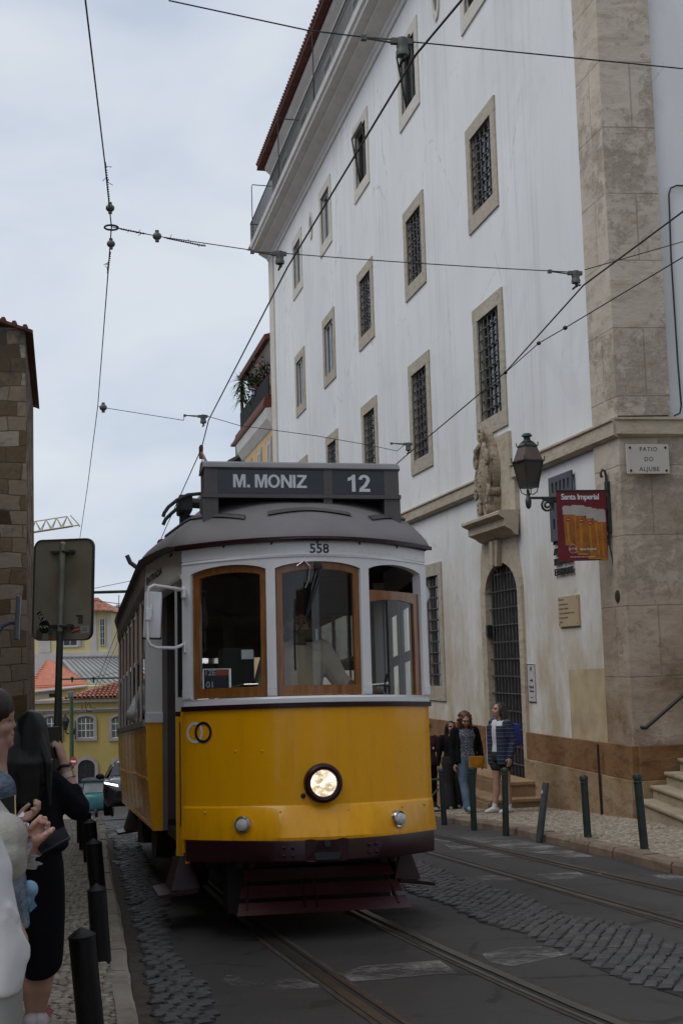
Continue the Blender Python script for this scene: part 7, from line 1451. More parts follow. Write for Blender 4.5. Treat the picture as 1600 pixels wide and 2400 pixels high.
    def shoes(s, m, up=1.0, sole=None):
        h = s.h; f = V((sin(s.hd), -cos(s.hd), 0))
        for q in 'LR':
            b = MB(); a = s.J['a'+q]; b_ = lambda t, z: a+f*t*h+V((0, 0, z*h)); limb(b, [b_(-.022, -.018), b_(.03, -.016), b_(.075, -.026), b_(.095, -.028)], [.027*h, .026*h, .022*h, .016*h]); limb(b, [b_(0, -.01), b_(-.004, .02*up)], [.027*h, .025*h])
            sh = blob('shoe', b, m, s.o, .008, 2)
            if sole: b = MB(); b.prism([(.105*h*cos(t)*.62+.037*h, .03*h*sin(t)) for t in [2*pi*i/16 for i in range(16)]], lambda u, v_: a+f*u+V((-f.y, f.x, 0))*v_+V((0, 0, -.047*h)), lambda u, v_: a+f*u+V((-f.y, f.x, 0))*v_+V((0, 0, -.034*h))); b.build('sole', sole, sh)
    def hair(s, m, length=.20, wdt=.062, front=True, curly=0.0, vox=.009, fringe=False, back=.0):
        h, b, T = s.h, MB(), s.tilt; E = lambda c, r: b.ell(s.H(*c), tuple(q*h for q in r), T)
        E((0, .016, .028), (.053, .058, .052)); E((0, .03, -.01), (.050, .042, .06))
        for q in (-1, 1):
            E((q*.043, .012, 0), (.016, .034, .05)); n = 5
            limb(b, [s.H(q*.038, .02, .01)]+[s.H(q*(.045+wdt*.25*k/n), .022, .01)-V((0, 0, length*h*k/n)) for k in range(1, n+1)], [.024*h, .026*h, .027*h, .026*h, .022*h, .014*h])
        limb(b, [s.H(0, .045, .01)]+[s.H(0, .048+back*k/4, 0)-V((0, 0, length*h*k/4)) for k in range(1, 5)], [.04*h, .045*h, .045*h, .04*h, .02*h])
        if curly:
            for k in range(90):
                a = random.uniform(0, 2*pi); e = random.uniform(-1.0, 1.4); c = V((cos(a)*cos(e)*.064, sin(a)*cos(e)*.058+.028, sin(e)*.066+.004)); 
                if c.y < -.022 and c.z < .035: continue
                r = random.uniform(.010, .017)*curly; E(c, (r, r, r))
        return blob('hair', b, m, s.o, vox, 2 if curly else 4)
def stand(px, py, tpx, tpy, dz=.105):
    p = gnd(px, py, dz); return p, onY(tpx, tpy, p.y).z-p.z
M['hair_black'] = mat('black_hair', (.008, .007, .007), .45, .3, 14, .3, 60); M['hair_red'] = mat('auburn_hair', (.085, .026, .012), .5, .4, 18, .4, 40); M['hair_brown'] = mat('dark_brown_hair', (.022, .014, .010), .5, .35, 18, .4, 40)
# young woman in black
p, h_ = stand(1063, 1897, 1065, 1690); P1 = Person('young woman all in black with long straight black hair walking on the right pavement', p, h_, R(-4), dict(kL=(-.05, -.03, .285), aL=(-.055, -.06, .045), kR=(.055, .0, .285), aR=(.06, .05, .05), wR=(.155, -.05, .47), wL=(-.165, .0, .5)))
P1.head(R(6)); P1.body(M['skin2']); P1.hair(M['hair_black'], .26, .05); P1.top('top', M['black_cloth'], 1.14, .50, .0 if False else 1.0, 1.25)
P1.trousers(mat('black_trousers', (.009, .009, .010), .85, .3), 1.22, .052, .60); P1.shoes(mat('grey_trainers', (.13, .12, .11), .7, .3, 12))
b = MB(); hh = P1.h
for q in (1,): loft(b, [((q*.055*hh, .004, z*hh), rx*hh, ry*hh) for z, rx, ry in ((.47, .058, .078), (.6, .052, .072), (.72, .052, .072), (.80, .045, .06))])
P1.arms(b, 1.42, 1.0, which='R'); blob('jacket', b, mat('dark_grey_jacket', (.022, .020, .019), .8, .3), P1.o, .010)
# woman with auburn hair, floral blouse and yellow bag
p, h_ = stand(1097, 1906, 1100, 1668); P2 = Person('woman with auburn hair, patterned blouse and black cardigan carrying a mustard shoulder bag', p, h_, R(10), dict(head=(-.012, -.03, .918), kL=(-.06, -.05, .29), aL=(-.07, -.13, .075), kR=(.052, .01, .285), aR=(.06, .06, .06), wR=(.16, -.03, .50), eR=(.16, .02, .645)))
P2.head(R(-12), R(24)); P2.body(M['skin']); P2.hair(M['hair_red'], .12, .06, curly=1.15)
def m_floral():
    g = NG('floral_blouse'); o = g.tc.outputs['Object']; v = g.node('ShaderNodeTexVoronoi', {'Vector': g.node('ShaderNodeMapping', {'Vector': o, 'Scale': (1, 1, .8)}).outputs[0], 'Scale': 44.0}, feature='F1').outputs['Distance']; n = g.noise(o, 22, 5, .6, 1.5)
    return g.fin(g.mix(g.ramp(g.math('ADD', v, g.math('MULTIPLY', n, .6)), (.52, 0.0), (.66, 1.0)), (.40, .39, .40), (.07, .075, .10)), .8)
P2.top('blouse', m_floral(), 1.16, .545, -.75, 1.1); P2.trousers(mat('faded_jeans', (.045, .075, .125), .85, .45, 5, .2, 90, col2=(.10, .155, .22)), 1.14, .036, .575)
P2.shoes(mat('teal_canvas_shoes', (.16, .25, .26), .7, .2, 9), 1.0, mat('brown_sole', (.12, .065, .035), .8, .2))
b = MB(); hh = P2.h
for q, w_ in ((1, .060), (-1, .034)): loft(b, [((q*(.068 if q > 0 else .098)*hh, .012*hh, z*hh), w_*hh*rx, ry*hh) for z, rx, ry in ((.50, 1.0, .074), (.6, .8, .066), (.72, .72, .066), (.80, .7, .055))])
P2.arms(b, 1.45, 1.0, which='LR'); blob('cardigan', b, M['black_cloth'], P2.o, .010)
bg_ = empty('shoulder_bag', P2.o.matrix_basis @ V((.07*hh, -.115, .50*hh)), 'mustard yellow shoulder bag hanging at the hip of the woman with auburn hair', 'bag', rz=R(8)); ym = mat('mustard_leather', (.46, .20, .008), .5, .12, 6)
bo = MB().bbox((0, 0, 0), (.27, .07, .19), bev=.025).build('body', ym, bg_, smooth=True); b = MB(); b.prism([(-.135, .09), (.135, .09), (.10, .0), (.0, -.055), (-.10, .0)], lambda x, z: (x, -.037, z), lambda x, z: (x, -.045, z)); b.build('flap', ym, bo); b = MB(); b.tube([(-.12, 0, .09), (-.16, .02, .3), (-.17, .06, .6), (-.10, .11, .72)], .008, 6); b.tube([(.12, 0, .09), (.13, .04, .25), (.10, .09, .5)], .006, 6); b.build('strap', M['black_cloth'], bg_)
# woman in plaid shirt with blue backpack
p, h_ = stand(1178, 1906, 1158, 1647); P3 = Person('tall woman in blue plaid shirt and dark shorts smiling to the left', p, h_, R(-72), dict(kL=(-.05, -.02, .285), aL=(-.055, -.05, .045), kR=(.05, .02, .285), aR=(.055, .03, .045), eL=(-.145, .045, .645), wL=(-.15, .0, .50), eR=(.145, .045, .645), wR=(.15, -.0, .50)))
P3.head(R(-8), R(-10)); P3.body(M['skin']); P3.hair(M['hair_brown'], .27, .05, back=.02)
def m_plaid():
    g = NG('blue_plaid'); o = g.tc.outputs['Object']; x, y, z = g.sep(o); f = lambda q, s_: g.math('GREATER_THAN', g.math('SINE', g.math('MULTIPLY', q, s_)), .2)
    c = g.mix(g.math('MULTIPLY', f(z, 52), .7), (.009, .013, .035), (.028, .042, .10)); c = g.mix(g.math('MULTIPLY', f(g.math('ADD', x, y), 52), .6), c, (.012, .016, .035)); c = g.mix(g.math('MULTIPLY', g.math('GREATER_THAN', g.math('SINE', g.math('MULTIPLY', z, 104)), .93), .6), c, (.16, .18, .24)); return g.fin(c, .85)
P3.top('shirt', mat('white_tshirt', (.50, .50, .52), .8, .06), 1.13, .53, -.6, 1.1); b = MB(); hh = P3.h
loft(b, [((0, .028*hh, z*hh), rx*hh, ry*hh) for z, rx, ry in ((.44, .118, .070), (.52, .118, .070), (.62, .105, .062), (.72, .108, .062), (.80, .10, .05), (.835, .06, .04))])
for q in (-1, 1): loft(b, [((q*.072*hh, -.02*hh, z*hh), .056*hh, .064*hh) for z in (.44, .56, .70, .79)])
P3.arms(b, 1.40, .92); blob('plaid_shirt', b, m_plaid(), P3.o, .010)
P3.trousers(mat('dark_shorts', (.018, .018, .014), .85, .3), 1.2, .03, .56, to=-.60, name='shorts'); P3.shoes(mat('white_trainers', (.52, .52, .54), .6, .06), 1.6)
q = P3.o.matrix_basis @ V((0, .155*hh, .70*hh)); bk_ = empty('backpack', q, 'bright blue backpack on the woman in the plaid shirt', 'backpack', rz=R(-72)); MB().bbox((0, 0, 0), (.27, .14, .36), bev=.05).build('sack', mat('blue_nylon', (.012, .035, .21), .5, .2, 7), bk_, smooth=True); b = MB(); 
for s_ in (-1, 1): b.tube([(s_*.09, -.06, .16), (s_*.10, -.17, .22), (s_*.11, -.28, .12), (s_*.11, -.27, -.05), (s_*.12, -.1, -.14)], .012, 6)
b.build('straps', M['black_cloth'], bk_); MB().bbox((0, .075, -.06), (.20, .03, .16), bev=.012).build('pocket', bpy.data.materials['blue_nylon'], bk_)
# man half hidden behind the tram corner
p, h_ = stand(1006, 1893, 1010, 1694); P4 = Person('man in maroon t shirt and black cap half hidden by the tram', p, h_, R(5), dict(eR=(.15, .02, .62), wR=(.19, -.03, .475)))
P4.body(M['skin2']); P4.top('tshirt', mat('maroon_cotton', (.045, .010, .016), .85, .2), 1.2, .50, -.35, 1.35); P4.trousers(M['black_cloth'], 1.18, .036); P4.shoes(M['black'])
b = MB(); b.ell(P4.H(0, .012, .035), (.057*h_, .064*h_, .046*h_)); b.ell(P4.H(0, -.06, .035), (.05*h_, .05*h_, .008*h_)); blob('cap', b, M['black'], P4.o, .009); MB().ell((.05*h_, -.075*h_, .70*h_), (.016, .006, .02)).build('badge', M['letter'], P4.o)
# tram driver and passenger (standing and seated inside the tram)
dh = TL(694, 1462, .98); hD = 1.78; P5 = Person('bearded tram driver in a beige shirt behind the middle window', None, hD, parent_mat=TM @ MX.Translation((dh.x+.01, .98, dh.z-.93*hD)))
P5.J['eR'] = V((.33, -.06, .665*hD)); P5.J['wR'] = V((.60, -.32, .605*hD)); P5.J['eL'] = V((-.30, .02, .64*hD)); P5.J['wL'] = V((-.28, -.26, .60*hD))
P5.head(R(8), R(6)); P5.body(M['skin'], {'R': dict(d=(.35, -.4, -.55), n=(-.2, -.4, -.8), c=1.1), 'L': dict(d=(.2, -.9, -.2), n=(0, 0, -1), c=.8)}); P5.top('shirt', mat('beige_uniform', (.66, .56, .43), .85, .10, 7, .3, 30), 1.34, .50, .12, 1.6); P5.trousers(M['black_cloth'], 1.2, .036); P5.shoes(M['black'])
b = MB(); E = lambda c, r: b.ell(P5.H(*c), tuple(q_*hD for q_ in r)); E((0, -.035, -.055), (.036, .030, .040)); E((0, -.04, -.10), (.030, .022, .045)); E((0, -.03, -.03), (.040, .030, .016)); E((0, -.045, -.13), (.018, .014, .03)); blob('beard', b, mat('dark_brown_beard', (.020, .011, .007), .8, .4, 30), P5.o, .009); b = MB(); E((0, .014, .030), (.052, .058, .048)); E((0, .03, -.005), (.05, .04, .05)); blob('hair', b, M['hair_brown'], P5.o, .009)
def TLX(px, py, xl): o_ = TI @ CP; d = TI.to_3x3() @ ray(px, py); return o_+d*((xl-o_.x)/d.x)
el_ = TLX(313, 1658, -1.135); sh_ = V((-.97, el_.y+.16, 2.02)); P6 = Person('passenger in a white jacket leaning an elbow out of a tram window', None, 1.65, parent_mat=TM @ MX.Translation((-.78, el_.y+.30, .64)))
P6.J['kL'] = V((-.09, -.42, .47)); P6.J['kR'] = V((.09, -.42, .47)); P6.J['aL'] = V((-.09, -.45, .08)); P6.J['aR'] = V((.09, -.45, .08)); P6.J['hL'] = V((-.085, 0, .52)); P6.J['hR'] = V((.085, 0, .52))
for k in ('neck', 'head', 'sL', 'sR', 'eL', 'eR', 'wL', 'wR'): P6.J[k] = P6.J[k]-V((0, 0, .0))
P6.J['sL'] = V((-.175, 0, 1.36)); P6.J['eL'] = V((-.362, -.30, 1.06)); P6.J['wL'] = V((-.20, -.34, 1.12)); P6.body(M['skin2'], legs=False, face=True); P6.hair(M['hair_brown'], .14); wj = mat('white_quilted_jacket', (.50, .51, .52), .75, .12, 30, .8, 22); P6.top('jacket', wj, 1.25, .46, 1.0, 1.7); b = MB(); limb(b, [(-.085, 0, .80), (-.09, -.42, .56), (-.09, -.45, .1)], [.08, .065, .05]); limb(b, [(.085, 0, .80), (.09, -.42, .56), (.09, -.45, .1)], [.08, .065, .05]); blob('trousers', b, M['denim'], P6.o, .012)
# ---------------------------------------------------------------- onlookers on the left pavement, close to the viewpoint
def rows_loft(b, rows, Y, ry, yoff=0.0, n=20):
    """rows [(py, x left, x right)] read off the figure's outline, given real depth ry at distance Y"""
    rs = []
    for row in rows:
        py, xa, xb = row[:3]; k = row[3] if len(row) > 3 else 1.0
        a, c = onY(xa, py, Y), onY(xb, py, Y); rs.append((V(((a.x+c.x)/2, Y+yoff, (a.z+c.z)/2)), abs(c.x-a.x)/2, ry*k))
    rs.sort(key=lambda q: q[0].z); b.rings([[c+V((rx*cos(2*pi*k/n), r_*sin(2*pi*k/n), 0)) for k in range(n)] for c, rx, r_ in rs])
def phone(label, c, x, y, w_, h_, m, scr=None, th=.009):
    """slab with its long side along y and its thickness across both"""
    x, y = V(x).normalized(), V(y); y = (y-x*y.dot(x)).normalized(); z = x.cross(y); mm = MX((x, y, z)).transposed().to_4x4(); mm.translation = c
    o = empty('phone', None, label, 'phone', mat=mm); MB().bbox((0, 0, 0), (w_, h_, th), bev=.0035).build('case', m, o); MB().bbox((0, 0, th/2+.0004), (w_*.92, h_*.95, .0008)).build('screen', scr or M['pane'], o); MB().bbox((-w_*.25, h_*.36, -th/2-.001), (.022, .026, .003), bev=.001).build('camera_bump', M['black'], o); return o
# --- woman with long black hair photographing the tram
YW = 6.4; foot = gnd(97, 2406, .10); foot.y = YW; foot.x = onY(97, 2300, YW).x; foot.z = road_z(YW)+.10
A = lambda px, py, dy=0.0: onY(px, py, YW+dy)
hA_ = A(75, 1666).z-foot.z
Q1 = Person('woman with long black hair in dark jacket and long skirt holding up a phone', foot, hA_, R(172)); LQ = Q1.L
sx = lambda px, py, dy=0.0: LQ(A(px, py, dy))
Q1.J['head'] = sx(72, 1722); Q1.J['neck'] = sx(75, 1790)
# seen from behind, her right arm is on the right of the picture: local L side
Q1.J['sL'] = sx(120, 1838); Q1.J['eL'] = sx(181, 1893, .02); Q1.J['wL'] = sx(147, 1786, .05); Q1.J['sR'] = sx(30, 1838); Q1.J['eR'] = sx(12, 1920, .05); Q1.J['wR'] = sx(55, 1850, .22)
b = MB(); h = Q1.h; J = Q1.J
rows_loft(b, [(1815, 45, 108), (1840, 25, 128), (1900, 35, 132), (1960, 38, 138), (2000, 40, 142), (2060, 44, 146)], YW, .085)
bmesh.ops.transform(b.b, matrix=Q1.mi, verts=b.b.verts[:]); limb(b, [J['neck']-V((0, 0, .05)), J['neck'], J['head']-V((0, 0, .05))], [.055, .046, .044])
b.ell(J['head']+V((0, 0, .012)), (.072, .088, .095)); b.ell(J['head']+V((0, -.03, -.04)), (.052, .06, .06)); b.ell(J['head']+V((0, -.09, -.01)), (.012, .018, .02))
for q in 'LR': limb(b, [J['s'+q], J['s'+q].lerp(J['e'+q], .5), J['e'+q], J['e'+q].lerp(J['w'+q], .35), J['w'+q]], [.045, .042, .036, .036, .0235])
hand(b, J['wL'], LQ(A(138, 1748, .05))-J['wL'], LQ(A(60, 1745, .12))-J['wL'], 1, 1.25, .92, .9); hand(b, J['wR'], (0, -.3, .9), (0, 1, 0), 1, .9, .95)
for x0, x1, s_ in ((78, 76, 1), (100, 90, -1)): k_, a_ = sx(x0, 2285, .02), sx(x1, 2378, .04); limb(b, [k_+V((0, 0, .35)), k_, k_.lerp(a_, .3)+V((0, .012, 0)), a_, a_-V((0, 0, .03))], [.07, .054, .051, .030, .030])
M['skin_leg'] = M['skin']
blob('body', b, M['skin'], Q1.o, .0065, 3)
def ql(name, rows, ry, m, vox=.009, it=5, extra=None, yoff=0.0):
    b = MB(); rows_loft(b, rows, YW, ry, yoff); bmesh.ops.transform(b.b, matrix=Q1.mi, verts=b.b.verts[:])
    if extra: extra(b)
    return blob(name, b, m, Q1.o, vox, it)
def jk(b):
    limb(b, [J['sL'], J['sL'].lerp(J['eL'], .5), J['eL']+V((0, 0, .0)), J['eL'].lerp(J['wL'], .34)], [.062, .062, .060, .046]); limb(b, [J['sR'], J['eR'], J['eR'].lerp(J['wR'], .6)], [.062, .055, .045]); limb(b, [J['neck']-V((0, 0, .04)), J['sL']], [.06, .06]); limb(b, [J['neck']-V((0, 0, .04)), J['sR']], [.06, .06])
    for k in range(4): q = J['eL'].lerp(J['wL'], .28+.03*k); b.ell(q, (.050-.003*k, .050-.003*k, .018))
M['navy_black'] = mat('navy_black_jacket', (.0045, .0045, .0075), .9, .25, 7, .5, 25, spec=.12)
ql('jacket', [(1812, 50, 100), (1830, 28, 126), (1880, 30, 140), (1930, 32, 150), (1965, 38, 160), (1985, 44, 163), (1998, 48, 148)], .115, M['navy_black'], extra=jk)
ql('skirt', [(1985, 44, 143), (2030, 46, 150), (2090, 50, 153), (2150, 52, 153), (2200, 54, 151), (2240, 55, 149), (2262, 56, 146), (2278, 57, 138), (2288, 58, 122)], .115, mat('black_navy_skirt', (.0035, .0035, .0065), .9, .25, 6, .25, 40, spec=.12))
def m_hair(name, c, rough=.45):
    g = NG(name); o = g.tc.outputs['Object']; n = g.noise(g.node('ShaderNodeMapping', {'Vector': o, 'Scale': (1, 1, .045)}).outputs[0], 130, 4, .6); return g.fin(g.mix(n, tuple(q*.5 for q in c), tuple(q*1.5 for q in c)), rough, g.bump(n, .55, .006), spec=.35)
M['long_hair'] = m_hair('long_black_hair', (.004, .0036, .004)); M['hair_tied'] = m_hair('tied_brown_hair', (.022, .013, .009))
def hx(b):
    for k in range(26):
        px_ = 12+random.random()*104; a_ = sx(58+(px_-64)*.55, 1700+random.random()*40, -.10+.02*random.random()); c_ = sx(px_, 1790, -.13+.02*random.random()); d_ = sx(px_+random.uniform(-5, 5), 1850+random.random()*45, -.125); limb(b, [a_, c_, d_], [.020, .020, .008], 7)
ql('hair', [(1664, 68, 78), (1670, 54, 92), (1682, 42, 104), (1700, 32, 112), (1725, 26, 116), (1760, 20, 120), (1800, 12, 124), (1840, 8, 122), (1870, 14, 112), (1885, 26, 96)], .105, M['long_hair'], extra=hx, yoff=-.03, vox=.008, it=2)
for x_, lab in ((80, None), (97, None)):
    b = MB(); a_ = sx(x_-3, 2376, .04); limb(b, [a_+V((0, .03, -.03)), a_+V((0, -.06, -.045)), a_+V((0, -.14, -.05))], [.042, .04, .03]); b.ell(a_+V((0, -.05, -.075)), (.05, .14, .02)); o = blob('shoe', b, mat('pale_pink_trainers', (.42, .37, .38), .6, .12, 20), Q1.o, .008, 2)
    b = MB()
    for k in range(4): b.tube([a_+V((-.045, -.02-.03*k, -.02)), a_+V((0, -.03-.03*k, .0)), a_+V((.045, -.02-.03*k, -.02))], .004, 5)
    b.build('laces', mat('pink_laces', (.40, .10, .13), .6, .1), o)
fw = (J['wL']-J['eL']).normalized()
def band_on(name, label, cat, t, r, wd, m, extra=None):
    c_ = Q1.o.matrix_basis @ J['eL'].lerp(J['wL'], t); d = (Q1.o.matrix_basis.to_3x3() @ fw); mm = V((0, 0, 1)).rotation_difference(d).to_matrix().to_4x4(); mm.translation = c_; o = empty(name, None, label, cat, mat=mm)
    b = MB(); b.rings([[(rr*cos(2*pi*k/24), rr*sin(2*pi*k/24), z) for k in range(24)]+[(rr*1.0, 0.0, z)] for rr, z in ((r, -wd/2), (r+.003, -wd/2), (r+.003, wd/2), (r, wd/2))], True, False); b.build('strap', m, o); return o
o = band_on('wristwatch', 'pale strapped smartwatch on the raised arm of the woman with black hair', 'watch', .70, .030, .024, mat('beige_strap', (.42, .37, .31), .6, .06)); c_ = V((.030, -.012, 0)); MB().bbox((.033, -.004, 0), (.010, .036, .036), bev=.004).build('watch_case', mat('gold_case', (.45, .30, .10), .3, .1, metal=.6), o)
b = MB(); ct_ = Q1.o.matrix_basis @ J['eL'].lerp(J['wL'], .90); d_ = Q1.o.matrix_basis.to_3x3() @ fw; mm = V((0, 0, 1)).rotation_difference(d_).to_matrix().to_4x4(); mm.translation = ct_; t = MB(); t.tube([(.030*cos(2*pi*k/20), .030*sin(2*pi*k/20), .004*sin(k)) for k in range(21)], .007, 7); o = t.build('bracelet', M['black']); o.matrix_basis = mm; tag(o, 'black hair tie worn as a bracelet on the raised wrist', 'bracelet')
phone('dark phone held upright by the woman with black hair', A(121, 1741, .045), (1, .25, 0), (0.02, 0, 1), .068, .145, mat('dark_red_case', (.05, .012, .012), .4, .2))
nl = MB(); nl.ell(A(124, 1748, -.005), (.007, .004, .010)); nl.build('nail', mat('blue_nail', (.20, .33, .42), .25, .1), Q1.o, world=True)
# --- woman in denim jacket seen in profile at the very edge
YD = 5.4; D_ = lambda px, py, dy=0.0: onY(px, py, YD+dy)
fd = V((D_(-8, 2100).x, YD, road_z(YD)+.10)); hD_ = D_(0, 1612).z-fd.z
Q2 = Person('woman in a denim jacket seen in profile at the left edge, brown hair tied back', fd, hD_, R(100)); LD = Q2.L; d2 = lambda px, py, dy=0.0: LD(D_(px, py, dy))
b = MB(); m_px = YD/FPX
def ew(px, py, rx, ry_, rz_, dy=0.0): b.ell(D_(px, py, dy), (rx*m_px, ry_, rz_*m_px))
ew(-14, 1672, 46, .072, 48); ew(-2, 1705, 30, .058, 42); ew(14, 1732, 17, .036, 20); ew(21, 1744, 11, .022, 9); ew(24, 1676, 5, .045, 14); ew(28, 1692, 6, .016, 12); ew(33, 1701, 5, .013, 5); ew(27, 1718, 7, .022, 5); ew(26, 1727, 7, .020, 4.5); ew(8, 1706, 22, .06, 22); ew(-12, 1712, 6, .078, 10)
limb(b, [D_(-14, 1740), D_(-16, 1790), D_(-20, 1840)], [.058, .052, .07]); rows_loft(b, [(1825, -50, 5), (1850, -70, 10), (1950, -70, 20), (2060, -66, 26), (2180, -66, 30)], YD, .10)
for x_ in (-32, 4): limb(b, [D_(x_, 2190), D_(x_, 2350, .01), V((D_(x_, 2350).x, YD+.02, fd.z+.05))], [.085, .06, .035]); limb(b, [V((D_(x_, 2350).x, YD+.02, fd.z+.03)), V((D_(x_, 2350).x+.14, YD+.02, fd.z+.025))], [.035, .025])
limb(b, [D_(-10, 1870, -.12), D_(-8, 1990, -.16), D_(26, 1932, -.30)], [.055, .042, .026]); hw = D_(28, 1930, -.30); hand(b, hw, (.9, -.2, .35), (0, -.3, 1), 1, .95, .95); limb(b, [D_(-40, 1870, .1), D_(-45, 1990, .12), D_(-20, 2080, .1)], [.055, .042, .03]); hand(b, D_(-20, 2080, .1), (.5, 0, -.8), (0, -1, 0), 1, .5, .95)
bmesh.ops.transform(b.b, matrix=Q2.mi, verts=b.b.verts[:]); sk2 = blob('body', b, M['skin'], Q2.o, .0055, 2)
b = MB(); b.ell(D_(27.5, 1722.5, 0.0), (6.2*m_px, .019, 2.4*m_px)); b.ell(D_(26.5, 1727, 0.0), (6.0*m_px, .017, 2.4*m_px)); b.build('lips', M['lip'], sk2, world=True, smooth=True)
b = MB(); b.ell(D_(20, 1688, -.034), (.008, .007, .006)); b.build('eye', M['eye'], sk2, world=True); b = MB(); b.tube([D_(15, 1678, -.046), D_(22, 1675, -.038), D_(27, 1678, -.02)], .0025, 5); b.build('brows', M['eye'], sk2, world=True); b = MB(); b.ell(D_(-6, 1727, -.082), (.004, .004, .005)); b.build('earring', M['chrome'], sk2, world=True)
b = MB(); ew(-18, 1662, 50, .085, 50); ew(-40, 1690, 30, .07, 48); ew(-6, 1638, 24, .07, 22); ew(-16, 1690, 16, .084, 28)
limb(b, [D_(-55, 1700), D_(-62, 1770), D_(-56, 1850, -.03)], [.05, .05, .025]); bmesh.ops.transform(b.b, matrix=Q2.mi, verts=b.b.verts[:]); blob('hair', b, M['hair_tied'], Q2.o, .008, 3)
def m_wash():
    g = NG('washed_denim'); o = g.tc.outputs['Object']; n = g.noise(o, 14, 6, .7); n2 = g.noise(g.node('ShaderNodeMapping', {'Vector': o, 'Scale': (1, 1, 3)}).outputs[0], 30, 5, .7); return g.fin(g.mix(g.ramp(g.math('ADD', g.math('MULTIPLY', n, .6), g.math('MULTIPLY', n2, .4)), (.38, 0.0), (.62, 1.0)), (.035, .055, .085), (.20, .25, .31)), .9, g.bump(n2, .6, .01))
M['washed'] = m_wash()
b = MB(); rows_loft(b, [(1815, -30, -2), (1828, -60, 8), (1850, -76, 16), (1885, -80, 22), (1950, -80, 36), (2010, -80, 52), (2060, -78, 62), (2110, -76, 66), (2160, -74, 70), (2176, -74, 71)], YD, .16); limb(b, [D_(-10, 1855, -.13), D_(-8, 1990, -.17), D_(20, 1938, -.28)], [.078, .066, .05]); limb(b, [D_(-40, 1865, .12), D_(-45, 1990, .14), D_(-24, 2065, .12)], [.078, .06, .045])
bmesh.ops.transform(b.b, matrix=Q2.mi, verts=b.b.verts[:]); jk2 = blob('denim_jacket', b, M['washed'], Q2.o, .009, 3)
b = MB(); rows_loft(b, [(2165, -66, 58), (2260, -60, 48), (2400, -56, 40), (2560, -54, 36)], YD, .11); bmesh.ops.transform(b.b, matrix=Q2.mi, verts=b.b.verts[:]); blob('trousers', b, M['black_cloth'], Q2.o, .010, 3)
o = empty('blue_bag', D_(68, 2105, -.02), 'small sky blue bag peeping out beside the denim jacket', 'bag'); bm2 = mat('sky_blue_vinyl', (.20, .36, .50), .45, .06, 4, .05, 20)
b = MB(); c_ = D_(69, 2086, .02); b.ell(c_, (20*m_px, .05, 21*m_px)); b.ell(D_(66, 2105, .02), (14*m_px, .045, 26*m_px)); blob('pouch', b, bm2, o, .006, 3, world=True); b = MB(); b.rings([[D_(58, 2100, -.01), D_(75, 2103, -.02), D_(87, 2124, -.02), D_(70, 2140, -.01)], [D_(58, 2100, .05), D_(75, 2103, .05), D_(87, 2124, .05), D_(70, 2140, .05)]]); b.build('flap', bm2, o, world=True)
phone('phone with gold rim and dark screen held flat by the woman in denim', D_(12, 1902, -.34), (1, -.1, .25), (-.1, .9, .5), .078, .155, mat('gold_rim', (.42, .33, .16), .3, .1, metal=.5))
# --- woman in cream fleece typing on a phone, body out of the frame
YF = 4.6; Fp = lambda px, py, dy=0.0: onY(px, py, YF+dy); mf_ = YF/FPX
ff = V((Fp(-250, 2100).x, YF, road_z(YF)+.10)); Q3 = Person('person in cream teddy fleece tapping a dark blue phone, white frilled cuffs', ff, 1.62, R(60))
b = MB(); h3 = 1.62; cx3 = ff.x; zt3 = ff.z
def up3(z): return V((cx3, YF, zt3+z))
loft(b, [(up3(z), rx, ry) for z, rx, ry in ((.80, .13, .10), (.95, .15, .11), (1.1, .14, .10), (1.25, .16, .10), (1.33, .12, .08))]); limb(b, [up3(1.30), up3(1.38), up3(1.46)], [.06, .05, .05]); b.ell(up3(1.53), (.078, .092, .10)); b.ell(up3(1.46)+V((.02, 0, 0)), (.06, .065, .06)); b.ell(up3(1.50)+V((.095, .03, 0)), (.02, .015, .018))
for s_ in (-1, 1): limb(b, [up3(.85)+V((s_*.07, 0, 0)), up3(.46)+V((s_*.07, 0, 0)), up3(.06)+V((s_*.07, 0, 0))], [.09, .06, .035]); limb(b, [up3(.05)+V((s_*.07, 0, -.01)), up3(.03)+V((s_*.07+.1, .09, 0))], [.035, .025])
w1 = Fp(70, 1985, -.06); hd1 = Fp(92, 1948, -.05)
# the tapping hand, modelled knuckle by knuckle: back of the hand towards us, fingers curled down to the right
b.ell(Fp(80, 1958, -.05), (.026, .018, .034), MX.Rotation(R(-32), 4, 'Y')); b.ell(Fp(90, 1952, -.052), (.020, .017, .026), MX.Rotation(R(-30), 4, 'Y')); limb(b, [Fp(56, 2002, -.05), Fp(68, 1988, -.05), Fp(77, 1972, -.05)], [.028, .026, .026])
for pl_, r_, dd in (([(74, 1942), (80, 1932), (95, 1917), (99, 1928)], .0098, .0), ([(84, 1948), (91, 1939), (105, 1920), (109.5, 1932)], .0096, .010), ([(93, 1953), (101, 1943), (112.5, 1931), (114, 1944)], .0090, .020), ([(98, 1960), (105, 1952), (113, 1945), (112, 1955)], .0080, .028)):
    limb(b, [Fp(x_, y_, -.062+dd-.006*k) for k, (x_, y_) in enumerate(pl_)], [r_*1.08, r_*1.1, r_, r_*.8], 8)
limb(b, [Fp(84, 1976, -.066), Fp(100, 1963, -.085), Fp(112, 1952, -.092), Fp(124, 1944, -.088)], [.015, .0122, .0108, .0085], 8)
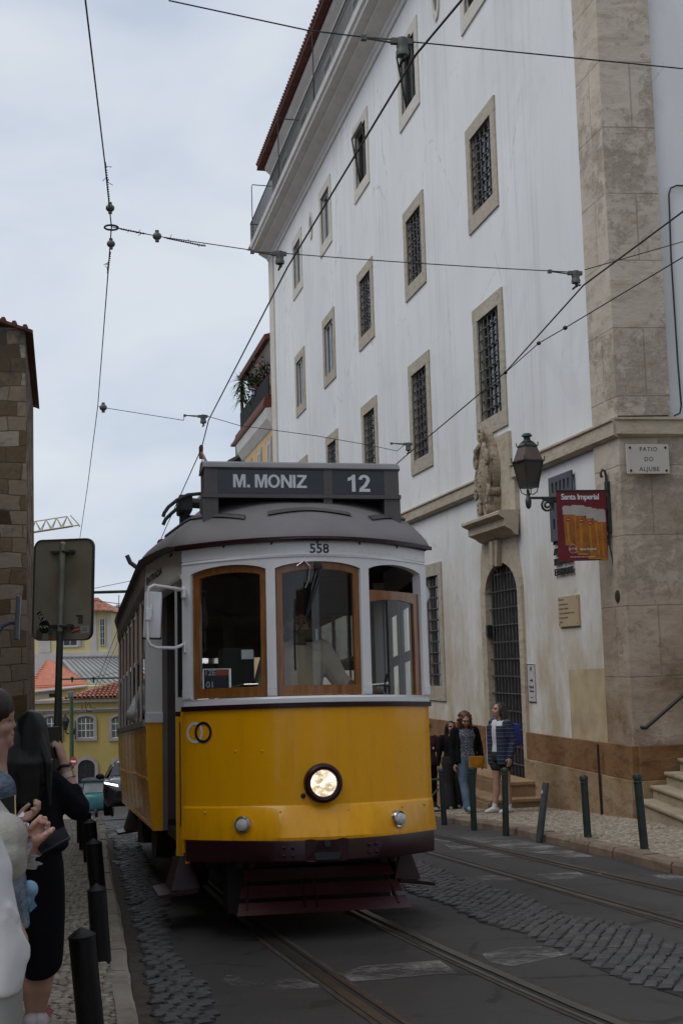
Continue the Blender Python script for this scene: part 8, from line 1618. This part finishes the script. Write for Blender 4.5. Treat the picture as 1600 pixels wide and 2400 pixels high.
# the supporting hand under the phone
limb(b, [Fp(40, 2010, .05), Fp(86, 1992, .03), Fp(98, 1984, .03)], [.030, .024, .022]); b.ell(Fp(104, 1982, .03), (.035, .02, .014), MX.Rotation(R(-20), 4, 'Y'))
for x0, y0, x1, y1 in ((100, 1990, 112, 1988), (106, 1986, 120, 1980), (113, 1981, 130, 1972), (119, 1976, 136, 1966)): limb(b, [Fp(x0, y0, .03), Fp((x0+x1)/2, (y0+y1)/2+2, .0), Fp(x1, y1, -.02)], [.0098, .009, .0075], 8)
limb(b, [up3(1.28)+V((.14, -.05, 0)), Fp(-10, 1960, -.06), Fp(-2, 2040, -.1), Fp(58, 2000, -.05)], [.06, .055, .045, .03]); limb(b, [up3(1.28)+V((.05, .12, 0)), Fp(-30, 2050, .12), Fp(40, 2010, .05)], [.06, .045, .03])
bmesh.ops.transform(b.b, matrix=Q3.mi, verts=b.b.verts[:]); sk3 = blob('body', b, mat('warm_skin', (.44, .235, .18), .5, .12, 12), Q3.o, .0040, 1)
b = MB(); b.ell(Fp(120, 1949, -.095), (.005, .004, .007)); b.ell(Fp(107, 1956, -.098), (.005, .004, .006)); b.build('nail', mat('pale_nail', (.5, .36, .33), .25, .05), sk3, world=True); b = MB(); b.tube([Fp(108+3*cos(k*.8), 1941+2*sin(k*.8), -.10) for k in range(9)], .0025, 5); b.build('ring', M['chrome'], sk3, world=True)
def m_teddy(name, c, sc, st):
    g = NG(name); o = g.tc.outputs['Object']; n = g.noise(o, sc, 8, .75); return g.fin(g.mix(n, tuple(q*.82 for q in c), c), .95, g.bump(n, st, .02), spec=.1)
b = MB(); loft(b, [(up3(z), rx, ry) for z, rx, ry in ((.74, .20, .17), (.9, .22, .18), (1.1, .21, .17), (1.25, .21, .15), (1.36, .12, .11))]); limb(b, [up3(1.27)+V((.15, -.05, 0)), Fp(-20, 1955, -.06), Fp(8, 1965, -.10)], [.085, .085, .080]); limb(b, [Fp(5, 1958, -.10), Fp(14, 2005, -.12), Fp(24, 2028, -.11), Fp(40, 2005, -.08), Fp(46, 1985, -.07)], [.066, .066, .055, .040, .028]); limb(b, [Fp(2, 1940, -.08), Fp(26, 1955, -.08), Fp(38, 1985, -.07)], [.050, .046, .036]); limb(b, [up3(1.27)+V((.05, .12, 0)), Fp(-30, 2050, .12), Fp(28, 2018, .06)], [.085, .07, .055])
bmesh.ops.transform(b.b, matrix=Q3.mi, verts=b.b.verts[:]); blob('fleece', b, m_teddy('cream_teddy_fleece', (.52, .50, .44), 90, .7), Q3.o, .008, 3)
fr = mat('white_frill', (.50, .51, .58), .7, .08, 14, .3, 40); b = MB()
def frill(pts, r0, r1, dy):
    a_, c_ = Fp(*pts[0], dy), Fp(*pts[1], dy); d = (c_-a_).normalized(); s1 = d.cross(V((0, 1, 0))).normalized(); s2 = d.cross(s1); n = 40
    b.rings([[a_+s1*r*cos(2*pi*k/n)+s2*r*sin(2*pi*k/n)+d*((c_-a_).length*t+wv*.010*sin(k*.9)) for k in range(n) for r in [rr*(1+wv*.10*sin(k*1.7))]] for t, rr, wv in ((0, r0, .2), (.4, r0*1.05, .5), (.75, r1*.92, 1.0), (1.0, r1, 1.4))], True, False)
frill(((48, 1998), (72, 1985)), .030, .043, -.055); frill(((38, 2018), (80, 2000)), .034, .046, .03); frill(((40, 1945), (58, 1938)), .030, .042, -.05); b.build('cuffs', fr, Q3.o, world=True, smooth=True, recalc=False)
b = MB(); b.ell(up3(1.545)+V((-.015, 0, .0)), (.09, .105, .10)); limb(b, [up3(1.5)+V((-.07, 0, 0)), up3(1.3)+V((-.12, 0, 0)), up3(1.1)+V((-.14, 0, 0))], [.06, .06, .03]); bmesh.ops.transform(b.b, matrix=Q3.mi, verts=b.b.verts[:]); blob('hair', b, M['hair_brown'], Q3.o, .010, 3)
b = MB(); loft(b, [(up3(z)+V((s_*.075, 0, 0)), rx, rx) for s_ in (-1,) for z, rx in ((.06, .055), (.45, .075), (.85, .10))]); loft(b, [(up3(z)+V((.075, 0, 0)), rx, rx) for z, rx in ((.06, .055), (.45, .075), (.85, .10))]); bmesh.ops.transform(b.b, matrix=Q3.mi, verts=b.b.verts[:]); blob('trousers', b, M['denim'], Q3.o, .012, 3)
phone('dark blue phone under the tapping hand', Fp(124, 1970, -.03), (.25, -.9, -.42), (1, .35, .62), .072, .105, mat('navy_case', (.018, .02, .045), .5, .15))
# --- person in white sweatshirt, nearest of all, only one arm in the frame
YC = 3.5; Cp = lambda px, py, dy=0.0: onY(px, py, YC+dy); fc = V((Cp(-270, 2200).x, YC, road_z(YC)+.10)); Q4 = Person('person in a white sweatshirt at the lower left corner, hand in pocket', fc, 1.66, R(40)); up4 = lambda z: fc+V((0, 0, z))
b = MB(); loft(b, [(up4(z), rx, ry) for z, rx, ry in ((.82, .14, .10), (1.0, .15, .11), (1.2, .16, .11), (1.34, .13, .08))]); limb(b, [up4(1.3), up4(1.42), up4(1.48)], [.06, .05, .05]); b.ell(up4(1.56), (.08, .095, .105)); b.ell(up4(1.49)+V((.03, .03, 0)), (.055, .06, .055)); b.ell(up4(1.53)+V((.07, .075, 0)), (.018, .018, .02))
for s_ in (-1, 1): limb(b, [up4(.85)+V((s_*.08, 0, 0)), up4(.46)+V((s_*.08, 0, 0)), up4(.06)+V((s_*.08, 0, 0))], [.09, .06, .035]); limb(b, [up4(.04)+V((s_*.08, 0, 0)), up4(.03)+V((s_*.08+.08, .10, 0))], [.035, .025])
limb(b, [up4(1.3)+V((.14, 0, 0)), Cp(-40, 2060), Cp(30, 2210), Cp(10, 2330, .08)], [.05, .045, .04, .03]); hand(b, Cp(8, 2335, .08), (-.2, .3, -1), (-1, 0, 0), 1, .4, 1); limb(b, [up4(1.3)-V((.14, 0, 0)), up4(1.0)-V((.2, 0, 0)), up4(.85)+V((-.18, .1, 0))], [.05, .04, .03]); hand(b, up4(.85)+V((-.18, .1, 0)), (0, .2, -1), (1, 0, 0), 1, .4, 1)
bmesh.ops.transform(b.b, matrix=Q4.mi, verts=b.b.verts[:]); blob('body', b, M['skin'], Q4.o, .009, 3)
b = MB(); mc = YC/FPX
rows_loft(b, [(1985, -60, -14), (2005, -64, 2), (2040, -66, 20), (2080, -66, 31), (2130, -66, 41), (2175, -64, 52), (2210, -60, 64), (2235, -58, 67), (2265, -58, 64), (2300, -60, 57), (2330, -60, 50)], YC, .075)
for pl_ in ([(-30, 2150), (10, 2155), (44, 2190), (64, 2222)], [(-20, 2185), (20, 2200), (50, 2240)], [(-10, 2110), (20, 2130), (38, 2150)], [(20, 2300), (50, 2262), (64, 2240)], [(-10, 2230), (24, 2250), (48, 2290)]): limb(b, [Cp(x_, y_, -.070+.0008*abs(x_)) for x_, y_ in pl_], [.012]*len(pl_), 7)
limb(b, [up4(1.28)+V((.14, 0, 0)), Cp(-75, 1990), Cp(-40, 2050)], [.09, .085, .075]); loft(b, [(up4(z), rx, ry) for z, rx, ry in ((.70, .20, .16), (.9, .21, .165), (1.15, .20, .16), (1.3, .19, .14), (1.39, .11, .10))]); limb(b, [up4(1.3)-V((.14, 0, 0)), up4(1.0)-V((.2, 0, 0)), up4(.88)+V((-.18, .1, 0))], [.085, .07, .05])
bmesh.ops.transform(b.b, matrix=Q4.mi, verts=b.b.verts[:]); blob('sweatshirt', b, mat('white_cotton', (.62, .615, .63), .9, .05, 4, .10, 22, spec=.2), Q4.o, .009, 5)
b = MB(); rows_loft(b, [(2290, -60, 52), (2340, -58, 54), (2420, -56, 53), (2600, -54, 50), (2760, -50, 44)], YC, .085, .02); bmesh.ops.transform(b.b, matrix=Q4.mi, verts=b.b.verts[:])
loft(b, [(Q4.mi @ (up4(z)+V((-.02, 0, 0))), rx, ry) for z, rx, ry in ((.07, .10, .08), (.5, .13, .10), (.85, .17, .14))]); blob('trousers', b, mat('grey_joggers', (.27, .265, .25), .85, .08, 6, .08, 25), Q4.o, .010, 4)
b = MB(); b.ell(up4(1.59), (.09, .105, .095)); b.ell(up4(1.53)-V((.04, .04, 0)), (.08, .085, .09)); bmesh.ops.transform(b.b, matrix=Q4.mi, verts=b.b.verts[:]); blob('hair', b, M['hair_brown'], Q4.o, .012, 3)
